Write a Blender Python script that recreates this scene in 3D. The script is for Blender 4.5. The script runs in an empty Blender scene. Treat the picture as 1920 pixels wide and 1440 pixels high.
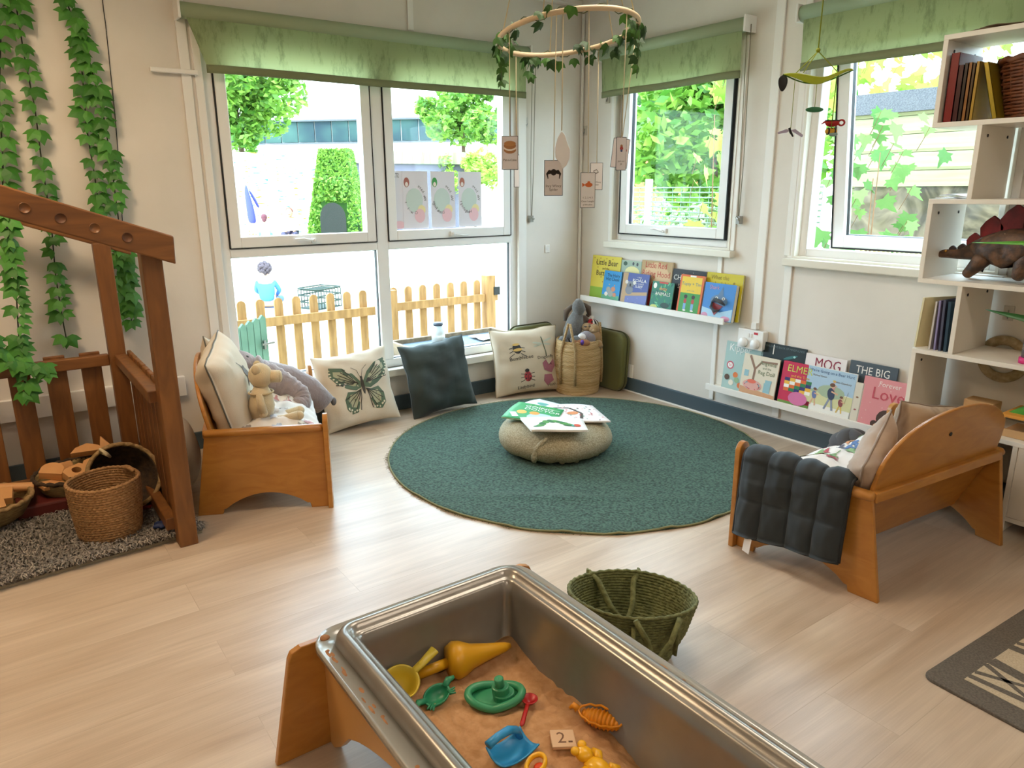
import bpy, math, random
from math import sin, cos, pi, radians, sqrt
from mathutils import Matrix, Vector, noise
import numpy as np
C = bpy.context.scene.collection
S = bpy.context.scene
rnd = random.Random(7)

# ---------------- camera ----------------
cam = bpy.data.cameras.new('camera'); cam.sensor_width = 36; cam.lens = 1368.45/1920*36
cam.clip_start = 0.02; cam.clip_end = 300
cam_ob = bpy.data.objects.new('camera', cam); C.objects.link(cam_ob)
def _cam():
    yaw, pitch, roll = 0.62218053, 0.26163894, -0.00569729
    f = Vector((sin(yaw)*cos(pitch), cos(yaw)*cos(pitch), -sin(pitch)))
    r = Vector((cos(yaw), -sin(yaw), 0)); u = r.cross(f)
    c, s = cos(roll), sin(roll)
    r2 = c*r+s*u; u2 = -s*r+c*u
    m = Matrix((r2, u2, -f)).transposed().to_4x4(); m.translation = (-3.35486, -3.86947, 1.30)
    return m
cam_ob.matrix_world = _cam(); S.camera = cam_ob
# ---------------- colour management, world, sun ----------------
S.view_settings.view_transform = 'Standard'; S.view_settings.look = 'None'
S.view_settings.gamma = 1; S.view_settings.use_curve_mapping = False
S.view_settings.exposure = 1.45
w = bpy.data.worlds.new('sky'); S.world = w; w.use_nodes = True
bg = w.node_tree.nodes['Background']; bg.inputs[0].default_value = (0.64, 0.81, 1.0, 1); bg.inputs[1].default_value = 4.4
sun = bpy.data.lights.new('sun', 'SUN'); sun.energy = 1.2; sun.angle = 0.02; sun.color = (1, .95, .86)
so = bpy.data.objects.new('sun', sun); C.objects.link(so)
so.rotation_euler = Vector((0.55, 0.62, -1.05)).to_track_quat('-Z', 'Y').to_euler()
S.cycles.max_bounces = 8; S.cycles.diffuse_bounces = 4; S.cycles.glossy_bounces = 3
S.cycles.transmission_bounces = 6; S.cycles.transparent_max_bounces = 12
S.cycles.caustics_reflective = False; S.cycles.caustics_refractive = False
S.cycles.sample_clamp_indirect = 6

LAMP = 5.5
# ---------------- materials ----------------
def lin(c):
    if isinstance(c, str):
        c = tuple(int(c[i:i+2], 16)/255 for i in (0, 2, 4))
    return tuple((x/12.92 if x <= .04045 else ((x+.055)/1.055)**2.4) for x in c[:3])+(1,)
_m = {}
def mat(name, col='808080', rough=.6, metal=0, col2=None, scale=20, detail=4, stretch=None, bump=0, bscale=None,
        spec=None, kind='noise', trans=0, sheen=0, coat=0, dist=0, lo=.35, hi=.65, sss=0):
    if name in _m: return _m[name]
    m = bpy.data.materials.new(name); _m[name] = m; m.use_nodes = True
    nt = m.node_tree; b = nt.nodes['Principled BSDF']
    b.inputs['Base Color'].default_value = lin(col); b.inputs['Roughness'].default_value = rough
    b.inputs['Metallic'].default_value = metal
    if spec is not None: b.inputs['Specular IOR Level'].default_value = spec
    if sheen: b.inputs['Sheen Weight'].default_value = sheen
    if coat: b.inputs['Coat Weight'].default_value = coat; b.inputs['Coat Roughness'].default_value = .15
    if trans: b.inputs['Transmission Weight'].default_value = trans
    N = nt.nodes.new; L = nt.links.new
    if col2 is not None or bump:
        tc = N('ShaderNodeTexCoord'); mp = N('ShaderNodeMapping'); L(tc.outputs['Object'], mp.inputs[0])
        if stretch: mp.inputs['Scale'].default_value = stretch
        if kind == 'noise':
            t = N('ShaderNodeTexNoise'); t.inputs['Scale'].default_value = scale; t.inputs['Detail'].default_value = detail
            t.inputs['Distortion'].default_value = dist; out = t.outputs['Fac']
        elif kind == 'wave':
            t = N('ShaderNodeTexWave'); t.inputs['Scale'].default_value = scale; t.inputs['Distortion'].default_value = dist
            t.inputs['Detail'].default_value = detail; out = t.outputs['Fac']; t.bands_direction = 'Z'
        elif kind == 'voronoi':
            t = N('ShaderNodeTexVoronoi'); t.inputs['Scale'].default_value = scale; out = t.outputs['Distance']
        L(mp.outputs[0], t.inputs['Vector'])
        if col2 is not None:
            r = N('ShaderNodeValToRGB'); r.color_ramp.elements[0].position = lo; r.color_ramp.elements[1].position = hi
            r.color_ramp.elements[0].color = lin(col); r.color_ramp.elements[1].color = lin(col2)
            L(out, r.inputs[0]); L(r.outputs[0], b.inputs['Base Color'])
        if bump:
            bp = N('ShaderNodeBump'); bp.inputs['Strength'].default_value = bump; bp.inputs['Distance'].default_value = .01
            if bscale:
                t2 = N('ShaderNodeTexNoise'); t2.inputs['Scale'].default_value = bscale; t2.inputs['Detail'].default_value = 3
                L(mp.outputs[0], t2.inputs['Vector']); out = t2.outputs['Fac']
            L(out, bp.inputs['Height']); L(bp.outputs[0], b.inputs['Normal'])
    return m
def glass_mat():
    m = bpy.data.materials.new('window_glass'); m.use_nodes = True; nt = m.node_tree; nt.nodes.clear()
    o = nt.nodes.new('ShaderNodeOutputMaterial'); t = nt.nodes.new('ShaderNodeBsdfTransparent'); g = nt.nodes.new('ShaderNodeBsdfGlossy')
    g.inputs['Roughness'].default_value = .02; x = nt.nodes.new('ShaderNodeMixShader'); x.inputs[0].default_value = .012
    t.inputs[0].default_value = (.94, .97, .95, 1)
    nt.links.new(t.outputs[0], x.inputs[1]); nt.links.new(g.outputs[0], x.inputs[2]); nt.links.new(x.outputs[0], o.inputs[0]); return m
def leafy(name, c1, c2, tr=.35, rough=.5):
    m = bpy.data.materials.new(name); m.use_nodes = True; nt = m.node_tree; b = nt.nodes['Principled BSDF']; N = nt.nodes.new; L = nt.links.new
    b.inputs['Roughness'].default_value = rough
    g = N('ShaderNodeNewGeometry'); r = N('ShaderNodeValToRGB')
    r.color_ramp.elements[0].color = lin(c1); r.color_ramp.elements[1].color = lin(c2)
    L(g.outputs['Random Per Island'], r.inputs[0]); L(r.outputs[0], b.inputs['Base Color'])
    if tr:
        t = N('ShaderNodeBsdfTranslucent'); L(r.outputs[0], t.inputs[0]); x = N('ShaderNodeMixShader'); x.inputs[0].default_value = tr
        L(b.outputs[0], x.inputs[1]); L(t.outputs[0], x.inputs[2]); L(x.outputs[0], nt.nodes['Material Output'].inputs[0])
    return m
_flat = {}
def flat(col, rough=.55):
    k = (col, rough)
    if k not in _flat: _flat[k] = mat('print_'+col+('' if rough == .55 else '_s'), col, rough)
    return _flat[k]

# ---------------- mesh builder ----------------
class MB:
    def __init__(s): s.v = []; s.f = []; s.m = []; s.sm = []
    def add(s, vs, fs, mi=0, smooth=False, M=None):
        b = len(s.v)
        if M is not None: vs = [M @ Vector(v) for v in vs]
        s.v += [tuple(v) for v in vs]
        for k, f in enumerate(fs):
            s.f.append(tuple(b+i for i in f)); s.m.append(mi[k] if isinstance(mi, list) else mi); s.sm.append(smooth)
        return s
    def box(s, x0, y0, z0, x1, y1, z1, mi=0, M=None):
        v = [(x, y, z) for x in (x0, x1) for y in (y0, y1) for z in (z0, z1)]
        return s.add(v, [(0, 1, 3, 2), (4, 6, 7, 5), (0, 4, 5, 1), (2, 3, 7, 6), (0, 2, 6, 4), (1, 5, 7, 3)], mi, False, M)
    def prism(s, poly, d0, d1, mi=0, M=None, axis='z', smooth=False):
        # poly in 2D; extruded from d0 to d1 along axis
        def p(a, b, d): return {'z': (a, b, d), 'y': (a, d, b), 'x': (d, a, b)}[axis]
        n = len(poly); v = [p(a, b, d0) for a, b in poly]+[p(a, b, d1) for a, b in poly]
        f = [tuple(range(n))[::-1], tuple(range(n, 2*n))]+[(i, (i+1) % n, n+(i+1) % n, n+i) for i in range(n)]
        return s.add(v, f, mi, smooth, M)
    def tube(s, pts, r, n=8, closed=False, mi=0, M=None, flat=1.0):
        pts = [Vector(p) for p in pts]; k = len(pts); vs = []; up = None
        for i, p in enumerate(pts):
            a = pts[(i-1) % k] if (closed or i > 0) else p; b = pts[(i+1) % k] if (closed or i < k-1) else p
            t = (b-a).normalized() if (b-a).length > 1e-9 else Vector((0, 0, 1))
            if up is None: up = Vector((0, 0, 1)) if abs(t.z) < .9 else Vector((1, 0, 0))
            x = t.cross(up).normalized(); y = x.cross(t).normalized(); up = y
            rr = r[i] if isinstance(r, (list, tuple)) else r
            for j in range(n):
                an = 2*pi*j/n; vs.append(p+x*(cos(an)*rr)+y*(sin(an)*rr*flat))
        f = []
        for i in range(k if closed else k-1):
            for j in range(n):
                a = i*n+j; b = i*n+(j+1) % n; c = ((i+1) % k)*n+(j+1) % n; d = ((i+1) % k)*n+j
                f.append((a, b, c, d))
        if not closed: f += [tuple(range(n))[::-1], tuple(range((k-1)*n, k*n))]
        return s.add(vs, f, mi, True, M)
    def lathe(s, prof, n=24, mi=0, M=None, sx=1, sy=1, fn=None):
        vs = []; k = len(prof)
        for r, z in prof:
            for j in range(n):
                a = 2*pi*j/n; p = (r*cos(a)*sx, r*sin(a)*sy, z)
                vs.append(fn(p) if fn else p)
        f = [(i*n+j, i*n+(j+1) % n, (i+1)*n+(j+1) % n, (i+1)*n+j) for i in range(k-1) for j in range(n)]
        if prof[0][0] > 1e-6: f.append(tuple(range(n))[::-1])
        if prof[-1][0] > 1e-6: f.append(tuple(range((k-1)*n, k*n)))
        return s.add(vs, f, mi, True, M)
    def ell(s, c, r, n=12, mi=0, M=None, fn=None):
        if not isinstance(r, (tuple, list)): r = (r, r, r)
        R = Matrix.Translation(c); vs = [(0, 0, -r[2])]; f = []
        for i in range(1, n):
            ph = pi*i/n
            for j in range(2*n):
                th = 2*pi*j/(2*n); vs.append((r[0]*sin(ph)*cos(th), r[1]*sin(ph)*sin(th), -r[2]*cos(ph)))
        vs.append((0, 0, r[2])); q = 2*n
        f += [(0, 1+(j+1) % q, 1+j) for j in range(q)]
        f += [(1+i*q+j, 1+i*q+(j+1) % q, 1+(i+1)*q+(j+1) % q, 1+(i+1)*q+j) for i in range(n-2) for j in range(q)]
        L = len(vs)-1; f += [(1+(n-2)*q+j, 1+(n-2)*q+(j+1) % q, L) for j in range(q)]
        if fn: vs = [fn(Vector(v)) for v in vs]
        return s.add(vs, f, mi, True, (M @ R) if M is not None else R)
    def grid(s, fn, nu, nv, mi=0, M=None, smooth=True, cu=False):
        vs = [fn(i/nu, j/nv) for i in range(nu+1) for j in range(nv+1)]; k = nv+1
        f = [(i*k+j, (i+1)*k+j, (i+1)*k+j+1, i*k+j+1) for i in range(nu) for j in range(nv)]
        return s.add(vs, f, mi, smooth, M)
    def build(s, name, mats, parent=None, loc=None, rot=None, bevel=0, sub=0, solid=0, weld=False, seg=2):
        me = bpy.data.meshes.new(name); me.from_pydata(s.v, [], s.f)
        if not isinstance(mats, (list, tuple)): mats = [mats]
        for m in mats: me.materials.append(m)
        me.polygons.foreach_set('material_index', s.m); me.polygons.foreach_set('use_smooth', s.sm); me.update()
        o = bpy.data.objects.new(name, me); C.objects.link(o)
        if parent is not None: o.parent = parent
        if loc is not None: o.location = loc
        if rot is not None: o.rotation_euler = rot
        if weld: md = o.modifiers.new('weld', 'WELD'); md.merge_threshold = .0002
        if solid: md = o.modifiers.new('solid', 'SOLIDIFY'); md.thickness = solid; md.offset = 0
        if bevel: md = o.modifiers.new('bevel', 'BEVEL'); md.width = bevel; md.segments = seg; md.limit_method = 'ANGLE'; md.angle_limit = .6
        if sub: md = o.modifiers.new('sub', 'SUBSURF'); md.levels = sub; md.render_levels = sub
        return o
_txt = {}
def text_mesh(body, size=.02, align='CENTER'):
    k = (body, align)
    if k not in _txt:
        cu = bpy.data.curves.new('t', 'FONT'); cu.body = body; cu.size = 1; cu.align_x = align; cu.resolution_u = 2
        o = bpy.data.objects.new('t', cu); C.objects.link(o)
        dg = bpy.context.evaluated_depsgraph_get(); me = o.evaluated_get(dg).to_mesh()
        vs = [tuple(v.co) for v in me.vertices]; fs = [tuple(p.vertices) for p in me.polygons]
        o.evaluated_get(dg).to_mesh_clear(); bpy.data.objects.remove(o); bpy.data.curves.remove(cu)
        _txt[k] = (vs, fs)
    vs, fs = _txt[k]; return [(x*size, y*size, z) for x, y, z in vs], fs
# motifs: a surface map fn(x, y, off) -> point, drawn in the plane of a cover
def rings(mb, fn, pts, mi, off, nr=3):
    n = len(pts); cx = sum(p[0] for p in pts)/n; cy = sum(p[1] for p in pts)/n
    vs = [fn(cx, cy, off)]
    for k in range(1, nr+1):
        for x, y in pts: vs.append(fn(cx+(x-cx)*k/nr, cy+(y-cy)*k/nr, off))
    f = [(0, 1+i, 1+(i+1) % n) for i in range(n)]
    for k in range(nr-1):
        f += [(1+k*n+i, 1+(k+1)*n+i, 1+(k+1)*n+(i+1) % n, 1+k*n+(i+1) % n) for i in range(n)]
    mb.add(vs, f, mi, True)
def oval(cx, cy, rx, ry=None, a=0, n=14, a0=0, a1=2*pi):
    ry = rx if ry is None else ry; o = []
    for i in range(n):
        t = a0+(a1-a0)*i/(n if abs(a1-a0-2*pi) < 1e-6 else n-1); x, y = rx*cos(t), ry*sin(t)
        o.append((cx+x*cos(a)-y*sin(a), cy+x*sin(a)+y*cos(a)))
    return o
def stroke(mb, fn, pts, wd, mi, off):
    for (x0, y0), (x1, y1) in zip(pts, pts[1:]):
        d = sqrt((x1-x0)**2+(y1-y0)**2) or 1; nx, ny = -(y1-y0)/d*wd/2, (x1-x0)/d*wd/2
        k = max(1, int(d/.02)); vs = []
        for i in range(k+1):
            t = i/k; x = x0+(x1-x0)*t; y = y0+(y1-y0)*t; vs += [fn(x+nx, y+ny, off), fn(x-nx, y-ny, off)]
        mb.add(vs, [(2*i, 2*i+1, 2*i+3, 2*i+2) for i in range(k)], mi)
def put_text(mb, fn, body, x, y, size, mi, off, rot=0, mirror=False, align='CENTER'):
    vs, fs = text_mesh(body, size, align); c, s_ = cos(rot), sin(rot); o = []
    for a, b, _ in vs:
        if mirror: a = -a
        o.append(fn(x+a*c-b*s_, y+a*s_+b*c, off))
    mb.add(o, fs, mi)
def tag(o, label=None, cat=None, group=None, kind=None):
    if label: o['label'] = label
    if cat: o['category'] = cat
    if group: o['group'] = group
    if kind: o['kind'] = kind
    return o
def thing(name, label, cat, loc=(0, 0, 0), rot=(0, 0, 0), group=None):
    o = bpy.data.objects.new(name, None); C.objects.link(o); o.location = loc
    o.rotation_euler = rot if not isinstance(rot, (int, float)) else (0, 0, rot)
    o.empty_display_size = .05
    return tag(o, label, cat, group)
def struct(o): o['kind'] = 'structure'; return o
def RT(loc=(0, 0, 0), rx=0, ry=0, rz=0, s=1):
    return Matrix.Translation(loc) @ Matrix.Rotation(rz, 4, 'Z') @ Matrix.Rotation(ry, 4, 'Y') @ Matrix.Rotation(rx, 4, 'X') @ Matrix.Scale(s, 4)
def copy_tree(o, parent=None):
    c = o.copy(); C.objects.link(c)
    if parent is not None: c.parent = parent
    for ch in list(o.children): copy_tree(ch, c)
    return c

# common materials
M_wall = mat('wall_panel_cream', 'E4DED5', .55, col2='DCD6CC', scale=3, bump=.02, bscale=60)
M_trim = mat('white_plastic_trim', 'ECEAE5', .4)
M_upvc = mat('white_window_frame', 'EFEFED', .28)
M_gasket = mat('black_gasket', '15171A', .6)
M_glass = glass_mat()
M_sill = mat('white_sill_board', 'E6E2D6', .35)
M_base = mat('dark_grey_blue_skirting', '44535B', .5)
M_white = mat('white_laminate', 'E6DFD2', .42)
M_metal = mat('grey_steel', 'A9A9A6', .3, 1)
M_black = mat('black_plain', '17181A', .5)
M_string = mat('cream_string', 'D9CBA8', .8)
# ================= ROOM SHELL =================
def floor_mat():
    m = bpy.data.materials.new('pale_oak_vinyl'); m.use_nodes = True; nt = m.node_tree; b = nt.nodes['Principled BSDF']; N = nt.nodes.new; L = nt.links.new
    tc = N('ShaderNodeTexCoord')
    br = N('ShaderNodeTexBrick'); br.inputs['Scale'].default_value = 1; br.inputs['Brick Width'].default_value = 1.25; br.inputs['Row Height'].default_value = .2
    br.inputs['Mortar Size'].default_value = .0012; br.inputs['Mortar Smooth'].default_value = .3; br.inputs['Bias'].default_value = 0
    br.inputs['Color1'].default_value = (.1, .1, .1, 1); br.inputs['Color2'].default_value = (.9, .9, .9, 1); br.inputs['Mortar'].default_value = (.5, .5, .5, 1)
    br.offset = .37; L(tc.outputs['Object'], br.inputs[0])
    mp = N('ShaderNodeMapping'); mp.inputs['Scale'].default_value = (.7, 3.2, 1); L(tc.outputs['Object'], mp.inputs[0])
    ad = N('ShaderNodeVectorMath'); ad.operation = 'ADD'; sc = N('ShaderNodeVectorMath'); sc.operation = 'SCALE'; sc.inputs['Scale'].default_value = 7
    L(br.outputs['Color'], sc.inputs[0]); L(mp.outputs[0], ad.inputs[0]); L(sc.outputs[0], ad.inputs[1])
    n1 = N('ShaderNodeTexNoise'); n1.inputs['Scale'].default_value = 1.6; n1.inputs['Detail'].default_value = 3; n1.inputs['Roughness'].default_value = .5; n1.inputs['Distortion'].default_value = 1.0
    L(ad.outputs[0], n1.inputs['Vector'])
    mq = N('ShaderNodeMapping'); mq.inputs['Scale'].default_value = (1, 7, 1); L(ad.outputs[0], mq.inputs[0])
    n2 = N('ShaderNodeTexNoise'); n2.inputs['Scale'].default_value = 5; n2.inputs['Detail'].default_value = 5; n2.inputs['Distortion'].default_value = 1.5; L(mq.outputs[0], n2.inputs['Vector'])
    wv = N('ShaderNodeTexWave'); wv.bands_direction = 'Y'; wv.inputs['Scale'].default_value = 2.6; wv.inputs['Distortion'].default_value = 9; wv.inputs['Detail'].default_value = 2; wv.inputs['Detail Scale'].default_value = .7
    L(ad.outputs[0], wv.inputs['Vector'])
    r1 = N('ShaderNodeValToRGB'); e = r1.color_ramp.elements; e[0].position = .3; e[0].color = lin('B39D86'); e[1].position = .7; e[1].color = lin('D0BEA9')
    L(n1.outputs['Fac'], r1.inputs[0])
    mx = N('ShaderNodeMixRGB'); mx.blend_type = 'OVERLAY'; mx.inputs[0].default_value = .16; L(r1.outputs[0], mx.inputs[1]); L(n2.outputs['Fac'], mx.inputs[2])
    my = N('ShaderNodeMixRGB'); my.blend_type = 'MULTIPLY'; my.inputs[0].default_value = .05; L(mx.outputs[0], my.inputs[1]); L(wv.outputs['Color'], my.inputs[2])
    m2 = N('ShaderNodeMixRGB'); m2.blend_type = 'MIX'; m2.inputs[2].default_value = lin('8F7A60'); L(my.outputs[0], m2.inputs[1])
    ml = N('ShaderNodeMath'); ml.operation = 'MULTIPLY'; ml.inputs[1].default_value = .3; L(br.outputs['Fac'], ml.inputs[0]); L(ml.outputs[0], m2.inputs[0])
    L(m2.outputs[0], b.inputs['Base Color']); b.inputs['Roughness'].default_value = .34; b.inputs['Specular IOR Level'].default_value = .6
    bp = N('ShaderNodeBump'); bp.inputs['Strength'].default_value = .15; bp.inputs['Distance'].default_value = .0015
    L(n2.outputs['Fac'], bp.inputs['Height']); L(bp.outputs[0], b.inputs['Normal'])
    return m
X0, Y0, CZ = -5.6, -6.2, 2.432
struct(MB().box(X0, Y0, -.12, 0, 0, 0).build('floor', floor_mat()))
struct(MB().box(X0-.12, Y0-.12, CZ, .25, .25, CZ+.15).build('ceiling', mat('ceiling_white', 'DEDACF', .7)))
T = .11
WA = (-2.375, -.525, .268, 2.03)          # window in wall A: x0,x1,z0,z1
def wallA():
    m = MB(); x0, x1, z0, z1 = WA
    m.box(X0, 0, -.4, x0, T, CZ).box(x1, 0, -.4, T, T, CZ).box(x0, 0, -.4, x1, T, z0).box(x0, 0, z1, x1, T, CZ)
    struct(m.build('wall_window_side', M_wall))
WB2 = (-1.262, -.318, .965, 2.03); WB3 = (-2.60, -1.655, .95, 2.03)
def wallB():
    m = MB()
    ys = [0, WB2[1], WB2[0], WB3[1], WB3[0], Y0]
    for a, b_ in ((0, 1), (2, 3), (4, 5)): m.box(0, ys[b_], -.4, T, ys[a], CZ)
    for W_ in (WB2, WB3): m.box(0, W_[0], -.4, T, W_[1], W_[2]).box(0, W_[0], W_[3], T, W_[1], CZ)
    struct(m.build('wall_book_side', M_wall))
wallA(); wallB()
struct(MB().box(X0-.12, Y0-.12, -.4, X0, .11, CZ).build('wall_far_left', M_wall))
struct(MB().box(X0, Y0-.12, -.4, .11, Y0, CZ).build('wall_rear', M_wall))
# skirting
struct(MB().box(X0, -.014, 0, -.0, 0, .092).build('baseboard_window_side', M_base, bevel=.003))
struct(MB().box(-.014, Y0, 0, 0, -.014, .092).build('baseboard_book_side', M_base, bevel=.003))
struct(MB().box(-.020, Y0, 0, -.0145, -.02, .008).build('trim_1', M_trim))
# cover strips over the panel joints
k = 2
def strip(mb):
    global k
    struct(mb.build('trim_%d' % k, M_trim, bevel=.003)); k += 1
strip(MB().box(-2.47, -.012, .1, -2.425, 0, CZ))
strip(MB().box(-.012, -1.495, .59, 0, -1.445, CZ))
strip(MB().box(-.010, -1.66, .1, 0, -1.618, .93)); strip(MB().box(-.010, -1.642, .96, 0, -1.606, CZ))
strip(MB().box(-.010, -1.22, .1, 0, -1.19, .93))
strip(MB().box(-.022, -.022, .1, -.006, -.006, CZ))
strip(MB().box(-.06, -.06, CZ-.03, 0, 0, CZ).box(X0, -.05, CZ-.03, -.06, 0, CZ)); strip(MB().box(-.05, Y0, CZ-.03, 0, -.06, CZ))
strip(MB().box(-.012, -2.86, .1, 0, -2.81, CZ))
strip(MB().box(-3.9, -.03, .30, -2.62, 0, .40))
strip(MB().box(-1.27, -.010, 2.14, -1.235, 0, 2.40))

# ---------- windows ----------
def handle(parent, M, mats=None):
    m = MB(); m.box(-.012, -.012, -.014, .012, 0, .014)
    m.tube([(0, -.014, 0), (-.02, -.02, .002), (-.06, -.022, .010), (-.105, -.018, .010)], [.008, .007, .007, .005], 8, flat=.8)
    m.tube([(0, -.001, 0), (0, -.026, 0)], .010, 10)
    m.v = [tuple(M @ Vector(v)) for v in m.v]; m.build('window_handle', M_upvc, parent)
def frame_rect(m, u0, u1, z0, z1, wd, d0, d1, M, sides='lrtb'):
    if 'l' in sides: m.box(u0, d0, z0, u0+wd, d1, z1, 0, M)
    if 'r' in sides: m.box(u1-wd, d0, z0, u1, d1, z1, 0, M)
    if 'b' in sides: m.box(u0+wd, d0, z0, u1-wd, d1, z0+wd, 0, M)
    if 't' in sides: m.box(u0+wd, d0, z1-wd, u1-wd, d1, z1, 0, M)
def window_a():
    x0, x1, z0, z1 = WA; I = Matrix()
    r = struct(bpy.data.objects.new('window_1', None)); C.objects.link(r)
    m = MB(); frame_rect(m, x0, x1, z0, z1, .05, .018, .085, I)
    m.box(-1.512, .012, z0+.05, -1.44, .085, z1-.05); m.box(x0+.05, .012, .965, -1.512, .085, 1.01); m.box(-1.44, .012, .965, x1-.05, .085, 1.01)
    m.build('frame', M_upvc, r, bevel=.004)
    for a, b in ((x0+.053, -1.515), (-1.437, x1-.053)):
        m = MB(); frame_rect(m, a, b, 1.013, z1-.053, .055, .006, .07, I); m.build('sash', M_upvc, r, bevel=.004)
        g = MB(); frame_rect(g, a-.003, b+.003, 1.010, z1-.05, .0035, .004, .03, I); g.build('seal', M_gasket, r)
        MB().box(a+.05, .036, 1.06, b-.05, .042, z1-.1).build('glass_pane', M_glass, r)
        MB().box(a-.005, .046, z0+.045, b+.005, .052, .97).build('glass_pane', M_glass, r)
        g = MB(); frame_rect(g, a-.004, b+.004, z0+.049, .966, .004, .03, .05, I); g.build('seal', M_gasket, r)
        handle(r, RT(((a+b)/2+.03, .004, 1.038)) if a < -2 else RT(((a+b)/2-.01, .004, 1.038), ry=pi))
    # inner casing and sill board
    m = MB(); m.box(x0-.035, -.012, z0-.02, x0+.001, .02, z1+.03).box(x1-.001, -.012, z0-.02, x1+.06, .02, z1+.03)
    struct(m.build('trim_window_casing', M_trim, bevel=.003))
    struct(MB().box(x0-.05, -.05, z0-.045, x1+.075, .02, z0).build('sill_board', M_sill, bevel=.005))
window_a()
def window_b(n, W_, opened):
    y0, y1, z0, z1 = W_
    # local u = -y so that u runs left to right seen from the room, depth +d = +x
    M = Matrix(((0, 1, 0, 0), (-1, 0, 0, 0), (0, 0, 1, 0), (0, 0, 0, 1)))
    u0, u1 = -y1, -y0
    r = struct(bpy.data.objects.new('window_%d' % n, None)); C.objects.link(r)
    m = MB(); frame_rect(m, u0, u1, z0, z1, .05, .03, .10, M); m.build('frame', M_upvc, r, bevel=.004)
    m = MB(); frame_rect(m, u0-.001, u1+.001, z0-.001, z1, .012, -.012, .04, M); m.build('lining', M_sill, r)
    a, b = u0+.053, u1-.053; zt = z1-.053; zb = z0+.053
    if opened:   # hinged at the right, standing open to the outside at the left
        H = M @ RT((0, .09, zt)) @ Matrix.Rotation(radians(7), 4, 'X') @ RT((0, -.05, -zt)) @ RT((b, .05, 0)) @ Matrix.Rotation(radians(1.5), 4, 'Z') @ RT((-b+.06, -.05, 0))
    else: H = M
    s = MB(); frame_rect(s, a, b, zb, zt, .06, .01, .075, H); s.build('sash', M_upvc, r, bevel=.004)
    g = MB(); frame_rect(g, a-.004, b+.004, zb-.004, zt+.004, .007, .006, .03, H); frame_rect(g, a+.057, b-.057, zb+.057, zt-.057, .004, .035, .06, H)
    g.build('seal', M_gasket, r)
    MB().box(a+.055, .042, zb+.055, b-.055, .048, zt-.055, 0, H).build('glass_pane', M_glass, r)
    if opened: handle(r, H @ RT(((a+b)/2+.06, .012, zb+.03), ry=radians(80)))
    else: handle(r, H @ RT(((a+b)/2-.02, .01, zb+.03)))
    struct(MB().box(u0-.035, -.045, z0-.038, u1+.035, .03, z0, 0, M).build('sill_board', M_sill, bevel=.005))
    m = MB(); m.box(u0-.03, -.008, z0, u0, .0, z1+.02, 0, M).box(u1, -.008, z0, u1+.03, 0, z1+.02, 0, M)
    struct(m.build('trim_window_casing', M_trim, bevel=.002))
window_b(2, WB2, False); window_b(3, WB3, True)
# light portals just outside the panes only help the sampling of the sky; they emit nothing
def portal(name, loc, rot, sx, sy):
    l = bpy.data.lights.new(name, 'AREA'); l.shape = 'RECTANGLE'; l.size = sx; l.size_y = sy; l.cycles.is_portal = True
    o = bpy.data.objects.new(name, l); C.objects.link(o); o.location = loc; o.rotation_euler = rot
portal('portal_light_a', (-1.45, .14, 1.1), (radians(-90), 0, 0), 1.9, 1.8)
portal('portal_light_b', (.15, -.79, 1.5), (radians(-90), 0, radians(-90)), 1.0, 1.1)
portal('portal_light_c', (.15, -2.13, 1.5), (radians(-90), 0, radians(-90)), 1.0, 1.1)
# ceiling panel lamps behind and above the camera
def emis(name, col, st):
    m = bpy.data.materials.new(name); m.use_nodes = True; nt = m.node_tree; b = nt.nodes['Principled BSDF']
    b.inputs['Emission Color'].default_value = lin(col); b.inputs['Emission Strength'].default_value = st; return m
M_lamp = emis('lamp_diffuser', 'FFF0DE', LAMP); M_lamp_w = emis('warm_lamp_diffuser', 'FFDDB4', LAMP*2.0)
for i, (x, y) in enumerate(((-1.6, -2.3), (-3.55, -1.35), (-1.6, -4.6), (-3.9, -4.6))):
    t = thing('ceiling_light', 'square ceiling panel lamp with a glowing diffuser, %s' % ('above the round rug', 'above the play house', 'behind the camera by the shelf side', 'behind the camera on the play house side')[i], 'ceiling light', (x, y, CZ-.03), group='ceiling panel lamps')
    m = MB(); frame_rect(m, -.31, .31, -.31, .31, .02, -.03, .03, Matrix.Rotation(radians(90), 4, 'X')); m.build('frame', M_trim, t)
    MB().box(-.29, -.29, -.012, .29, .29, 0).build('diffuser', M_lamp_w if i == 1 else M_lamp, t)

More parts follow.
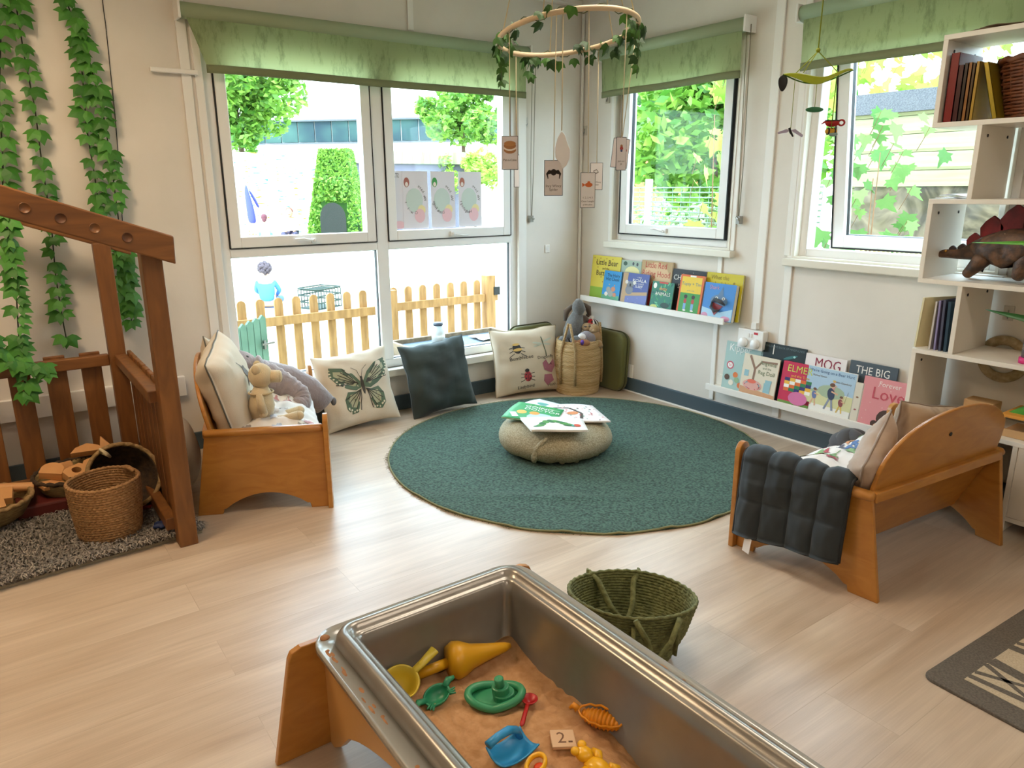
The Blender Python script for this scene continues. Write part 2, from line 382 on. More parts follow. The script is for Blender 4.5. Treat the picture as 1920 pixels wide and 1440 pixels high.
# ---------- roller blinds ----------
M_blind = mat('green_blind_fabric', '90A37A', .8, col2='6F7F5A', scale=9, detail=8, lo=.45, hi=.9, trans=0)
def blind_mat():
    m = bpy.data.materials.new('green_blind_cloth'); m.use_nodes = True; nt = m.node_tree; b = nt.nodes['Principled BSDF']; N = nt.nodes.new; L = nt.links.new
    tc = N('ShaderNodeTexCoord'); mp = N('ShaderNodeMapping'); mp.inputs['Scale'].default_value = (1, 1, .35); L(tc.outputs['Object'], mp.inputs[0])
    n = N('ShaderNodeTexNoise'); n.inputs['Scale'].default_value = 22; n.inputs['Detail'].default_value = 8; n.inputs['Roughness'].default_value = .72; L(mp.outputs[0], n.inputs['Vector'])
    r = N('ShaderNodeValToRGB'); e = r.color_ramp.elements; e[0].position = .50; e[0].color = lin('A6B284'); e[1].position = .76; e[1].color = lin('6A7854'); L(n.outputs['Fac'], r.inputs[0])
    t = N('ShaderNodeBsdfTranslucent'); x = N('ShaderNodeMixShader'); x.inputs[0].default_value = .5
    L(r.outputs[0], b.inputs['Base Color']); L(r.outputs[0], t.inputs[0]); b.inputs['Roughness'].default_value = .85
    L(b.outputs[0], x.inputs[1]); L(t.outputs[0], x.inputs[2]); L(x.outputs[0], nt.nodes['Material Output'].inputs[0]); return m
M_cloth = blind_mat()
M_hood = mat('green_blind_hood', '98A888', .5)
M_hem = mat('green_blind_hem', '7C8360', .8)
def blind(label, M, u0, u1, zt, zb, chain_u, chain_z, sag=.0, skew=0):
    # hood tube, hanging cloth, hem bar, bead chain
    t = thing('roller_blind', label, 'blind')
    g = MB(); g.lathe([(.0, u0), (.034, u0), (.034, u1), (0, u1)], 20, 0, M @ Matrix.Rotation(radians(90), 4, 'Y') @ RT((0, 0, 0)))
    g = MB(); n = 20; vs = []; fs = []
    for uu in (u0, u1):
        for i in range(n):
            a = 2*pi*i/n; vs.append((uu, -.052+.036*cos(a), zt-.036+.036*sin(a)))
    fs = [tuple(range(n)), tuple(range(n, 2*n))[::-1]]+[(i, n+i, n+(i+1) % n, (i+1) % n) for i in range(n)]
    g.add(vs, fs, 0, True, M); g.build('hood', M_hood, t)
    for uu in (u0-.012, u1): MB().box(uu, -.092, zt-.075, uu+.012, -.0, zt+.004, 0, M).build('end_cap', M_trim, t, bevel=.003)
    def cl(a, b):
        z = zt-.05-(zt-.05-zb)*b; sk = skew*(1-a)*b*(0 if a > .1 else 1)
        cu = sag*max(0, 1-a*14)*b
        cr = 0
        return (u0+.02+(u1-u0-.04)*a+cu+cr+.0, -.07-.012*sin(a*9)*b+.01*b*(max(0, 1-a*12)+max(0, 1-(1-a)*12)), z)
    g = MB().grid(cl, 60, 10, 0, M); g.build('cloth', M_cloth, t)
    h = MB().grid(lambda a, b: (Vector(cl(a, 1))+Vector((0, -.003, .001-.036*b))), 60, 2, 0, M)
    h.grid(lambda a, b: (Vector(cl(a, 1))+Vector((0, .003, .001-.036*b))), 60, 2, 0, M); h.build('hem_bar', M_hem, t, solid=.002)
    if chain_u is not None:
        c = MB(); z1 = chain_z
        for du in (-.012, .012): c.tube([(chain_u+du, -.05, zt-.04), (chain_u+du*.9, -.03, z1+.3), (chain_u+du*.2, -.025, z1)], .0022, 6, M=M)
        c.build('chain', mat('chain_beige', '8F8A78', .5), t)
        c = MB(); c.box(chain_u-.012, -.03, z1-.03, chain_u+.012, -.002, z1+.01, 0, M); c.tube([(chain_u-.01, -.03, z1+.005), (chain_u+.014, -.034, z1-.012)], .006, 8, M=M)
        c.build('chain_clip', mat('clear_clip', 'B9BAB4', .2, trans=.4), t)
    return t
MBm = Matrix(((0, 1, 0, 0), (-1, 0, 0, 0), (0, 0, 1, 0), (0, 0, 0, 1)))
blind('long green roller blind with dirt marks over the four-pane window', Matrix(), -2.46, -.49, 2.125, 1.865, -.435, 1.12, sag=.075)
blind('green roller blind over the closed window above the upper book ledge', MBm, .235, 1.315, 2.128, 1.875, 1.32, 1.14)
blind('wide green roller blind over the window standing open', MBm, 1.62, 2.80, 2.12, 1.865, None, 0)
# ---------- small wall fittings ----------
def fit(name, label, cat, mb, mats, group=None, bevel=.003):
    return tag(mb.build(name, mats, bevel=bevel), label, cat, group)
hk = [('corner side of the long blind', Matrix.Translation((-.468, 0, 1.70))), ('window wall, nearest the room corner', None)]
def hook(label, M):
    t = thing('adhesive_hook', label, 'hook')
    MB().box(-.02, -.004, -.03, .02, 0, .03, 0, M).build('backing', mat('clear_pad', 'C9C5BA', .3), t, bevel=.002)
    MB().tube([(0, -.005, .012), (0, -.007, -.01), (.004, -.016, -.02), (.008, -.02, -.008)], .0022, 6, M=M).build('hook', M_metal, t)
hook('small grey stick-on hook on the window wall below the end of the long blind', RT((-.47, 0, 1.70)))
hook('small grey stick-on hook beside the room corner, at the height of the hanging feather', MBm @ RT((.036, 0, 1.665)))
hook('small grey stick-on hook under the left end of the short green blind', MBm @ RT((.245, 0, 1.845)))
hook('small grey stick-on hook on the wall behind the white shelf unit', MBm @ RT((2.66, 0, .80)))
def switch():
    t = thing('light_switch', 'small white square blank switch plate on the wall between window and corner', 'switch', (-.287, 0, .912))
    MB().box(-.02, -.008, -.026, .02, 0, .026).build('plate', M_trim, t, bevel=.003)
    MB().box(-.007, -.011, -.01, .007, -.008, .01).build('rocker', M_upvc, t, bevel=.002)
switch()
def socket():
    t = thing('wall_socket', 'white double wall socket box with two round blanking plugs and a red mark', 'socket', (0, -1.40, .503))
    M = MBm
    MB().box(-.005, -.042, -.048, .15, 0, .05, 0, M).build('back_box', M_trim, t, bevel=.004)
    MB().box(-.008, -.05, -.052, .153, -.042, .054, 0, M).build('face_plate', M_upvc, t, bevel=.003)
    for u in (.035, .11):
        MB().lathe([(0, 0), (.026, 0), (.026, .012), (.022, .02), (0, .02)], 20, 0, M @ RT((u, -.05, -.018)) @ Matrix.Rotation(radians(90), 4, 'X')).build('blanking_plug', M_upvc, t)
    for u in (.062, .078): MB().box(u-.006, -.055, .012, u+.006, -.05, .034, 0, M).build('rocker', M_trim, t, bevel=.001)
    MB().box(.095, -.0515, .032, .12, -.05, .044, 0, M).build('mark', flat('C22B38'), t)
    MB().box(.058, -.03, .054, .09, 0, .09, 0, M).build('conduit_collar', M_trim, t, bevel=.002)
socket()
def socket2():
    t = thing('wall_socket', 'small white socket by the skirting beside the flat green cushion', 'socket', (0, -.485, .135))
    MB().box(-.03, -.01, -.045, .075, 0, .045, 0, MBm).build('face_plate', M_upvc, t, bevel=.003)
    MB().box(-.022, -.026, -.03, -.0, -.01, .03, 0, MBm).build('plug', M_trim, t, bevel=.003)
    MB().box(-.021, -.0265, -.012, -.005, -.026, .012, 0, MBm).build('mark', M_black, t)
socket2()
fit('cable_trunking', 'short length of white plastic trunking sticking out left of the long blind', 'trunking', MB().box(-2.605, -.035, 1.822, -2.40, -.012, 1.842), M_trim)
def wires():
    fit('wall_cable', 'thin dark cable running down the wall beside the ivy', 'cable', MB().tube([(-2.755, -.004, CZ), (-2.757, -.004, 2.0), (-2.77, -.004, 1.6), (-2.785, -.004, 1.35), (-2.8, -.004, 1.15), (-2.81, -.004, .9)], .0018, 5), M_black, bevel=0)
wires()
# ================= OUTSIDE =================
GZ = -.42
struct(MB().box(-40, T, GZ-.1, 70, 90, GZ).box(T, -40, GZ-.1, 70, T, GZ).build('ground', mat('pale_paving', 'C9C4B2', .9, col2='B9C09A', scale=.6, detail=3, lo=.5, hi=.7)))
M_pine = mat('outdoor_pine', 'A87E4C', .8, col2='8A6438', scale=6, stretch=(6, 6, .8), detail=5)
M_greenp = mat('pale_green_paint', '5C7A66', .7, col2='516F5B', scale=8)
def picket(x, y, z0, z1, wd, th, mb, rnd_top=True, M=None, mi=0):
    n = 8; top = [(x+wd/2*cos(pi*i/n), z1-wd/2+wd/2*sin(pi*i/n)) for i in range(n+1)] if rnd_top else [(x+wd/2, z1-wd*.5), (x, z1), (x-wd/2, z1-wd*.5)]
    mb.prism([(x-wd/2, z0), (x+wd/2, z0)]+top, y, y+th, mi, M, axis='y')
def fence():
    t = thing('picket_fence', 'round-topped wooden picket fence crossing outside the large window', 'fence', (0, 1.5, 0))
    for i in range(18):
        x = -2.17+i*.134
        if abs(x+.76) < .05: continue
        m = MB(); picket(x, -.03, GZ, .535, .062, .018, m); m.build('picket', M_pine, t)
    for z in (.335, -.12): MB().box(-2.22, -.065, z, -.72, -.03, z+.065).box(-.72, -.065, z+.01, .3, -.03, z+.075).build('rail', M_pine, t)
    MB().box(-.79, -.09, GZ, -.70, -.0, .52).build('post', M_pine, t, bevel=.004)
    MB().box(.17, -.09, GZ, .26, 0, .57).build('post', M_pine, t, bevel=.004)
    MB().box(.24, -.10, .40, .30, -.08, .47).build('latch', M_black, t)
fence()
def gate():
    t = thing('garden_gate', 'pale green pointed picket gate outside, seen behind the left sofa', 'gate', (-2.15, .95, 0), (0, 0, radians(20)))
    for i in range(6):
        m = MB(); picket(.02+i*.052, 0, GZ, .43+.012*i, .046, .02, m, False); m.build('picket', M_greenp, t)
    MB().box(0, .02, .2, .31, .05, .26).build('rail', M_greenp, t)
    MB().box(0, .02, -.25, .31, .05, -.19).build('rail', M_greenp, t)
    MB().box(.26, -.02, .26, .275, .0, .32).box(.24, -.03, .29, .34, -.018, .303).build('bolt', M_metal, t)
gate()
def out_table():
    y0, y1 = .26, .66
    t = thing('activity_table', 'weathered wooden outdoor activity table with dark tray top', 'table', (-.72, .46, 0))
    M_w = mat('weathered_timber', '8A7660', .85, col2='6F5E4B', scale=5, stretch=(6, 1, 6))
    MB().box(-.40, -.2, .235, .42, .2, .25).build('tray_base', mat('grey_blue_rubber', '46535F', .6, col2='56646E', scale=40), t)
    m = MB(); m.box(-.43, -.23, .20, .45, -.2, .28).box(-.43, .2, .20, .45, .23, .28).box(-.43, -.2, .20, -.4, .2, .28).box(.42, -.2, .20, .45, .2, .28); m.build('rim', M_w, t, bevel=.003)
    m = MB()
    for i in range(11): m.box(-.42+i*.078, -.215, -.25, -.42+i*.078+.07, -.2, .20)
    m.build('front_boards', M_w, t)
    m = MB()
    for i in range(5): m.box(-.42, -.2+i*.08, -.25, -.405, -.2+i*.08+.07, .20)
    m.build('side_boards', M_w, t)
    for x in (-.41, .38):
        for y in (-.19, .14): MB().box(x, y, GZ, x+.05, y+.05, .2).build('leg', M_w, t)
    j = thing('storage_jar', 'clear plastic jar half full of pale grain with a dark lid on the outdoor table', 'jar', (-.92, .38, .25))
    MB().lathe([(0, .002), (.046, .002), (.046, .125), (.03, .15), (.03, .16), (.0, .16)], 20).build('body', mat('cloudy_plastic', 'F2F2F0', .15, trans=.55), j)
    MB().lathe([(0, .006), (.043, .006), (.043, .075), (0, .075)], 20).build('grain', mat('grain', 'C9B79A', .9, col2='A9987C', scale=200), j)
    MB().lathe([(0, .16), (.034, .16), (.034, .178), (0, .178)], 20).build('lid', mat('dark_lid', '353A48', .4), j)
    p = tag(MB().grid(lambda a, b: (-.56+.3*a, .37+.2*b, .262+.012*noise.noise(Vector((a*3, b*3, 0)))), 10, 8).build('paper_sheet', mat('paper_white', 'F4F3EE', .8), solid=.002), 'crumpled white paper sheet lying on the outdoor activity table', 'paper')
out_table()
def blob_tree(name, label, loc, rx, rz, z0, mats, leaf=.12, n=2600, trunk=.12, cat='tree', seed=1, shape=None, fol='crown', group=None):
    r = random.Random(seed); t = thing(name, label, cat, loc, group=group); V = []; F = []
    cl = [(Vector((r.gauss(0, .45)*rx, r.gauss(0, .45)*rx, z0+rz+r.uniform(-.75, .75)*rz)), r.uniform(.28, .5)*min(rx, rz)) for _ in range(26)]
    for i in range(n):
        if shape: p = shape(r)
        else:
            c, q = r.choice(cl); d = Vector((r.gauss(0, 1), r.gauss(0, 1), r.gauss(0, 1))).normalized(); p = c+d*q*r.uniform(.75, 1.1)
        a = Vector((r.gauss(0, 1), r.gauss(0, 1), r.gauss(0, .6))).normalized(); b = a.cross(Vector((r.gauss(0, 1), r.gauss(0, 1), r.gauss(0, 1)))).normalized()
        s = leaf*r.uniform(.6, 1.2); k = len(V)
        V += [p-a*s, p+b*s*.5, p+a*s, p-b*s*.5]; F.append((k, k+1, k+2, k+3))
    MB().add(V, F).build(fol, mats, t)
    if trunk:
        MB().tube([(0, 0, 0), (.05*rx, 0, z0*.6+.2), (0, .05*rx, z0+rz)], [trunk, trunk*.8, trunk*.4], 8).build('trunk', mat('bark', '5E4A38', .9), t)
    return t
L_bright = leafy('bright_leaves', '3F7420', '8DB548', .4)  # brighter green range, picked at random per leaf
L_mid = leafy('mid_leaves', '2A5A1E', '5F8F36', .35)
L_lime = leafy('lime_leaves', '6F9F34', 'AFC658', .45)
# far white building with a strip of windows
def bldg():
    c = Vector((22.0, 36.5, 0)); d = Vector((.70, -.71, 0)).normalized(); ang = math.atan2(d.y, d.x)
    t = thing('office_building', 'long white office block with a strip of dark windows', 'building', c, ang)
    MW = mat('white_cladding', 'F3F3F0', .6)
    MB().box(-34, 0, GZ, 26, 12, 4.2).box(-34, 0, 5.55, 26, 12, 9.6).box(-34, .3, 4.2, 26, 12, 5.55).build('wall', MW, t)
    gm = mat('painted_reflection_glazing', '1E2A3A', .5, spec=.1, col2='3E5A54', scale=.22, detail=5, lo=.4, hi=.6)  # green patches paint a reflection into the dark glass colour
    for i in range(52): MB().box(-33.9+i*1.15, .12, 4.25, -32.83+i*1.15, .2, 5.5).build('window_pane', gm, t)
    MB().box(-34, -.05, 5.5, 26, .3, 5.6).box(-34, -.05, 4.12, 26, .3, 4.22).build('window_band_edge', mat('dark_edge', '4A4E52', .6), t)
bldg()
def outhouse():
    t = thing('flat_roof_outbuilding', 'low grey outbuilding with a green stained roof edge', 'outbuilding', (9.5, 22.0, GZ), radians(-6))
    MB().box(-1.1, 0, 0, 3.2, 3, 2.65).build('wall', mat('grey_lilac_render', '5F5D6C', .8), t)
    MB().box(-1.2, -.15, 2.65, 3.3, 3, 3.1).build('roof_edge', mat('mossy_edge', 'A5AD88', .9, col2='6E8A50', scale=2, stretch=(3, 1, .3)), t)
    MB().box(-1.1, 2.0, 3.1, 3.2, 4, 3.3).build('parapet', mat('stained_white', 'F0ECE2', .9, col2='C9A98C', scale=2, stretch=(1, 1, 3), lo=.6, hi=.8), t)
outhouse()
blob_tree('leafy_tree', 'tall bushy green tree at the left side of the large window view', (6.5, 30, GZ), 1.75, 2.6, 3.0, L_bright, .2, 9000, .18, seed=3)
blob_tree('leafy_tree', 'light green tree at the right side of the large window view', (16.3, 27.5, GZ), 1.9, 1.4, 4.0, L_bright, .2, 4200, .15, seed=5)
blob_tree('garden_shrub', 'low flowering shrub beside the grey outbuilding', (12.6, 20.8, GZ), 1.2, .75, 1.6, L_lime, .12, 2200, .06, 'shrub', 6)
# garden screens with a scribbled cloth, white posts
def screen():
    m = bpy.data.materials.new('printed_screen'); m.use_nodes = True; nt = m.node_tree; b = nt.nodes['Principled BSDF']; N = nt.nodes.new; L = nt.links.new
    tc = N('ShaderNodeTexCoord'); mp = N('ShaderNodeMapping'); mp.inputs['Scale'].default_value = (1.2, 1, 9); L(tc.outputs['Object'], mp.inputs[0])
    n = N('ShaderNodeTexNoise'); n.inputs['Scale'].default_value = 2.2; n.inputs['Detail'].default_value = 6; L(mp.outputs[0], n.inputs['Vector'])
    r = N('ShaderNodeValToRGB'); e = r.color_ramp.elements; e[0].position = .36; e[0].color = lin('2F8986'); e[1].position = .44; e[1].color = lin('F2F2E8')
    e2 = e.new(.56); e2.color = lin('F4F2E6'); e3 = e.new(.64); e3.color = lin('C88A2A'); L(n.outputs['Fac'], r.inputs[0]); L(r.outputs[0], b.inputs['Base Color'])
    t = thing('garden_screen', 'pale screen with woven teal and orange scribbles at the far end of the garden', 'screen', (0, 0, 0)); K = (26+3.869)/15.869; kx = lambda v: -3.355+(v+3.355)*K
    MB().box(kx(.8), 26, GZ, kx(3.7), 26.06, 2.7).build('panel', m, t)
    for x in (kx(1.76), kx(2.52)): MB().box(x, 25.8, GZ, x+.3, 25.95, 3.0).build('post', mat('white_post', 'F5F5F3', .6), t)
    m = MB()
    for i in range(16): m.box(4.4+i*.13, 25.2, GZ, 4.45+i*.13, 25.23, .75)
    m.box(4.3, 25.23, .55, 6.5, 25.26, .62)
    tag(m.build('low_fence', mat('pale_timber', 'D8BE9A', .8)), 'low pale slatted fence in front of the garden screen', 'fence')
screen()
def topiary():
    t = thing('topiary_arch', 'tapering clipped green hedge house with a dark arched doorway', 'hedge', (7.25, 21.4, GZ), radians(-35)); t.scale = (1.5, 1.5, 1.52)
    r = random.Random(4); V = []; F = []
    def sh():
        h = r.random()**.9*2.02; wv = .66-.34*h/2; s = r.choice((0, 1, 2, 3)); u = r.uniform(-1, 1)*wv
        if s == 0 and abs(u+.0) < .30 and h < .85: h = .9+r.random()*.5; u = u
        return Vector([(u, -wv, h), (u, wv, h), (-wv, u, h), (wv, u, h)][s]) if r.random() < .93 else Vector((r.uniform(-.32, .32), r.uniform(-.32, .32), 2.0))
    for i in range(6500):
        p = sh(); a = Vector((r.gauss(0, 1), r.gauss(0, 1), r.gauss(0, 1))).normalized(); b = a.orthogonal().normalized(); s = .05; k = len(V)
        V += [p-a*s, p+b*s*.6, p+a*s, p-b*s*.6]; F.append((k, k+1, k+2, k+3))
    MB().add(V, F).build('foliage', L_bright, t)
    n = 10; pts = [(-.29, 0), (.29, 0)]+[(.29*cos(pi*i/n), .52+.33*sin(pi*i/n)) for i in range(n+1)]
    MB().prism(pts, -.74, -.70, axis='y').build('doorway', mat('dark_doorway', '10160F', .8), t)
    MB().lathe([(.62, 0), (.3, 1.98), (0, 1.99)], 4, 0, Matrix.Rotation(pi/4, 4, 'Z')).build('core', mat('hedge_core', '3E6A2A', .9), t)
topiary()
def jacket():
    t = thing('hanging_jacket', 'purple-blue jacket hanging from a white garden post', 'jacket', (5.0, 24.6, 1.45), radians(0)); t.scale = (1.65, 1.65, 1.65)
    m = MB(); m.tube([(0, 0, .03), (-.02, -.03, -.1), (.02, -.05, -.38), (.05, -.05, -.75), (.06, -.04, -.82)], [.03, .09, .15, .19, .14], 12, flat=.45); m.build('body', mat('purple_cloth', '3A3F90', .8), t, sub=1)
    MB().tube([(.05, 0, -.08), (.16, -.02, -.3), (.24, -.02, -.5)], [.04, .06, .05], 8, flat=.6).build('sleeve', mat('purple_cloth', '3A3F90', .8), t, sub=1)
jacket()
def crate():
    t = thing('plastic_crate', 'black wire-sided crate standing on the pale ground outside', 'crate', (.70, 6.75, GZ), radians(25))
    m = MB(); w_, d_, h = .24, .2, .28
    for z in (0, .1, .2, .3):
        for a, b in (((-w_, -d_), (w_, -d_)), ((w_, -d_), (w_, d_)), ((w_, d_), (-w_, d_)), ((-w_, d_), (-w_, -d_))): m.tube([a+(z,), b+(z,)], .012, 5)
    for i in range(9):
        x = -w_+i*w_/4
        for y in (-d_, d_): m.tube([(x, y, 0), (x, y, h)], .008, 5)
        m.tube([(x, -d_, h), (x, d_, h)], .006, 4)
    m.build('frame', mat('dark_green_crate', '2A3A33', .6), t)
    MB().box(-w_+.02, -d_+.02, .005, w_-.02, d_-.02, .015).build('base', mat('dark_green_crate', '2A3A33', .6), t)
crate()
# shed beyond window 3
def shed():
    t = thing('timber_shed', 'pale green shiplap timber shed with grey felt roof edge', 'shed', (2.05, -.64, GZ))
    MP = mat('pale_green_boards', 'A6A47E', .75, col2='888664', scale=4, stretch=(1, .6, 8), lo=.3, hi=.8)
    m = MB(); zt = 2.12; zb = 1.22; n = 0
    z = 0
    while z < 2.2:
        y1 = -4.2
        m.prism([(0, z), (.022, z), (.028, z+.02), (.022, z+.04), (.02, z+.118), (.0, z+.118)], 0, -4.2, 0, Matrix.Scale(-1, 4, Vector((1, 0, 0))), axis='y'); z += .122
    m.build('boards', MP, t)
    MB().box(0, -4.2, 0, 1.6, 0, 2.22).build('body', MP, t)
    MB().box(-.06, -4.3, 2.22, 1.7, .05, 2.36).build('roof_edge', mat('grey_felt', '4F5056', .9, col2='68696E', scale=120, bump=.3), t)
    MB().box(-.045, -1.5, 1.30, -.015, -.15, 1.72).box(-.05, -2.9, 1.30, -.015, -1.62, 1.72).build('window_pane', mat('shed_window_painted_reflection', '4A4238', .12, col2='8C7D68', scale=3, dist=3, lo=.4, hi=.7), t)  # lighter brown mottling is a reflection painted into the dark pane
    m = MB(); 
    for a, b in ((-1.56, -.1), (-2.95, -1.56)): m.box(-.06, a, 1.26, -.03, b, 1.30).box(-.06, a, 1.72, -.03, b, 1.75)
    m.build('window_frame', mat('pale_green_boards', ''), t)
shed()
def maple_leaf(m, M, s=1, mi=0):
    pts = [(0, 0), (.18, -.06), (.42, -.12), (.36, .04), (.62, .2), (.44, .26), (.46, .44), (.3, .42), (.18, .5), (.12, .72), (0, .95)]
    pts = pts+[(-x, y) for x, y in pts[-2:0:-1]]
    z = lambda x, y: .12*abs(x)-.25*(x*x+y*y*.5)
    vs = [(0, .25, .0)]+[(x, y, z(x, y)) for x, y in pts]; n = len(pts)
    m.add([(a*s, b*s, c*s) for a, b, c in vs], [(0, 1+i, 1+(i+1) % n) for i in range(n)], mi, True, M)
def maple(label, cx, cy, z0, z1, n, ry, sz, seed, mt, rx=.3):
    r = random.Random(seed); t = thing('maple_sapling', label, 'tree', (cx, cy, GZ)); m = MB(); st = MB()
    stems = []
    for k in range(2):
        a = Vector((r.uniform(-rx, rx)*.6, r.uniform(-ry, ry)*.8, z1-GZ-r.uniform(0, .5)*(z1-z0))); stems.append(a)
        st.tube([(0, 0, 0), a*.5+Vector((0, 0, .1)), a], [.008, .006, .003], 6)
    for i in range(n):
        z = r.uniform(z0, z1)-GZ; f = 1
        p = Vector((r.uniform(-rx, rx), r.uniform(-ry, ry), z))
        M = Matrix.Translation(p) @ Matrix.Rotation(r.uniform(0, 6.28), 4, 'Z') @ Matrix.Rotation(r.uniform(-2.2, -.9), 4, 'X') @ Matrix.Rotation(r.uniform(-.5, .5), 4, 'Y')
        # face the leaves outwards to the light with a droop
        M = Matrix.Translation(p) @ Matrix.Rotation(radians(90)+r.uniform(-.9, .9), 4, 'Z') @ Matrix.Rotation(radians(-115)+r.uniform(-.6, .6), 4, 'X') @ Matrix.Rotation(r.uniform(-.6, .6), 4, 'Z')
        maple_leaf(m, M, sz*r.uniform(.6, 1.15))
        if i % 2 == 0: st.tube([p, p+Vector((.03, .04, -.06)), p+Vector((.06, .09, -.13))], .0022, 4)
    m.build('foliage', mt, t); st.build('stems', mat('red_stem', '7A5A3E', .8), t)
L_maple = leafy('maple_leaves', '4F7F40', '86AA62', .4)
maple('sycamore sapling with broad lobed leaves against the shed boards', 1.35, -1.32, .85, 1.78, 62, .30, .13, 11, L_maple, .25)
maple('yellow-green sycamore growth rising above the shed roof edge', 4.1, .05, 2.0, 3.05, 190, .95, .17, 12, L_lime, .35)
maple('pale sycamore branch hanging into the right side of the closed window', 1.0, -.36, 1.0, 2.2, 46, .16, .14, 13, L_lime, .18)
blob_tree('bushy_tree', 'dense green tree filling the top of the closed window', (5.3, 3.2, GZ), 1.6, 1.1, 1.3, L_bright, .11, 6500, .1, seed=21)
blob_tree('bushy_tree', 'second green tree further back behind the dense one', (8.0, 5.4, GZ), 1.9, 1.5, 1.4, L_mid, .13, 4500, .1, seed=22)
blob_tree('garden_shrub', 'white-flowered low shrub beyond the wire fence', (3.6, 2.3, GZ), .6, .35, .85, leafy('white_flowers', '4F7F2E', 'CFCFB8', .3), .06, 1600, .03, 'shrub', 23)
tag(MB().box(9.4, 5.2, GZ, 9.5, 10, 2.4).build('brick_wall', mat('orange_brick', 'C9764F', .9, col2='B4653F', scale=8)), 'orange brick wall glimpsed through the trees', 'wall')
def mesh_fence():
    t = thing('wire_fence', 'pale wire mesh fence with close horizontal wires outside the closed window', 'fence', (1.9, 0, GZ))
    m = MB(); mw = mat('pale_wire', '5F7A62', .5)
    for i in range(26): m.tube([(0, -.6, .62+i*.044), (.2, 2.2, .62+i*.044)], .006, 4)
    m.build('horizontal_wires', mw, t); m = MB()
    for i in range(24): m.tube([(i*.2/24, -.6+i*.115, .3), (i*.2/24, -.6+i*.115, 1.73)], .004, 4)
    m.build('upright_wires', mw, t)
    for y in (.3, 1.3): MB().box(.1, y, 0, .15, y+.05, 1.8).build('post', mat('white_post', ''), t)
    t = thing('wooden_bench', 'pale timber bench beyond the wire fence', 'bench', (3.0, 1.55, GZ), radians(60))
    m = MB(); m.box(-.6, -.2, .4, .6, .2, .44); m.build('seat', M_pine, t); MB().box(-.6, .2, .5, .6, .23, .8).build('backrest', M_pine, t)
    for x in (-.5, .45): MB().box(x, -.18, 0, x+.05, .2, .4).build('leg', M_pine, t)
mesh_fence()
def rack():
    t = thing('slatted_rack', 'cream upright slatted rack standing under the shed window', 'rack', (1.25, -1.6, GZ))
    m = MB()
    for i in range(22): m.tube([(0, -.31+i*.029, .8), (0, -.31+i*.029, 1.36)], .006, 5)
    m.box(-.008, -.32, 1.34, .008, .32, 1.355).box(-.008, -.32, 1.05, .008, .32, 1.06).box(-.01, -.32, 0, .01, -.3, 1.36).box(-.01, .3, 0, .01, .32, 1.36)
    m.build('slats', mat('cream_slats', 'D8D9A8', .7), t)
    tag(MB().box(1.35, -1.75, GZ, 1.75, -1.25, .92).build('storage_box', mat('orange_box', 'C79A55', .7, col2='8FB5A8', scale=3), bevel=.02), 'orange and mint box behind the cream slatted rack', 'box')
rack()
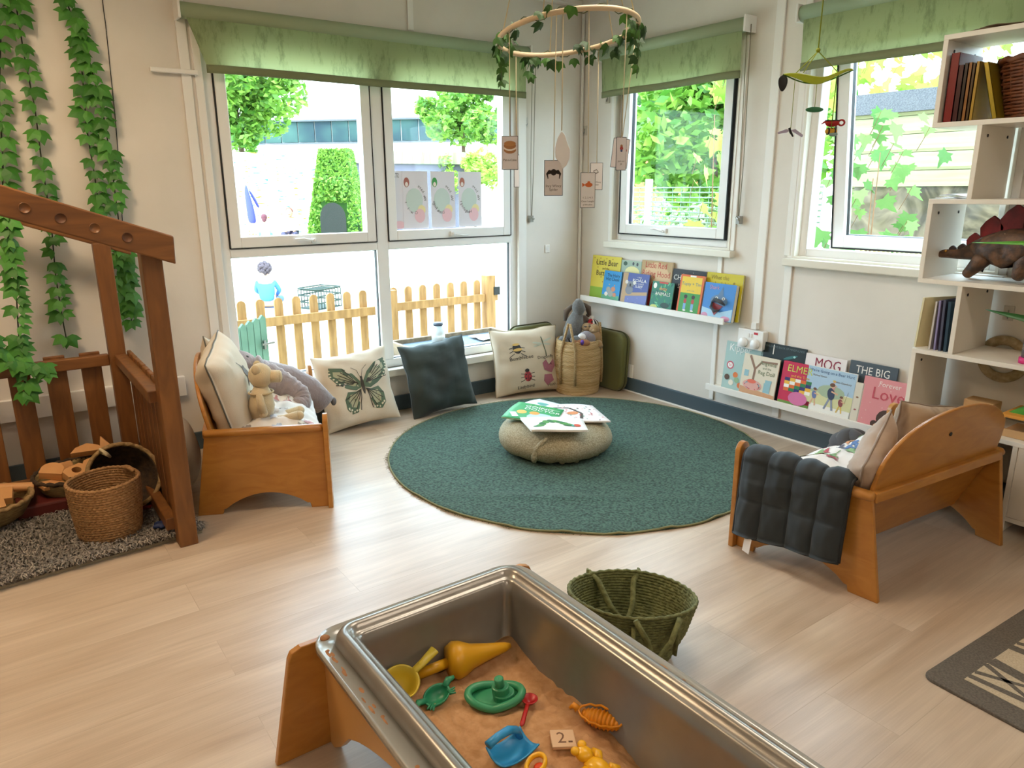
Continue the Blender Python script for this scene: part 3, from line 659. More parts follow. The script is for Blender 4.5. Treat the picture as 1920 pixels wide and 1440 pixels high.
# ---- people outside ----
def person(name, label, loc, rz, bones, mats, s=1):
    t = thing(name, label, 'person', loc, rz)
    return t
def skin_body(nodes, edges, mt, parent, name='body', sub=2):
    me = bpy.data.meshes.new(name); me.from_pydata([n[:3] for n in nodes], edges, []); o = bpy.data.objects.new(name, me); C.objects.link(o); o.parent = parent
    me.materials.append(mt); md = o.modifiers.new('skin', 'SKIN'); md.use_smooth_shade = True
    if not me.skin_vertices: 
        me.attributes.new
    for i, n in enumerate(nodes):
        r = n[3]; me.skin_vertices[0].data[i].radius = (r, r) if not isinstance(r, tuple) else r
    me.skin_vertices[0].data[0].use_root = True
    md = o.modifiers.new('sub', 'SUBSURF'); md.levels = sub; md.render_levels = sub
    return o
M_skin = mat('skin', 'D9A98C', .6)
def seated(label, loc, rz, s, shirt, hair_c, trouser, curly=False):
    t = thing('person', label, 'person', loc, rz)
    def P(l): return [(a*s, b*s, c*s, (r if isinstance(r, tuple) else (r, r)) and tuple(q*s for q in (r if isinstance(r, tuple) else (r, r)))) for a, b, c, r in l]
    nodes = P([(0, 0, .12, (.15, .12)), (0, .0, .3, (.14, .11)), (0, -.01, .47, (.15, .10)), (0, -.02, .56, (.06, .06)), (0, -.03, .62, (.055, .055)),
               (.16, 0, .5, .05), (.22, -.1, .34, .042), (.14, -.24, .24, .034), (.10, -.30, .22, .03),
               (-.16, 0, .5, .05), (-.22, -.1, .34, .042), (-.14, -.24, .24, .034), (-.10, -.30, .22, .03),
               (.1, -.1, .10, .085), (.2, -.36, .16, .065), (.06, -.5, .06, .045), (.06, -.58, .04, .035),
               (-.1, -.1, .10, .085), (-.2, -.36, .16, .065), (-.06, -.5, .06, .045), (-.06, -.58, .04, .035)])
    E_ = [(0, 1), (1, 2), (2, 3), (3, 4), (2, 5), (5, 6), (6, 7), (7, 8), (2, 9), (9, 10), (10, 11), (11, 12), (0, 13), (13, 14), (14, 15), (15, 16), (0, 17), (17, 18), (18, 19), (19, 20)]
    b = skin_body(nodes, E_, M_skin, t)
    h = MB(); h.ell((0, -.04*s, .74*s), (.095*s, .11*s, .125*s), 10); h.ell((0, -.15*s, .73*s), (.015*s, .02*s, .02*s), 5)
    for q in (-1, 1): h.ell((q*.095*s, -.03*s, .73*s), (.015*s, .02*s, .03*s), 5)
    h.build('head', M_skin, t)
    f = MB()
    for q in (-1, 1): f.ell((q*.035*s, -.138*s, .755*s), .011*s, 5)
    f.tube([(-.03*s, -.142*s, .69*s), (0, -.148*s, .685*s), (.03*s, -.142*s, .69*s)], .006*s, 5); f.build('face', mat('face_dark', '5A3A34', .6), t)
    hr = MB(); hm = mat('hair_'+hair_c, hair_c, .8)
    hr.ell((0, 0, .775*s), (.108*s, .115*s, .115*s), 10)
    if curly:
        r = random.Random(2)
        for i in range(70):
            d = Vector((r.gauss(0, 1), r.gauss(.3, 1), r.gauss(.4, .8))).normalized(); hr.ell(Vector((0, .01, .775))*s+d*.11*s, .032*s, 4)
    else: hr.ell((0, .07*s, .70*s), (.08*s, .05*s, .1*s), 8)
    hr.build('hair', hm, t)
    g = 1.12
    sh = [n[:3]+((n[3][0]*g, n[3][1]*g),) for n in nodes]
    keep = [0, 1, 2, 5, 6, 7, 9, 10, 11]; mp = {k_: i for i, k_ in enumerate(keep)}
    skin_body([sh[k_] for k_ in keep], [(mp[a], mp[b_]) for a, b_ in E_ if a in mp and b_ in mp], mat('shirt_'+shirt, shirt, .8), t, 'shirt')
    keep = [0, 13, 14, 15, 17, 18, 19]; mp = {k_: i for i, k_ in enumerate(keep)}
    skin_body([sh[k_] for k_ in keep], [(mp[a], mp[b_]) for a, b_ in E_ if a in mp and b_ in mp], mat('trousers_'+trouser, trouser, .8), t, 'trousers')
seated('person with curly grey-brown hair and blue top sitting on the ground, back to the window', (.02, 7.1, GZ), radians(150), .78, '3F78C0', '4A3F46', '4A6A9C', True)
seated('person with brown hair in a white top sitting at the far end of the garden', (5.95, 22.9, GZ), radians(-25), 1.25, 'F2F2F2', '8A4A34', '3C3850')
seated('person with short dark hair sitting beside the low pale fence', (5.15, 23.3, GZ), radians(160), 1.0, 'BFD4DC', '5A2C36', '6FA0C0')
# ================= FURNITURE =================
M_birch = mat('orange_birch_ply', 'BE843A', .38, col2='A86C2A', scale=3, stretch=(2.2, 2.2, 7), detail=6, dist=1.2, lo=.3, hi=.75, coat=.3)
M_birch_l = mat('pale_birch_edge', 'CC9A5C', .4, coat=.3)
def noise3(x, y, z=0, s=1): return noise.noise(Vector((x*s, y*s, z*s)))
def arc_end(P0, P1, zt, mb, th=.018, slant=.06):
    # end panel in the vertical plane P0 (rear base) -> P1 (front base)
    P0 = Vector(P0); P1 = Vector(P1); d = (P1-P0); L = d.length; d.normalize(); n = Vector((-d.y, d.x, 0))
    pts = [(0, 0), (.10, 0), (.105, .022)]
    for i in range(13):
        a = i/12; pts.append((.115+(L-.115-.085)*a, .022+.06*sin(pi*a)**.8))
    pts += [(L-.075, .022), (L-.07, 0), (L, 0), (L, zt), (slant, zt)]
    M = Matrix(((d.x, n.x, 0, P0.x), (d.y, n.y, 0, P0.y), (0, 0, 1, 0), (0, 0, 0, 1)))
    mb.prism(pts, -th/2, th/2, 0, M, axis='y'); return M, L
def sofa(name, label, o, th):
    t = thing(name, label, 'child sofa', (o[0], o[1], 0), radians(th))
    for s in (-1, 1):
        m = MB(); M, L = arc_end((s*.375, 0), (s*.455, -.52), .345, m); e = m.build('end_panel', M_birch, t, bevel=.003)
        MB().tube([M @ Vector((a, 0, .35)) for a in (.055, .065, L*.5, L-.01, L)], [.012, .021, .021, .021, .012], 12, flat=.8).build('arm_rail', M_birch, t)
        n = 12; pts = [(-.032, 0), (.032, 0)]+[(.032*cos(pi*i/n), .375+.036*sin(pi*i/n)) for i in range(n+1)]
        MB().prism(pts, -.010, .010, axis='y', M=RT((s*.458, -.530, 0), rz=radians(s*8))).build('front_post', M_birch, t, bevel=.003)
    yz = lambda z: -.075+.20*(z-.36) if z > .33 else -.075+.45*(z-.36)
    m = MB(); q = [(-.385, yz(.09), .09), (.385, yz(.09), .09), (.378, yz(.345), .345), (-.378, yz(.345), .345)]
    m.add(q+[(a, b-.014, c) for a, b, c in q], [(0, 1, 2, 3), (7, 6, 5, 4), (0, 4, 5, 1), (1, 5, 6, 2), (2, 6, 7, 3), (3, 7, 4, 0)]); m.build('back_panel', M_birch, t, bevel=.002)
    m = MB(); n = 28; zs = .335
    pts = [(-.368, zs)]+[(-.368*cos(pi*i/n), .375+.22*sin(pi*i/n)**.72) for i in range(n+1)]+[(.368, zs)]
    vs = [(x, yz(z)-.012, z) for x, z in pts]+[(x, yz(z)+.004, z) for x, z in pts]; k = len(pts)
    m.add(vs, [tuple(range(k))[::-1], tuple(range(k, 2*k))]+[(i, (i+1) % k, k+(i+1) % k, k+i) for i in range(k)])
    ar = m.build('arched_backrest', M_birch, t, bevel=.005)
    MB().lathe([(0, 0), (.007, 0), (.007, .003), (0, .003)], 12, 0, RT((.02, yz(.5)+.004, .5), rx=radians(-90))).build('screw', M_black, ar)
    MB().box(-.375, yz(.36)-.004, .325, .375, yz(.36)+.024, .362).build('back_rail', M_birch, t, bevel=.005)
    MB().box(-.443, -.512, .13, .443, -.494, .25).build('front_rail', M_birch, t, bevel=.004)
    m = MB(); q = [(-.405, -.19), (.405, -.19), (.437, -.492), (-.437, -.492)]
    m.prism(q, .165, .18); m.build('seat_board', M_birch, t)
    m = MB(); m.prism([(-.375, -.165), (.375, -.165), (.42, -.488), (-.42, -.488)], .181, .255); m.build('mattress', mat('mattress_cover', 'D8D2C4', .8), t, bevel=.02)
    return t
SL = sofa('child_sofa', 'orange birch child sofa beside the play house, its arched back to the window wall', (-2.6835, -.492), 73.3)
SR = sofa('child_sofa', 'orange birch child sofa with arched back and dark quilt, by the white shelf unit', (-.803, -2.890), 175)
M_rope = None
# -------- cushions --------
def cushion(name, label, w_, h_, t_, mt, M, motifs=None, mats=(), piping=None, cat='cushion', pinch=.08, wr=.013, seed=0, sagk=0, group=None):
    t = thing(name, label, cat, (0, 0, 0), group=group); t.matrix_world = M
    def surf(u, v, side):
        x = w_/2*u*(1-pinch*(1-v*v)); z = h_/2*v*(1-pinch*(1-u*u))
        e = max(0, (1-u**4)*(1-v**4)); T = t_/2*e**.55*(1+.25*sagk*(-v))
        wv = wr*(noise3(u*2.2+seed, v*2.2, side*5+seed)+.6*noise3(u*6+seed, v*3, seed)*(1-e*.5)+.45*noise3(u*1.5+v*1.2, v*7+u*2, seed+9))*e**.3
        x += wr*.5*noise3(v*2.5, seed, 4)*abs(u)**4; z += wr*.6*noise3(u*2.5, seed+3, 7)*abs(v)**4*(1 if v > 0 else .3)
        return Vector((x, side*(T+wv), z+h_/2))
    m = MB(); n = 28
    for side in (-1, 1): m.grid(lambda a, b: surf(sin((a-.5)*pi)*1, sin((b-.5)*pi), side), n, n)
    c = m.build('cover', mt, t, weld=True)
    if piping:
        e = [(a/12*2-1, -1) for a in range(12)]+[(1, a/12*2-1) for a in range(12)]+[(1-a/12*2, 1) for a in range(12)]+[(-1, 1-a/12*2) for a in range(12)]
        MB().tube([surf(u, v, -1)*1 for u, v in e], .0035, 6, closed=True).build('piping', piping, t)
    if motifs:
        fn = lambda x, y, off: surf(max(-1, min(1, x)), max(-1, min(1, y)), -1)+Vector((0, -off, 0))
        m = MB(); motifs(m, fn); m.build('printed_picture', list(mats), t)
    return t
def lean(x, y, z, ang, back, roll=0):
    # stands at (x,y,z), faces ang (0 = -Y), leaning backwards
    return Matrix.Translation((x, y, z)) @ Matrix.Rotation(ang, 4, 'Z') @ Matrix.Rotation(back, 4, 'X') @ Matrix.Rotation(roll, 4, 'Y')
M_linen = mat('cream_linen', 'D6CBB8', .85, bump=.15, bscale=350)
M_linen2 = mat('beige_linen', 'CDBFA8', .85, bump=.15, bscale=350)
M_velvet = mat('dark_green_velvet', '26302E', .75, sheen=.12, col2='323F3C', scale=5)
def butterfly(m, fn):
    for s in (-1, 1):
        T = lambda l: [(.08+s*x, y) for x, y in l]
        rings(m, fn, T([(.04, .18), (.2, .42), (.45, .62), (.78, .68), (.84, .45), (.70, .22), (.45, .05), (.2, -.05), (.05, 0)]), 0, .0018, 4)
        rings(m, fn, T([(.12, .16), (.26, .36), (.48, .52), (.70, .56), (.72, .44), (.58, .28), (.40, .15), (.2, .06)]), 1, .0026, 4)
        rings(m, fn, T([(.05, -.02), (.2, -.08), (.45, -.05), (.56, -.25), (.55, -.52), (.42, -.68), (.25, -.66), (.16, -.4)]), 0, .0022, 4)
        rings(m, fn, T([(.10, -.08), (.22, -.14), (.40, -.14), (.46, -.30), (.42, -.48), (.28, -.52), (.2, -.34)]), 1, .0030, 4)
        for k in range(6): a = .18+k*.16; stroke(m, fn, T([(.10, .12), (.12+.62*cos(a), .08+.62*sin(a))]), .022, 2, .0036)
        for k in range(5): a = -.35-k*.26; stroke(m, fn, T([(.08, -.05), (.08+.5*cos(a), -.05+.58*sin(a))]), .02, 2, .0040)
        for k in range(6): x, y = (.80-.0*k, .60-.08*k) if k < 3 else (.74-.06*(k-3), .36-.08*(k-3)); rings(m, fn, oval(.08+s*x, y, .03, .02), 3, .0044, 1)
        for k in range(5): rings(m, fn, oval(.08+s*(.50-.07*k), -.50-.06*k if k < 3 else -.60, .025, .03), 3, .0044, 1)
        stroke(m, fn, [(.08+s*.02, .30), (.08+s*.08, .50), (.08+s*.22, .60)], .012, 2, .002)
    rings(m, fn, oval(.08, .05, .045, .25), 2, .005, 2); rings(m, fn, oval(.08, .28, .035, .04), 2, .005, 1)
cushion('butterfly_cushion', 'cream cushion printed with a large green butterfly', .44, .43, .13, M_linen, lean(-1.745, -.20, .012, radians(-4), radians(-17), radians(-4)),
        butterfly, (flat('566B55'), flat('A9A98A'), flat('39352E'), flat('D9D3B8')), seed=1)
cushion('velvet_cushion', 'dark grey-green velvet cushion leaning under the window sill', .44, .44, .15, M_velvet, lean(-1.235, -.235, .008, radians(-2), radians(-15), radians(-4)), seed=4, wr=.022, pinch=.09)
def bugs(m, fn):
    # bee, dragonfly, ladybird, moth with handwriting
    rings(m, fn, oval(-.36, .42, .13, .17, .2), 0, .002, 2); rings(m, fn, oval(-.35, .38, .14, .05, .1), 1, .003, 1); rings(m, fn, oval(-.38, .55, .11, .04, .1), 1, .003, 1)
    for q in (-1, 1):
        for k in range(3): stroke(m, fn, [(-.36+q*.1, .46-k*.1), (-.36+q*.24, .42-k*.13)], .02, 0, .002)
    stroke(m, fn, [(.42, .72), (.52, .3), (.56, .08)], .03, 2, .002)
    for q in (-1, 1):
        rings(m, fn, oval(.46+q*.16, .56+q*.03, .16, .035, q*.25), 3, .002, 1); rings(m, fn, oval(.46+q*.15, .46, .14, .03, -q*.2), 3, .002, 1)
    rings(m, fn, oval(-.10, -.50, .12, .17, .1), 4, .002, 2); rings(m, fn, oval(-.12, -.31, .07, .06), 0, .0025, 1); stroke(m, fn, [(-.11, -.34), (-.08, -.66)], .015, 0, .004)
    for k, (x, y) in enumerate(((-.16, -.44), (-.04, -.44), (-.16, -.56), (-.03, -.57))): rings(m, fn, oval(x, y, .025), 0, .004, 1)
    for q in (-1, 1):
        for k in range(3): stroke(m, fn, [(-.1+q*.1, -.42-k*.09), (-.1+q*.22, -.4-k*.13)], .018, 0, .002)
    rings(m, fn, [(.44, -.35), (.40, -.12), (.52, -.02), (.62, -.2), (.78, -.02), (.82, -.25), (.68, -.46)], 5, .002, 3)
    rings(m, fn, [(.42, -.5), (.68, -.5), (.72, -.7), (.5, -.86), (.4, -.7)], 5, .002, 3)
    put_text(m, fn, 'Bumblebee', -.25, .06, .17, 0, .002, .06); put_text(m, fn, 'Dragonfly', .52, .02, .14, 0, .002, .02)
    put_text(m, fn, 'Ladybird', -.15, -.88, .15, 0, .002, .03); put_text(m, fn, 'Moth', .66, -.88, .13, 0, .002, .2)
cushion('insect_cushion', 'beige cushion printed with a bee, a ladybird and handwriting', .47, .43, .13, M_linen2, lean(-.595, -.215, .010, radians(-14), radians(-13), radians(-1)),
        bugs, (flat('2E2A28'), flat('D9B566'), flat('5E6B58'), flat('B9BFB0'), flat('A8323A'), flat('A8697A')), piping=mat('beige_piping', 'A99A80', .8), seed=8)
M_olive = mat('olive_cord', '5E5E2C', .85, sheen=.3)
def pad(label, M, w_=.36, h_=.38):
    t = thing('seat_pad', label, 'seat pad'); t.matrix_world = M
    n = 6; r = .07; o = []
    for cx, cz, a0 in ((w_/2-r, h_-r, 0), (-w_/2+r, h_-r, pi/2), (-w_/2+r, r, pi), (w_/2-r, r, 1.5*pi)):
        for i in range(n+1): o.append((cx+r*cos(a0+pi/2*i/n), cz+r*sin(a0+pi/2*i/n)))
    MB().prism(o, -.035, .035, axis='y').build('cover', M_olive, t, bevel=.018, seg=4)
    MB().tube([(x, .0, z) for x, z in o], .004, 6, closed=True, M=Matrix.Scale(1.01, 4)).build('piping', mat('olive_piping', '3E3E1E', .8), t)
pad('flat olive green seat pad standing on edge behind the toy basket', lean(-.065, -.36, .0, radians(-90), radians(-4)), .36, .39)
pad('olive green seat pad mostly hidden behind the insect cushion', lean(-.44, -.055, 0, 0, radians(-4)), .38, .42)

# -------- round rug, pouf, books --------
M_rug = mat('green_wool', '4F7062', .95, col2='1C3028', scale=95, detail=4, lo=.30, hi=.70, bump=.8, sheen=.05)
def rug():
    cx, cy, R0 = -1.02, -1.185, .955
    t = thing('round_rug', 'large round dark green wool rug with a wavy edge', 'rug', (cx, cy, 0))
    def edge(a): return R0*(1+.006*sin(3*a+1)+.005*sin(17*a)*max(0, sin(a*1+3.6)))
    def hz(r, a):
        x, y = r*cos(a)+cx, r*sin(a)+cy; h = .007
        h += .006*math.exp(-((r*cos(a)*.8+r*sin(a)*.6-.35+.05*sin(a*2))/.02)**2)*(.5+.5*noise3(x*2, y*2))
        h += .009*math.exp(-((r*cos(a)*.62+r*sin(a)*.78+.62)/.03)**2)*(.5+noise3(x*3, y*3))
        if r > R0*.85: h += (r/R0-.85)/.15*(.007*max(0, sin(23*a+2*sin(3*a)))**3*max(0, sin(a+pi))+.004*abs(noise3(x*5, y*5)))
        return h
    m = MB(); na, nr = 220, 40; vs = [(0, 0, hz(0, 0))]
    for k in range(1, nr+1):
        for j in range(na):
            a = 2*pi*j/na; r = edge(a)*k/nr; vs.append((r*cos(a), r*sin(a), hz(r, a)))
    f = [(0, 1+j, 1+(j+1) % na) for j in range(na)]+[(1+(k-1)*na+j, 1+k*na+j, 1+k*na+(j+1) % na, 1+(k-1)*na+(j+1) % na) for k in range(1, nr) for j in range(na)]
    b = len(vs)
    for j in range(na): a = 2*pi*j/na; r = edge(a); vs.append((r*cos(a), r*sin(a), .0005))
    f += [(1+(nr-1)*na+j, b+j, b+(j+1) % na, 1+(nr-1)*na+(j+1) % na) for j in range(na)]
    m.add(vs, f, 0, True); m.build('pile', M_rug, t)
    MB().tube([(edge(a)*cos(a), edge(a)*sin(a), hz(edge(a), a)-.002) for a in [2*pi*j/na for j in range(na)]], .0045, 6, closed=True).build('bound_edge', mat('olive_binding', '7C7A55', .9), t)
    m = MB(); r = random.Random(1)
    for j in range(420):
        a = r.uniform(1.3, 4.0) if j < 300 else r.uniform(0, 6.28); e = edge(a); p = Vector((e*cos(a), e*sin(a), .006)); q = p+Vector((cos(a)*.012+r.gauss(0, .006), sin(a)*.012+r.gauss(0, .006), r.uniform(-.004, .004)))
        m.tube([p, q], .0007, 3)
    m.build('frayed_threads', mat('olive_binding', ''), t)
rug()
M_knit = mat('oatmeal_knit', 'B5AC92', .95, col2='988E72', scale=160, lo=.4, hi=.6, bump=.6)
def pouf():
    t = thing('floor_pouf', 'round oatmeal knitted floor pouf in the middle of the green rug', 'pouf', (-1.11, -1.115, .010))
    def fn(p):
        x, y, z = p; a = math.atan2(y, x); r = sqrt(x*x+y*y); w_ = 1+.012*sin(5*a)+.02*noise3(x*6, y*6, z*6)+.03*math.exp(-((a+2.5)/.12)**2)*(1 if z > .03 else .4)-.05*math.exp(-((a+2.22)/.08)**2)
        return (x*w_, y*w_, max(0, z+(.008*noise3(x*8, y*8) if z > .1 else 0)+(.004*sin(14*a) if z < .03 else 0)))
    prof = [(0, .0), (.2, .0), (.245, .006), (.275, .03), (.292, .065), (.288, .10), (.262, .135), (.22, .155), (.15, .163), (.08, .165), (0, .165)]
    MB().lathe(prof, 96, fn=fn).build('cover', M_knit, t, sub=1)
    for a in (-2.1, -1.8, -2.7, -1.2): MB().ell((.235*cos(a), .235*sin(a), .012), (.016, .016, .012), 6).build('tuft', M_knit, t)
    m = MB(); m.tube([(.28*cos(a), .28*sin(a), z) for a, z in ((-2.62, .02), (-2.60, .05), (-2.56, .085), (-2.46, .125), (-2.38, .15))], [.012, .018, .02, .014, .006], 8); m.build('fabric_fold', M_knit, t)
pouf()
def flat_book(label, quad, z, th, cov, motifs, mats, group='picture books on the pouf'):
    # quad: four ground corners (far-left, far-right, near-right, near-left)
    q = [Vector((a, b, 0)) for a, b in quad]; c = sum(q, Vector())/4; t = thing('picture_book', label, 'book', (c.x, c.y, z), group=group)
    q = [p-c for p in q]
    def fn(u, v, off):
        a = (u+1)/2; b = (v+1)/2; p = q[3]*(1-a)*(1-b)+q[2]*a*(1-b)+q[1]*a*b+q[0]*(1-a)*b
        return Vector((p.x, p.y, th+off+.006*sin(2.2*u+1)*v*.6-.004*(u*u)))
    m = MB(); m.grid(lambda a, b: fn(2*a-1, 2*b-1, 0), 10, 10); m.build('front_cover', cov, t, solid=.0012)
    m = MB(); m.grid(lambda a, b: fn((2*a-1)*.985, (2*b-1)*.985, -.0015), 8, 8, 0); m.grid(lambda a, b: fn((2*a-1)*.985, (2*b-1)*.985, -th+.002), 8, 8, 0)
    k = 8
    for e in range(4):
        P = lambda a: [(2*a-1, -1), (1, 2*a-1), (1-2*a, 1), (-1, 1-2*a)][e]
        m.grid(lambda a, b: fn(P(a)[0]*.985, P(a)[1]*.985, -.0015-(th-.0035)*b), 8, 1)
    m.build('pages', flat('EDE8DC'), t)
    MB().grid(lambda a, b: fn(2*a-1, 2*b-1, -th+.0012), 10, 10).build('back_cover', cov, t, solid=.0012)
    m = MB(); motifs(m, fn)
    if m.v: m.build('cover_picture', list(mats), t)
def bk1(m, fn):
    rings(m, fn, oval(-.55, -.35, .42, .5, .3), 0, .001, 3); rings(m, fn, oval(-.25, .45, .2, .2), 1, .0014, 2); rings(m, fn, oval(-.20, -.05, .2, .2), 2, .0014, 2)
    for k in range(5): rings(m, fn, oval(-.75+k*.08, .55+.05*k, .05, .13, .3), 3, .0018, 1)
    rings(m, fn, oval(-.80, -.55, .12, .14), 4, .002, 1)
    put_text(m, fn, 'GOING', .42, -.05, .36, 5, .0015, pi/2+pi); put_text(m, fn, 'DOCTOR', .12, -.25, .34, 5, .0015, pi/2+pi)
    stroke(m, fn, [(.62, -.9), (.62, .2)], .02, 5, .001)
    for k in range(6): rings(m, fn, oval(.8, -.6+k*.2, .02, .04), 4, .001, 1)
MG = flat('2E9A54')
flat_book('creased white picture book under the green one, farthest from the camera', [(-1.19, -.86), (-.98, -.82), (-.93, -1.08), (-1.15, -1.11)], .177, .006, flat('DDE6E2'), lambda m, fn: [rings(m, fn, oval(.3, .3, .2, .3), 0, .001, 2), rings(m, fn, oval(-.3, .1, .2, .3), 1, .001, 2)], (flat('5FA59C'), flat('3D5A58')))
def bk3(m, fn):
    r = random.Random(5)
    for k in range(46):
        x, y = r.uniform(-.9, .9), r.uniform(-.9, .9); rings(m, fn, oval(x, y, r.uniform(.02, .06), r.uniform(.02, .05), r.uniform(0, 3), 7), r.choice((0, 0, 1, 2, 3)), .001+k*.00002, 1)
    stroke(m, fn, [(-.7, .6), (-.1, .5), (.2, -.1), (.0, -.7)], .12, 3, .0008); rings(m, fn, oval(-.15, -.1, .25, .16, .4), 4, .002, 2)
flat_book('white picture book with red and brown leafy pattern on the pouf', [(-1.05, -.935), (-.845, -1.10), (-.955, -1.36), (-1.17, -1.21)], .183, .006, flat('E9E2E0'), bk3, (flat('C4545A'), flat('7CA390'), flat('D88A84'), flat('4A4038'), flat('D58A55')))
flat_book('green picture book with yellow and blue cover picture on the pouf', [(-1.355, -.985), (-1.125, -.83), (-1.03, -1.09), (-1.21, -1.235)], .189, .007, MG, bk1, (flat('B5C9E6'), flat('E3B04A'), flat('E39A3A'), flat('F0EDE6'), flat('B9CC3E'), flat('F4F4EE')))
def bk2(m, fn):
    pts = [(-.62, -.42), (-.5, -.25), (-.42, -.02), (-.28, .2), (-.1, .28), (.08, .24), (.24, .1), (.36, -.1), (.46, -.3)]
    for k, (x, y) in enumerate(pts): rings(m, fn, oval(x, y, .12, .24, .3*k-1), 0 if k % 2 else 1, .001+k*.0002, 2)
    rings(m, fn, oval(.56, -.36, .06, .16), 2, .003, 2); rings(m, fn, oval(.70, -.3, .12, .2), 3, .0035, 2)
flat_book('white picture book with green and red shapes, nearest the camera on the pouf', [(-1.30, -1.07), (-1.075, -1.285), (-1.165, -1.43), (-1.385, -1.275)], .196, .008, flat('F3F1EC'), bk2, (flat('4C8F3A'), flat('2F6E38'), flat('4FA39A'), flat('C94A2C')))

# -------- book ledges --------
def ledge(label, y0, y1, z):
    t = thing('book_ledge', label, 'ledge', (0, (y0+y1)/2, z)); h = (y0-y1)/2
    MB().box(-.10, -h, -.012, 0, h, 0).build('shelf_board', M_white, t, bevel=.001)
    MB().box(-.112, -h, -.014, -.10, h, .022).build('front_lip', mat('white_lip', 'EDEAE4', .35), t, bevel=.002)
    MB().box(-.012, -h, 0, 0, h, .06).build('back_strip', M_white, t, bevel=.001)
ledge('upper white book ledge under the closed window', -.143, -1.335, .583)
ledge('lower white book ledge beside the white shelf unit', -1.243, -2.42, .200)
def book(label, y0, y1, h, z, row, cov, pic=None, mats=(), th=.008, spine=None, group='books on the upper ledge', roll=0, tilt=None):
    # stands on a ledge; y0 > y1 are its left and right edges, row 0 back / 1 front
    w_ = y0-y1; xb = (-.050, -.089)[row]; tl = radians((6, 9)[row]) if tilt is None else radians(tilt)
    t = thing('picture_book', label, 'book', (0, 0, 0), group=group)
    t.matrix_world = Matrix.Translation((xb, (y0+y1)/2, z+.0015)) @ Matrix.Rotation(-pi/2, 4, 'Z') @ Matrix.Rotation(-tl, 4, 'X') @ Matrix.Rotation(radians(roll), 4, 'Y')
    MB().box(-w_/2, 0, 0, w_/2, .0015, h).build('front_cover', cov, t)
    MB().box(-w_/2+.002, .0015, .002, w_/2-.003, th-.0015, h-.002).build('pages', flat('E6E0D0'), t)
    MB().box(-w_/2, th-.0015, 0, w_/2, th, h).box(-w_/2-.001, 0, 0, -w_/2+.0015, th, h).build('back_cover', spine or cov, t)
    if pic:
        fn = lambda x, y, off: Vector((w_/2*x, -off-.0002, h/2*(y+1))); m = MB(); pic(m, fn); m.build('cover_picture', list(mats), t)
    return t
def T_(m, fn, s, x, y, sz, mi, asp, off=.0012, rot=0):
    # text with cover aspect: asp = h/w keeps letters upright
    vs, fs = text_mesh(s, sz); c, q = cos(rot), sin(rot)
    m.add([fn(x+(a*c-b*q), y+(a*q+b*c)/asp, off) for a, b, _ in vs], fs, mi)
def rect(a, b, c, d): return [(a, b), (c, b), (c, d), (a, d)]
def p_bear(m, fn):
    rings(m, fn, rect(-.99, -.99, .99, -.45), 0, .0005, 1); rings(m, fn, oval(.05, -.62, .17, .30), 1, .0009, 2); rings(m, fn, oval(.15, -.08, .15, .13), 1, .001, 1)
    rings(m, fn, oval(-.02, -.85, .05, .14), 1, .0012, 1); rings(m, fn, oval(.18, -.85, .05, .14), 1, .0012, 1)
    for k in range(12): rings(m, fn, oval(-.85+1.7*((k*37) % 12)/12, -.3+1.2*((k*53) % 11)/11 if k % 3 else .88, .03, .03, 0, 6), 2, .0006, 1)
    T_(m, fn, 'Little Bear', .05, .58, .36, 3, 1.0); T_(m, fn, 'and the', 0, .38, .16, 3, 1.0); T_(m, fn, 'Butterflies', .05, .1, .34, 3, 1.0)
book('yellow picture book with brown bear, at the left end of the upper ledge', -.165, -.437, .285, .583, 0, flat('DCCB4E'), p_bear, (flat('8FB53C'), flat('8A4F28'), flat('A8602C'), flat('3A2A1C')))
def p_hare(m, fn):
    rings(m, fn, rect(-.99, -.99, .99, -.55), 0, .0005, 1)
    for x, y, r_, c_ in ((-.3, -.2, .26, 1), (.25, -.15, .24, 2), (0, -.45, .3, 1), (.45, -.5, .2, 2), (-.5, -.5, .2, 3), (.35, .1, .07, 2), (-.25, .12, .07, 1)): rings(m, fn, oval(x, y, r_, r_*.7), c_, .001+r_*.001, 2)
    T_(m, fn, 'The Hairy', .1, .62, .36, 4, 1.2); T_(m, fn, 'Hat Chase', .05, .38, .36, 4, 1.2)
book('small blue picture book with furry shapes, in front of the yellow bear book', -.325, -.485, .200, .583, 1, flat('2E8FCB'), p_hare, (flat('5FA07C'), flat('9AA09A'), flat('C98A6A'), flat('E4DCD0'), flat('16324E')))
book('pale grey-green picture book with a cream oval, back row, half hidden', -.442, -.618, .272, .583, 0, flat('9FB3A4'), lambda m, fn: [rings(m, fn, oval(.15, .45, .75, .3), 0, .001, 3), rings(m, fn, oval(-.6, .85, .2, .1), 1, .001, 1), rings(m, fn, oval(.2, .87, .1, .08), 2, .001, 1), rings(m, fn, oval(.6, .85, .1, .08), 2, .001, 1)], (flat('E3DDA0'), flat('3E5A4A'), flat('4A4F55')))
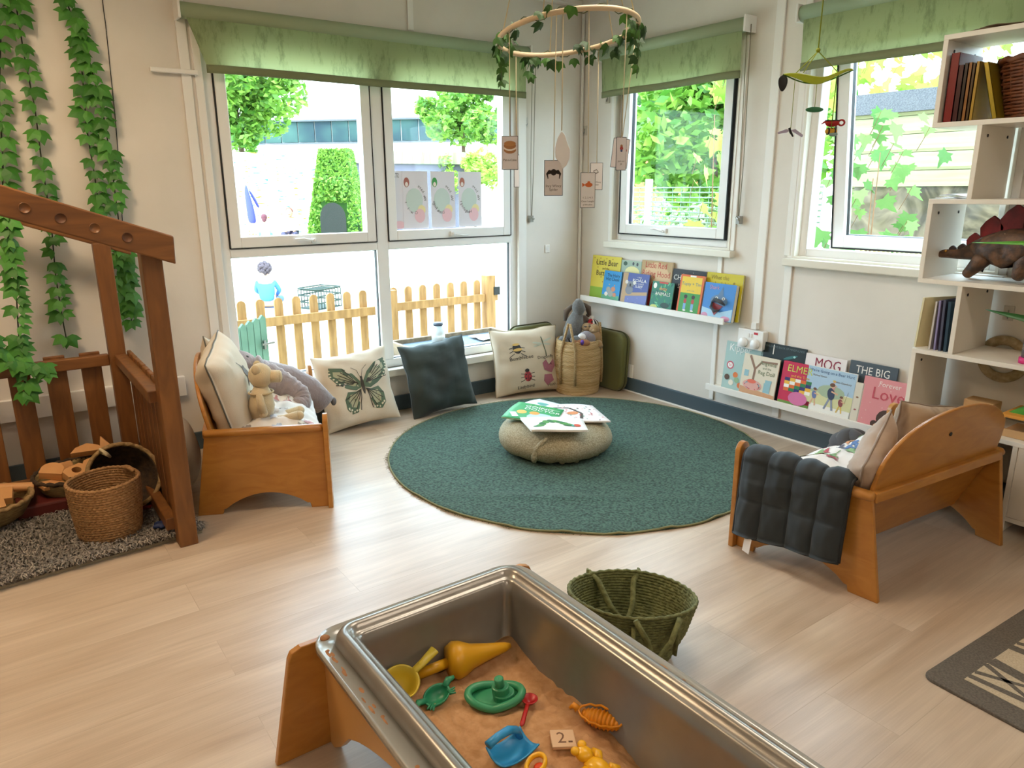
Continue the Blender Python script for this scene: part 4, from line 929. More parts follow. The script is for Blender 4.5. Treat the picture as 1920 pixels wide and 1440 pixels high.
def p_koala(m, fn):
    rings(m, fn, rect(-.99, -.99, .99, -.25), 3, .0004, 1); rings(m, fn, [(-.98, -.98), (-.66, -.98), (-.60, .98), (-.98, .98)], 0, .0008, 2); stroke(m, fn, [(-.7, -.35), (.98, -.15)], .2, 0, .0009)
    rings(m, fn, oval(-.35, .3, .28, .2), 1, .0012, 2)
    for q in (-1, 1): rings(m, fn, oval(-.35+q*.3, .42, .12, .12), 4, .0014, 1)
    rings(m, fn, oval(-.4, -.05, .3, .28), 1, .0012, 2); rings(m, fn, oval(-.35, .26, .07, .09), 5, .0018, 1)
    T_(m, fn, 'THE', .3, .72, .14, 2, 1.15); T_(m, fn, 'KOALA', .3, .48, .32, 2, 1.15); T_(m, fn, 'WHO COULD', .25, .34, .13, 2, 1.15); T_(m, fn, 'SLEEP', .3, .14, .24, 2, 1.15)
    for k in range(14): rings(m, fn, oval(-.5+1.4*((k*29) % 14)/14, -.9+1.8*((k*41) % 13)/13, .02, .015, 0, 5), 2, .0007, 1)
book('purple-blue picture book with a grey koala on a branch', -.500, -.725, .203, .583, 1, flat('4E5C9E'), p_koala, (flat('B99A74'), flat('7E828C'), flat('EDEBE6'), flat('6F7AB5'), flat('D9D6D0'), flat('2A2A30')))
def p_red(m, fn):
    rings(m, fn, oval(.0, .0, .98, .95, 0, 24), 0, .0004, 3); T_(m, fn, 'Little Red', -.05, .70, .36, 1, 1.0); T_(m, fn, 'Riding Hood', 0, .34, .36, 1, 1.0)
    rings(m, fn, [(-.6, -.9), (.5, -.9), (.2, .1), (-.2, .1)], 1, .001, 2)
book('tan picture book titled in red, tallest of the upper ledge back row', -.621, -.873, .285, .583, 0, flat('B89A6E'), p_red, (flat('D6B48A'), flat('B8352C')), th=.016, spine=flat('B8A05A'))
book('dark brown picture book, mostly hidden beside the koala book', -.70, -.80, .20, .583, 0, flat('3E3024'), lambda m, fn: [rings(m, fn, oval(0, -.3, .5, .2), 0, .001, 2), rings(m, fn, oval(.3, .3, .4, .2), 1, .001, 2)], (flat('7A5A30'), flat('26201A')), tilt=14)
def p_dot(m, fn):
    cs = (0, 1, 2, 3); r = random.Random(3)
    for k in range(36): rings(m, fn, oval(r.uniform(-.9, .9), r.uniform(-.9, .9), .16, .05, r.uniform(0, 3), 8), r.choice((0, 0, 1, 4)), .0005+k*.00001, 1)
    rings(m, fn, rect(-.35, .88, .45, .99), 5, .001, 1); T_(m, fn, 'dotty', .05, .42, .34, 6, 1.0); T_(m, fn, 'ANIMALS', .08, .05, .34, 3, 1.0, .0016)
    rings(m, fn, oval(-.7, .7, .16, .2), 3, .0012, 2); rings(m, fn, oval(.4, -.6, .4, .2), 7, .001, 2); rings(m, fn, oval(-.6, -.8, .35, .18), 2, .001, 2)
book('green leafy picture book with white capital title, smallest on the upper ledge', -.757, -.930, .172, .583, 1, flat('2F7A66'), p_dot, (flat('3F9A62'), flat('1F5A58'), flat('C9D07A'), flat('EFEFE6'), flat('6FBE8E'), flat('C9463E'), flat('E39A54'), flat('22443A')))
def p_chick(m, fn):
    for k in range(14): rings(m, fn, oval(-.8+1.6*((k*31) % 14)/14, .1+.85*((k*17) % 13)/13, .015, .015, 0, 5), 0, .0006, 1)
    T_(m, fn, 'CHICKEN', -.2, .50, .34, 0, 1.0); T_(m, fn, 'SPACE', -.2, .12, .3, 0, 1.0)
book('black picture book with white capital lettering, upper ledge back row', -.883, -1.13, .253, .583, 0, flat('26282C'), p_chick, (flat('D6D6CE'),), th=.012)
def p_two(m, fn):
    rings(m, fn, rect(-.86, .1, .84, .9), 0, .0006, 1); rings(m, fn, rect(-.86, -.9, .84, .1), 1, .0006, 1); rings(m, fn, rect(-.2, .90, .3, .98), 2, .0008, 1)
    T_(m, fn, 'Topsy + Tim', 0, .48, .32, 3, 1.4)
    T_(m, fn, 'go for a ride', 0, .2, .12, 3, 1.4)
    for x in (-.35, .3):
        rings(m, fn, oval(x, -.08, .15, .10), 4, .001, 1); rings(m, fn, oval(x, -.30, .13, .12), 5, .001, 1)
        rings(m, fn, rect(x-.12, -.72, x+.10, -.42), 6, .001, 1); rings(m, fn, oval(x+.02, -.76, .14, .04), 2, .0012, 1)
book('orange-framed picture book, yellow above green with two small figures', -.972, -1.145, .232, .583, 1, flat('D9682E'), p_two, (flat('E8C534'), flat('3F9440'), flat('EFEDE6'), flat('3D7A8A'), flat('3A2420'), flat('B5403A'), flat('7FA5D0')), th=.014)
def p_yel(m, fn):
    T_(m, fn, 'What the', -.25, .72, .26, 0, 1.0); T_(m, fn, 'Ladybird', .0, .42, .3, 0, 1.0); rings(m, fn, oval(.55, .62, .05, .05), 0, .001, 1)
    for k in range(8): rings(m, fn, oval(-.8+.23*k, -.8+.1*(k % 3), .06, .08), k % 2+1, .001, 1)
book('yellow picture book behind the shark book, at the right end of the upper ledge', -1.137, -1.384, .255, .583, 0, flat('C9BB1E'), p_yel, (flat('8A7A14'), flat('A85A2A'), flat('6A7A20')), th=.012)
def p_shark(m, fn):
    rings(m, fn, [(-.98, -.98), (.98, -.98), (.98, -.3), (.2, -.55), (-.98, -.35)], 0, .0005, 3)
    rings(m, fn, oval(-.75, -.8, .22, .16), 5, .0008, 2); rings(m, fn, oval(.6, -.85, .3, .14), 5, .0008, 2)
    rings(m, fn, [(-.1, .3), (.2, .85), (.3, .3)], 1, .001, 3); rings(m, fn, oval(.05, .05, .55, .35), 1, .0012, 3)
    rings(m, fn, oval(-.12, .2, .1, .08), 4, .0020, 1); rings(m, fn, oval(.32, .2, .1, .08), 4, .0020, 1); rings(m, fn, oval(-.12, .2, .04, .04), 3, .0026, 1); rings(m, fn, oval(.32, .2, .04, .04), 3, .0026, 1)
    rings(m, fn, [(-.3, -.05), (.35, -.2), (.1, -.5), (-.1, -.75), (-.3, -.5)], 2, .003, 3); T_(m, fn, 'Shark', -.35, .66, .28, 5, .9)
bs = book('blue picture book with a shark and an open red cloth mouth, front row', -1.155, -1.368, .204, .583, 1, flat('3E86CF'), p_shark, (flat('A5CDE6'), flat('5F7FA3'), flat('8E1F26'), flat('1E2A3C'), flat('EDEDE6'), flat('D79AB8')), th=.03, spine=flat('1D3352'))
mm = MB(); mm.tube([(-.035, -.008, .10), (-.005, -.026, .115), (.04, -.03, .105), (.06, -.014, .09)], [.004, .010, .011, .004], 8); mm.tube([(-.035, -.006, .10), (-.03, -.018, .07), (.0, -.022, .05), (.03, -.014, .06)], [.004, .008, .009, .004], 8)
mm.build('puppet_mouth', mat('grey_plush', '4E545C', .9), bs)
# lower ledge
G2 = 'books on the lower ledge'
def p_kip(m, fn):
    T_(m, fn, 'Kipper', -.22, .62, .44, 0, 1.0); rings(m, fn, oval(-.65, .02, .2, .17), 1, .001, 2); rings(m, fn, oval(-.65, .02, .14, .12), 0, .0014, 2); T_(m, fn, '30', -.65, -.03, .16, 1, 1.0, .002)
    rings(m, fn, oval(.15, .1, .12, .25), 2, .001, 2)
    for k, (x, y) in enumerate(((-.3, -.35), (-.2, -.55), (-.5, -.7), (0, -.75), (-.75, -.5))): rings(m, fn, oval(x, y, .14, .12), (3, 4, 5, 3, 2)[k], .001+k*.0002, 2)
book('pale blue-green picture book with a white title, left end of the lower ledge', -1.305, -1.545, .268, .200, 0, flat('A5C2BE'), p_kip, (flat('F0F2EE'), flat('C9566A'), flat('5A4232'), flat('D9773A'), flat('8FB08A'), flat('E4DDCC')), group=G2)
def p_doll(m, fn):
    rings(m, fn, [(-.98, -.98), (.98, -.98), (.98, -.70), (-.98, -.55)], 0, .0005, 2); stroke(m, fn, [(-.30, -.2), (-.28, .35), (-.65, .95)], .12, 1, .0008); stroke(m, fn, [(-.28, .35), (.05, .75), (.9, .8)], .09, 1, .0009)
    rings(m, fn, oval(-.3, -.42, .55, .25), 2, .0012, 3); r = random.Random(8)
    for k in range(30): a = r.uniform(0, 6.28); rings(m, fn, oval(-.3+.42*cos(a), -.45+.18*sin(a), .035, .035, 0, 4), 3 if k % 2 else 5, .0016, 1)
    rings(m, fn, oval(-.35, -.25, .25, .10), 4, .002, 2); rings(m, fn, rect(.35, -.65, .72, -.2), 5, .0012, 2); rings(m, fn, rect(.4, -.2, .75, -.05), 5, .0012, 1); rings(m, fn, rect(-.85, -.05, -.6, .25), 5, .001, 1)
    T_(m, fn, 'Angelina', .40, .62, .27, 6, 1.0); T_(m, fn, 'and the', .38, .42, .16, 6, 1.0); T_(m, fn, 'Rag Doll', .38, .16, .27, 6, 1.0)
book('cream picture book with a brown tree, red checked table and green title', -1.452, -1.672, .228, .200, 1, flat('DCD2BC'), p_doll, (flat('C99A72'), flat('8C6A54'), flat('D9A49A'), flat('C8585A'), flat('E06A50'), flat('8FB8C2'), flat('6A7A5A')), group=G2)
book('black night-sky picture book with a faint green glow, lower ledge back row', -1.534, -1.796, .300, .200, 0, flat('14262A'), lambda m, fn: [T_(m, fn, 'A CHILDREN\'S BOOK OF MINDFULNESS', 0, .86, .105, 0, 1.0), rings(m, fn, oval(.35, .62, .32, .05, .3), 1, .001, 2), rings(m, fn, oval(.52, .66, .05, .04), 2, .0016, 1), T_(m, fn, 'l', -.45, .62, .5, 3, 1.0)], (flat('6A7A7C'), flat('2F6E70'), flat('A5D9D6'), flat('EDEDE8')), group=G2)
def p_patch(m, fn):
    r = random.Random(6)
    for i in range(5):
        for j in range(4): rings(m, fn, rect(-.75+i*.34, -.3+j*.15, -.42+i*.34, -.15+j*.15), (1+(i*3+j*2) % 5), .001, 1)
    rings(m, fn, rect(-.98, -.99, .98, -.75), 6, .0006, 1); rings(m, fn, oval(.25, -.55, .6, .3), 7, .0016, 3)
    T_(m, fn, 'ELMER', .1, .58, .56, 0, 1.3); T_(m, fn, 'and the Tune', .2, .36, .22, 5, 1.3)
book('crimson picture book with coloured patchwork squares and yellow-green title', -1.695, -1.875, .232, .200, 1, flat('C21F4A'), p_patch, (flat('C9D05A'), flat('D96A2A'), flat('2E2A6A'), flat('F0EDE4'), flat('2F7A4A'), flat('E8B33A'), flat('6A8F3A'), flat('D070A0')), group=G2, th=.02)
book('white picture book with a dark red capital title, lower ledge back row', -1.797, -2.016, .285, .200, 0, flat('E9E3E2'), lambda m, fn: [T_(m, fn, 'MOG', .12, .55, .56, 0, 1.1)], (flat('8E2440'),), group=G2)
def p_hunt(m, fn):
    rings(m, fn, [(-.98, .98), (.98, .98), (.98, .0), (.3, .1), (-.98, .0)], 0, .0004, 3); rings(m, fn, [(-.98, .0), (.98, .0), (.98, -.6), (-.98, -.55)], 1, .0005, 3)
    rings(m, fn, oval(.1, .05, .55, .28), 2, .0008, 3); rings(m, fn, oval(-.7, -.02, .3, .06), 2, .0008, 2)
    def fig(x, y, s, c_, hair, leg):
        rings(m, fn, oval(x, y, .11*s, .19*s, .2), c_, .0014, 2); rings(m, fn, oval(x+.02, y+.25*s, .07*s, .07*s), 5, .0016, 1); rings(m, fn, oval(x, y+.28*s, .08*s, .06*s), hair, .002, 1)
        stroke(m, fn, [(x-.02, y-.12*s), (x-.14*s, y-.5*s)], .06*s, leg, .0012); stroke(m, fn, [(x+.03, y-.12*s), (x+.10*s, y-.5*s)], .06*s, leg, .0012)
        stroke(m, fn, [(x, y+.08*s), (x+.2*s, y+.02*s)], .045*s, 5, .0018)
    fig(-.55, -.20, .9, 3, 6, 5); fig(.12, -.02, 1.35, 4, 6, 7); fig(.16, .32, .75, 8, 9, 5); fig(.55, -.30, .85, 10, 6, 9)
    stroke(m, fn, [(.7, -.25), (.78, .2)], .01, 6, .002)
    T_(m, fn, "We're Going on a Bear Hunt", 0, .78, .155, 11, .9); T_(m, fn, 'Michael Rosen', -.45, .60, .10, 6, .9); T_(m, fn, 'Helen Oxenbury', .5, .48, .10, 6, .9)
book('pale blue picture book with a family walking in a line across a meadow', -1.835, -2.095, .236, .200, 1, flat('EAEAE4'), p_hunt, tuple(flat(c_) for c_ in ('A9C6DC', 'D2D2A0', 'A3B79A', '6A78A8', '34405A', 'D9AC8C', '6A4A34', '8A94A8', 'C98A9A', 'D9B75A', '8C4A4A', '3A5A8C')), group=G2)
book('slate grey picture book with white capital lettering behind the pink one', -2.034, -2.263, .292, .200, 0, flat('4A5660'), lambda m, fn: [T_(m, fn, 'THE BIG', 0, .62, .40, 0, 1.1)], (flat('EDEBE4'),), group=G2)
book('worn white picture book squeezed between the meadow book and the pink one', -2.09, -2.135, .20, .200, 1, flat('DAD3C2'), lambda m, fn: [rings(m, fn, oval(0, .3, .3, .04), 0, .001, 1), rings(m, fn, oval(0, -.3, .3, .04), 1, .001, 1)], (flat('8A6A4A'), flat('9A5A5A')), group=G2, th=.012)
def p_love(m, fn):
    rings(m, fn, oval(.22, -.5, .4, .34, .2), 0, .001, 3); rings(m, fn, oval(.25, -.68, .28, .26), 1, .0014, 3); rings(m, fn, oval(-.22, -.78, .16, .14), 0, .0018, 2); rings(m, fn, oval(-.12, -.86, .12, .11), 1, .0022, 2)
    stroke(m, fn, [(.12, -.62), (.2, -.66), (.28, -.62)], .02, 0, .003)
    for k in range(16): rings(m, fn, oval(-.9+1.8*((k*37) % 16)/16, -.9+1.7*((k*29) % 15)/15, .018, .014, 0, 6), 2, .0006, 1)
    T_(m, fn, 'Forever', .15, .70, .30, 2, 1.1); T_(m, fn, 'Love', .15, .18, .74, 3, 1.1)
book('pink picture book with a dark-haired face at its foot, right end of the lower ledge', -2.130, -2.345, .240, .200, 1, flat('DB8F93'), p_love, (flat('4A3228'), flat('D9A87C'), flat('F3E6E2'), flat('C24A58')), group=G2)
# ================= SHELF UNIT AND CONTENTS =================
def shelf_unit():
    t = thing('shelf_unit', 'white zigzag shelf unit of stepped open cubes against the book wall', 'shelf', (-.165, -2.45, 0)); W = .145; th = .018
    Y = lambda y: y+2.45
    for z, y0, y1 in ((1.835, -2.405, -3.35), (1.525, -2.405, -3.35), (1.243, -2.43, -3.35), (.935, -2.43, -3.35), (.650, -2.445, -3.35), (.36, -2.445, -3.35), (.06, -2.86, -3.35)):
        MB().box(-W, Y(y1), z-th/2, W, Y(y0), z+th/2).build('shelf_board', M_white, t, bevel=.0012)
    for y, z0, z1 in ((-2.414, 1.525, 1.835), (-2.575, 1.243, 1.525), (-2.439, .935, 1.243), (-2.592, .65, .935), (-2.454, .36, .65), (-2.87, .0, .36), (-3.34, .0, 1.835), (-2.454, .0, .36)):
        p = MB().box(-W+.0005, Y(y)-th/2, z0+th/2, W-.0005, Y(y)+th/2, z1-th/2).build('upright', M_white, t, bevel=.0012)
        if z1-z0 < .4 and z0 > .3:
            for dx in (-.09, .08): MB().lathe([(0, 0), (.006, 0), (.006, .002), (0, .002)], 8, 0, RT((dx, Y(y)-th/2, z1-.045), rx=radians(90))).build('screw_cap', M_black, p)
    MB().box(-W+.003, Y(-3.33), .07, -W+.012, Y(-2.88), .35).build('front_panel', M_white, t, bevel=.001)
shelf_unit()
# dinosaur
def dino():
    t = thing('toy_dinosaur', 'brown toy dinosaur with red back plates standing in the white shelf unit', 'toy', (-.19, -2.70, .945), radians(-90))
    # local: head towards -x (world +y), length along x ; rz -90: local x -> world -y
    s = .88
    Mb = mat('dino_skin', '6B4A30', .55, col2='3A2A22', scale=30, detail=5, bump=.6, lo=.35, hi=.6)
    sk = skin_body([(-.30*s, 0, .095*s, .012), (-.27*s, 0, .105*s, .022*s), (-.235*s, 0, .105*s, .022*s), (-.19*s, 0, .105*s, .026*s), (-.14*s, 0, .125*s, .05*s), (-.08*s, 0, .145*s, (.07*s, .08*s)), (0, 0, .155*s, (.085*s, .092*s)), (.08*s, 0, .155*s, (.08*s, .088*s)),
                    (.15*s, 0, .145*s, .06*s), (.23*s, 0, .13*s, .03*s), (.33*s, 0, .14*s, .015*s), (.42*s, 0, .16*s, .006*s),
                    (-.08*s, -.055*s, .10*s, .044*s), (-.11*s, -.062*s, .055*s, .030*s), (-.145*s, -.062*s, .014*s, .020*s), (-.08*s, .055*s, .10*s, .044*s), (-.14*s, .06*s, .06*s, .030*s), (-.185*s, .06*s, .016*s, .020*s),
                    (.08*s, -.055*s, .10*s, .054*s), (.075*s, -.062*s, .05*s, .034*s), (.055*s, -.062*s, .014*s, .024*s), (.09*s, .055*s, .10*s, .054*s), (.13*s, .06*s, .05*s, .034*s), (.12*s, .06*s, .014*s, .024*s)],
                   [(0, 1), (1, 2), (2, 3), (3, 4), (4, 5), (5, 6), (6, 7), (7, 8), (8, 9), (9, 10), (10, 11), (5, 12), (12, 13), (13, 14), (5, 15), (15, 16), (16, 17), (7, 18), (18, 19), (19, 20), (7, 21), (21, 22), (22, 23)], Mb, t)
    Mr = mat('dino_plate', '8E1F28', .5, col2='5A1218', scale=14); r_ = random.Random(1)
    for x, h, w_ in ((-.235, .022, .014), (-.195, .03, .018), (-.15, .055, .028), (-.085, .085, .042), (0, .105, .052), (.085, .10, .05), (.16, .075, .038), (.23, .05, .026), (.29, .035, .018)):
        zb = {-.235: .122, -.195: .125, -.15: .15, -.085: .195, 0: .225, .085: .215, .16: .18, .23: .15, .29: .14}[x]*s
        pts = [(-w_, -.01), (w_, -.01), (w_*1.15, h*.45), (w_*.55, h*.8), (0, h), (-w_*.7, h*.7), (-w_*1.15, h*.35)]
        MB().prism([(x*s+a*s, zb+b*s) for a, b in pts], -.006, .006, axis='y').build('back_plate', Mr if abs(x) < .17 or x > 0 else mat('dino_small_plate', '2E2226', .5), t, bevel=.003)
    MB().ell((-.255*s, -.020*s, .118*s), .005, 6).ell((-.255*s, .020*s, .118*s), .005, 6).build('eyes', mat('eye_amber', 'A87A2A', .2), t)
    m = MB()
    for k in range(20): m.ell((-.05*s+.012*k*s+.004*sin(k*9), -.062*s-.006*sin(k*.35), (.20+.012*sin(k*5)-.0008*(k-8)**2*.4)*s), .0028, 4)
    m.build('pale_spots', flat('C9A98A'), t)
dino()
# wicker basket
def wicker():
    t = thing('wicker_basket', 'reddish brown wicker basket on the top cube of the white shelf unit', 'basket', (-.17, -2.80, 1.535))
    m = MB(); Mw = mat('red_brown_wicker', '7A4524', .6, col2='5A2F18', scale=40); rx, ry = .105, .20
    for k in range(17):
        z = .008+k*.0115; g = 1+.18*k/17
        m.tube([(rx*g*cos(a)*(1+.02*sin(11*a+k*pi)), ry*g*sin(a)*(1+.02*sin(11*a+k*pi)), z) for a in [2*pi*j/66 for j in range(66)]], .0058, 5, closed=True)
    m.build('weave', Mw, t); m = MB()
    for j in range(22): a = 2*pi*j/22; m.tube([(rx*cos(a), ry*sin(a), 0), (rx*1.18*cos(a), ry*1.18*sin(a), .2)], .004, 5)
    m.build('stakes', Mw, t); m = MB()
    m.tube([(rx*1.2*cos(a), ry*1.2*sin(a), .203+.004*sin(18*a)) for a in [2*pi*j/72 for j in range(72)]], .011, 7, closed=True); m.build('rim', Mw, t)
    MB().prism(oval(0, 0, rx, ry, 0, 24), .002, .008).build('base', Mw, t)
    tag(MB().box(-.07, -.15, .0, .06, .12, .004).box(-.05, -.16, .004, .07, .1, .010).build('paper_stack', flat('E8E4DA'), loc=(-.17, -2.80, 1.735), rot=(.02, .06, .1)), 'white papers lying in the top of the wicker basket', 'paper')
    MB().tube([(0, .235, .18), (0, .24, .20), (0, .235, .21)], .008, 6).build('handle', Mw, t)
wicker()
fc = [('tall red folder', '7A1A1E', .245, .030), ('dark maroon book', '3E1216', .20, .018), ('dark brown book', '2A1C16', .205, .012), ('brown and gold book', '8A5A2A', .205, .012), ('narrow dark gold book', '4A3414', .20, .010), ('gold-edged book', 'A8822E', .205, .012)]
y = -2.430
lab = ['tall clear-fronted red folder at the left of the top shelf cube', 'maroon book standing beside the red folder in the top cube', 'dark brown book between the maroon and the tan one', 'tan and gold book standing upright in the top cube', 'thin dark gold book in the top cube, second before the leaning one', 'gold-edged book standing just left of the leaning gold folder']
for (nm, col, h, th), lb in zip(fc, lab):
    t = thing('folder' if h > .21 else 'hardback_book', lb, 'folder' if h > .21 else 'book', (-.185, y-th/2, 1.535), group='folders and books in the top cube')
    MB().box(-.10, -th/2, 0, -.098, th/2, h).box(-.10, th/2-.0015, 0, .09, th/2, h).box(-.10, -th/2, 0, .09, -th/2+.0015, h).build('cover', mat('cover_'+col, col, .25), t)
    MB().box(-.097, -th/2+.002, .003, .088, th/2-.002, h-.004).build('pages', flat('C9A95A' if h < .21 else 'B9A0A0'), t); y -= th+.002
t = thing('folder', 'gold folder leaning to the left against the wicker basket', 'folder', (-.185, -2.610, 1.536), (radians(-16), 0, 0), group='folders and books in the top cube')
MB().box(-.10, -.008, 0, .09, -.0065, .205).box(-.10, .0065, 0, .09, .008, .205).box(-.10, -.008, 0, -.0985, .008, .205).build('cover', mat('gold_cover', '9A8420', .25, metal=.3), t)
MB().box(-.097, -.006, .003, .088, .006, .2).build('pages', flat('8A7A3A'), t)
tag(MB().grid(lambda a, b: (-.27+.24*b, -2.47-.75*a, 1.849+.010*noise3(a*7, b*3)+.010*a*b), 24, 8).grid(lambda a, b: (-.25+.2*b, -2.50-.7*a, 1.858+.012*noise3(a*7+3, b*3)+.012*a), 24, 8).build('paper_sheets', mat('brown_paper', '6E5B45', .8), solid=.003), 'curled brown paper sheets lying on top of the white shelf unit', 'paper')
tag(MB().grid(lambda a, b: (-.29+.2*b, -2.445-.115*a, 1.256+.004*noise3(a*7, b*3)), 8, 8).grid(lambda a, b: (-.27+.2*b, -2.45-.11*a, 1.262+.010*sin(a*5)*.5+.003), 8, 8).build('paper_sheets', flat('DDDCE0'), solid=.0012), 'thin pile of white papers on the step left of the upper cube', 'paper')
for i, (yy, th, h, col, lb, an) in enumerate(((-2.475, .010, .205, 'D9C99A', 'cream book with a round blue picture, standing at the left of the low step', 4), (-2.505, .008, .195, 'C9BFB5', 'thin pale book standing behind the cream one', 1), (-2.525, .008, .20, '8A7FA5', 'thin lilac book standing in the middle of the low step', -1), (-2.545, .010, .205, '4A4A5E', 'dark slate book standing right of the lilac one', -2), (-2.565, .012, .20, '1F3A4A', 'dark teal book touching the upright of the low step', -2))):
    t = thing('picture_book', lb, 'book', (-.19, yy, .6595), (radians(an), 0, radians(-22 if i == 0 else -3)), group='books on the low step of the shelf unit')
    MB().box(-.095, -th/2, 0, .08, -th/2+.0015, h).box(-.095, th/2-.0015, 0, .08, th/2, h).box(-.095, -th/2, 0, -.093, th/2, h).build('cover', flat(col), t)
    MB().box(-.092, -th/2+.002, .003, .077, th/2-.002, h-.003).build('pages', flat('E6E0D0'), t)
    if i == 0:
        m = MB(); fn = lambda x, y_, off: Vector((-.007+.085*x, th/2+off, h/2*(y_+1))); rings(m, fn, oval(0, 0, .45, .32), 0, .001, 2); m.build('cover_picture', [flat('8FB5C2')], t)
def rain():
    t = thing('rain_shaker', 'clear tube shaker toy with a pink base and purple cap in the shelf unit', 'toy', (-.25, -2.835, .6595))
    MB().lathe([(0, 0), (.026, 0), (.026, .022), (0, .022)], 20).build('base', mat('pink_plastic', 'D42A7A', .35), t)
    MB().lathe([(0, .022), (.02, .022), (.02, .19), (0, .19)], 20).build('tube', mat('clear_tube', 'E3E6E8', .1, trans=.8), t)
    for i, c_ in enumerate(('4AA84A', 'E0B02E', 'C9463E', '3E6AC2', 'E07A2E', '7A3AA0', 'DAD02E')): MB().ell((0, 0, .036+i*.023), (.015, .015, .006), 6).build('bead', flat(c_), t)
    for z in (.07, .12, .16): MB().lathe([(.0, z), (.019, z), (.019, z+.003), (0, z+.003)], 16).build('disc', flat('6FB7D9'), t)
    MB().lathe([(0, .19), (.024, .19), (.024, .215), (.012, .222), (0, .222)], 20).build('cap', mat('purple_plastic', '5A2F9A', .35), t)
rain()
tag(MB().tube([(0, .078*cos(a), .078*sin(a)) for a in [2*pi*j/48 for j in range(48)]], .020, 10, closed=True, flat=1, M=Matrix.Scale(.45, 4, Vector((1, 0, 0)))).build('wooden_ring', mat('pale_straw', 'B9A583', .8, col2='9A8660', scale=50), loc=(-.012, -2.672, .612)), 'pale round straw ring hanging on the wall behind the shelf unit', 'ring')
t = thing('wooden_box', 'small pale wooden box with a dark round mark at the bottom of the shelf unit', 'box', (-.16, -2.68, .37))
MB().box(-.04, -.055, 0, .04, .055, .095).build('body', mat('pale_beech', 'C29A6A', .6), t, bevel=.003)
MB().lathe([(0, 0), (.012, 0), (.012, .001), (0, .001)], 16, 0, RT((-.0405, 0, .06), ry=radians(-90))).build('mark', flat('5A3E28'), t)
t = thing('toy_garage', 'wooden toy with yellow and green top at the right end of the low shelf', 'toy', (-.18, -2.90, .37))
MB().box(-.09, -.14, 0, .09, .11, .012).build('base', mat('pale_beech', ''), t); MB().box(-.09, -.14, .075, .09, .11, .087).build('top', mat('orange_ply', 'D9963E', .5), t)
MB().box(-.09, -.14, .012, -.08, .11, .03).box(-.09, .095, .03, -.08, .11, .075).build('front', mat('pale_beech', ''), t)
MB().prism([(-.13, 0), (.10, 0), (.07, .02), (.0, .04), (-.08, .045)], -.05, .05, 0, RT((0, 0, .087)) , axis='x').build('green_hill', flat('4A9A3A'), t)
MB().box(-.07, -.12, .087, .07, .04, .10).build('yellow_block', flat('E6C02E'), t)
# plant whose leaves enter from the right edge
def plant():
    t = thing('strap_leaf_plant', 'artificial plant whose long green strap leaves reach in front of the shelf unit', 'plant', (-.62, -3.30, 0))
    MB().lathe([(0, 0), (.07, 0), (.1, .18), (.09, .18), (0, .17)], 24).build('pot', mat('grey_pot', '77756E', .6), t)
    Lf = leafy('strap_leaf', '3F8F2A', '6FBF3A', .2, .4); Ld = leafy('strap_leaf_dark', '1F4A22', '2E6A2C', .1, .4)
    def leaf(P, wd, mt):
        P = [Vector(p) for p in P]; n = 16; vs = []
        for i in range(n+1):
            a = i/n; k = a*(len(P)-1); j = min(int(k), len(P)-2); f_ = k-j; p = P[j].lerp(P[j+1], f_); w_ = wd*sin(pi*min(1, a*.86+.14))**.8 if a < 1 else .0005
            vs += [p+Vector((.25*w_, 0, -w_*.4)), p+Vector((0, 0, w_*.25)), p+Vector((-.9*w_, 0, -w_*.3))]
        f = [(3*i+k_, 3*i+k_+1, 3*i+k_+4, 3*i+k_+3) for i in range(n) for k_ in (0, 1)]
        MB().add(vs, f, 0, True).build('leaf', mt, t, solid=.001)
    leaf([(0, 0, .15), (.03, .05, .7), (.05, .22, 1.02), (.04, .42, 1.12), (.03, .575, 1.112)], .03, Lf)
    leaf([(0, 0, .15), (.02, .03, .5), (.08, .2, .80), (.08, .38, .87), (.07, .515, .885)], .045, Ld)
    leaf([(0, 0, .15), (-.05, -.05, .6), (-.1, -.15, 1.0), (-.15, -.3, 1.1)], .04, Lf); leaf([(0, 0, .15), (.1, -.05, .6), (.2, -.1, 1.0)], .04, Ld)
plant()
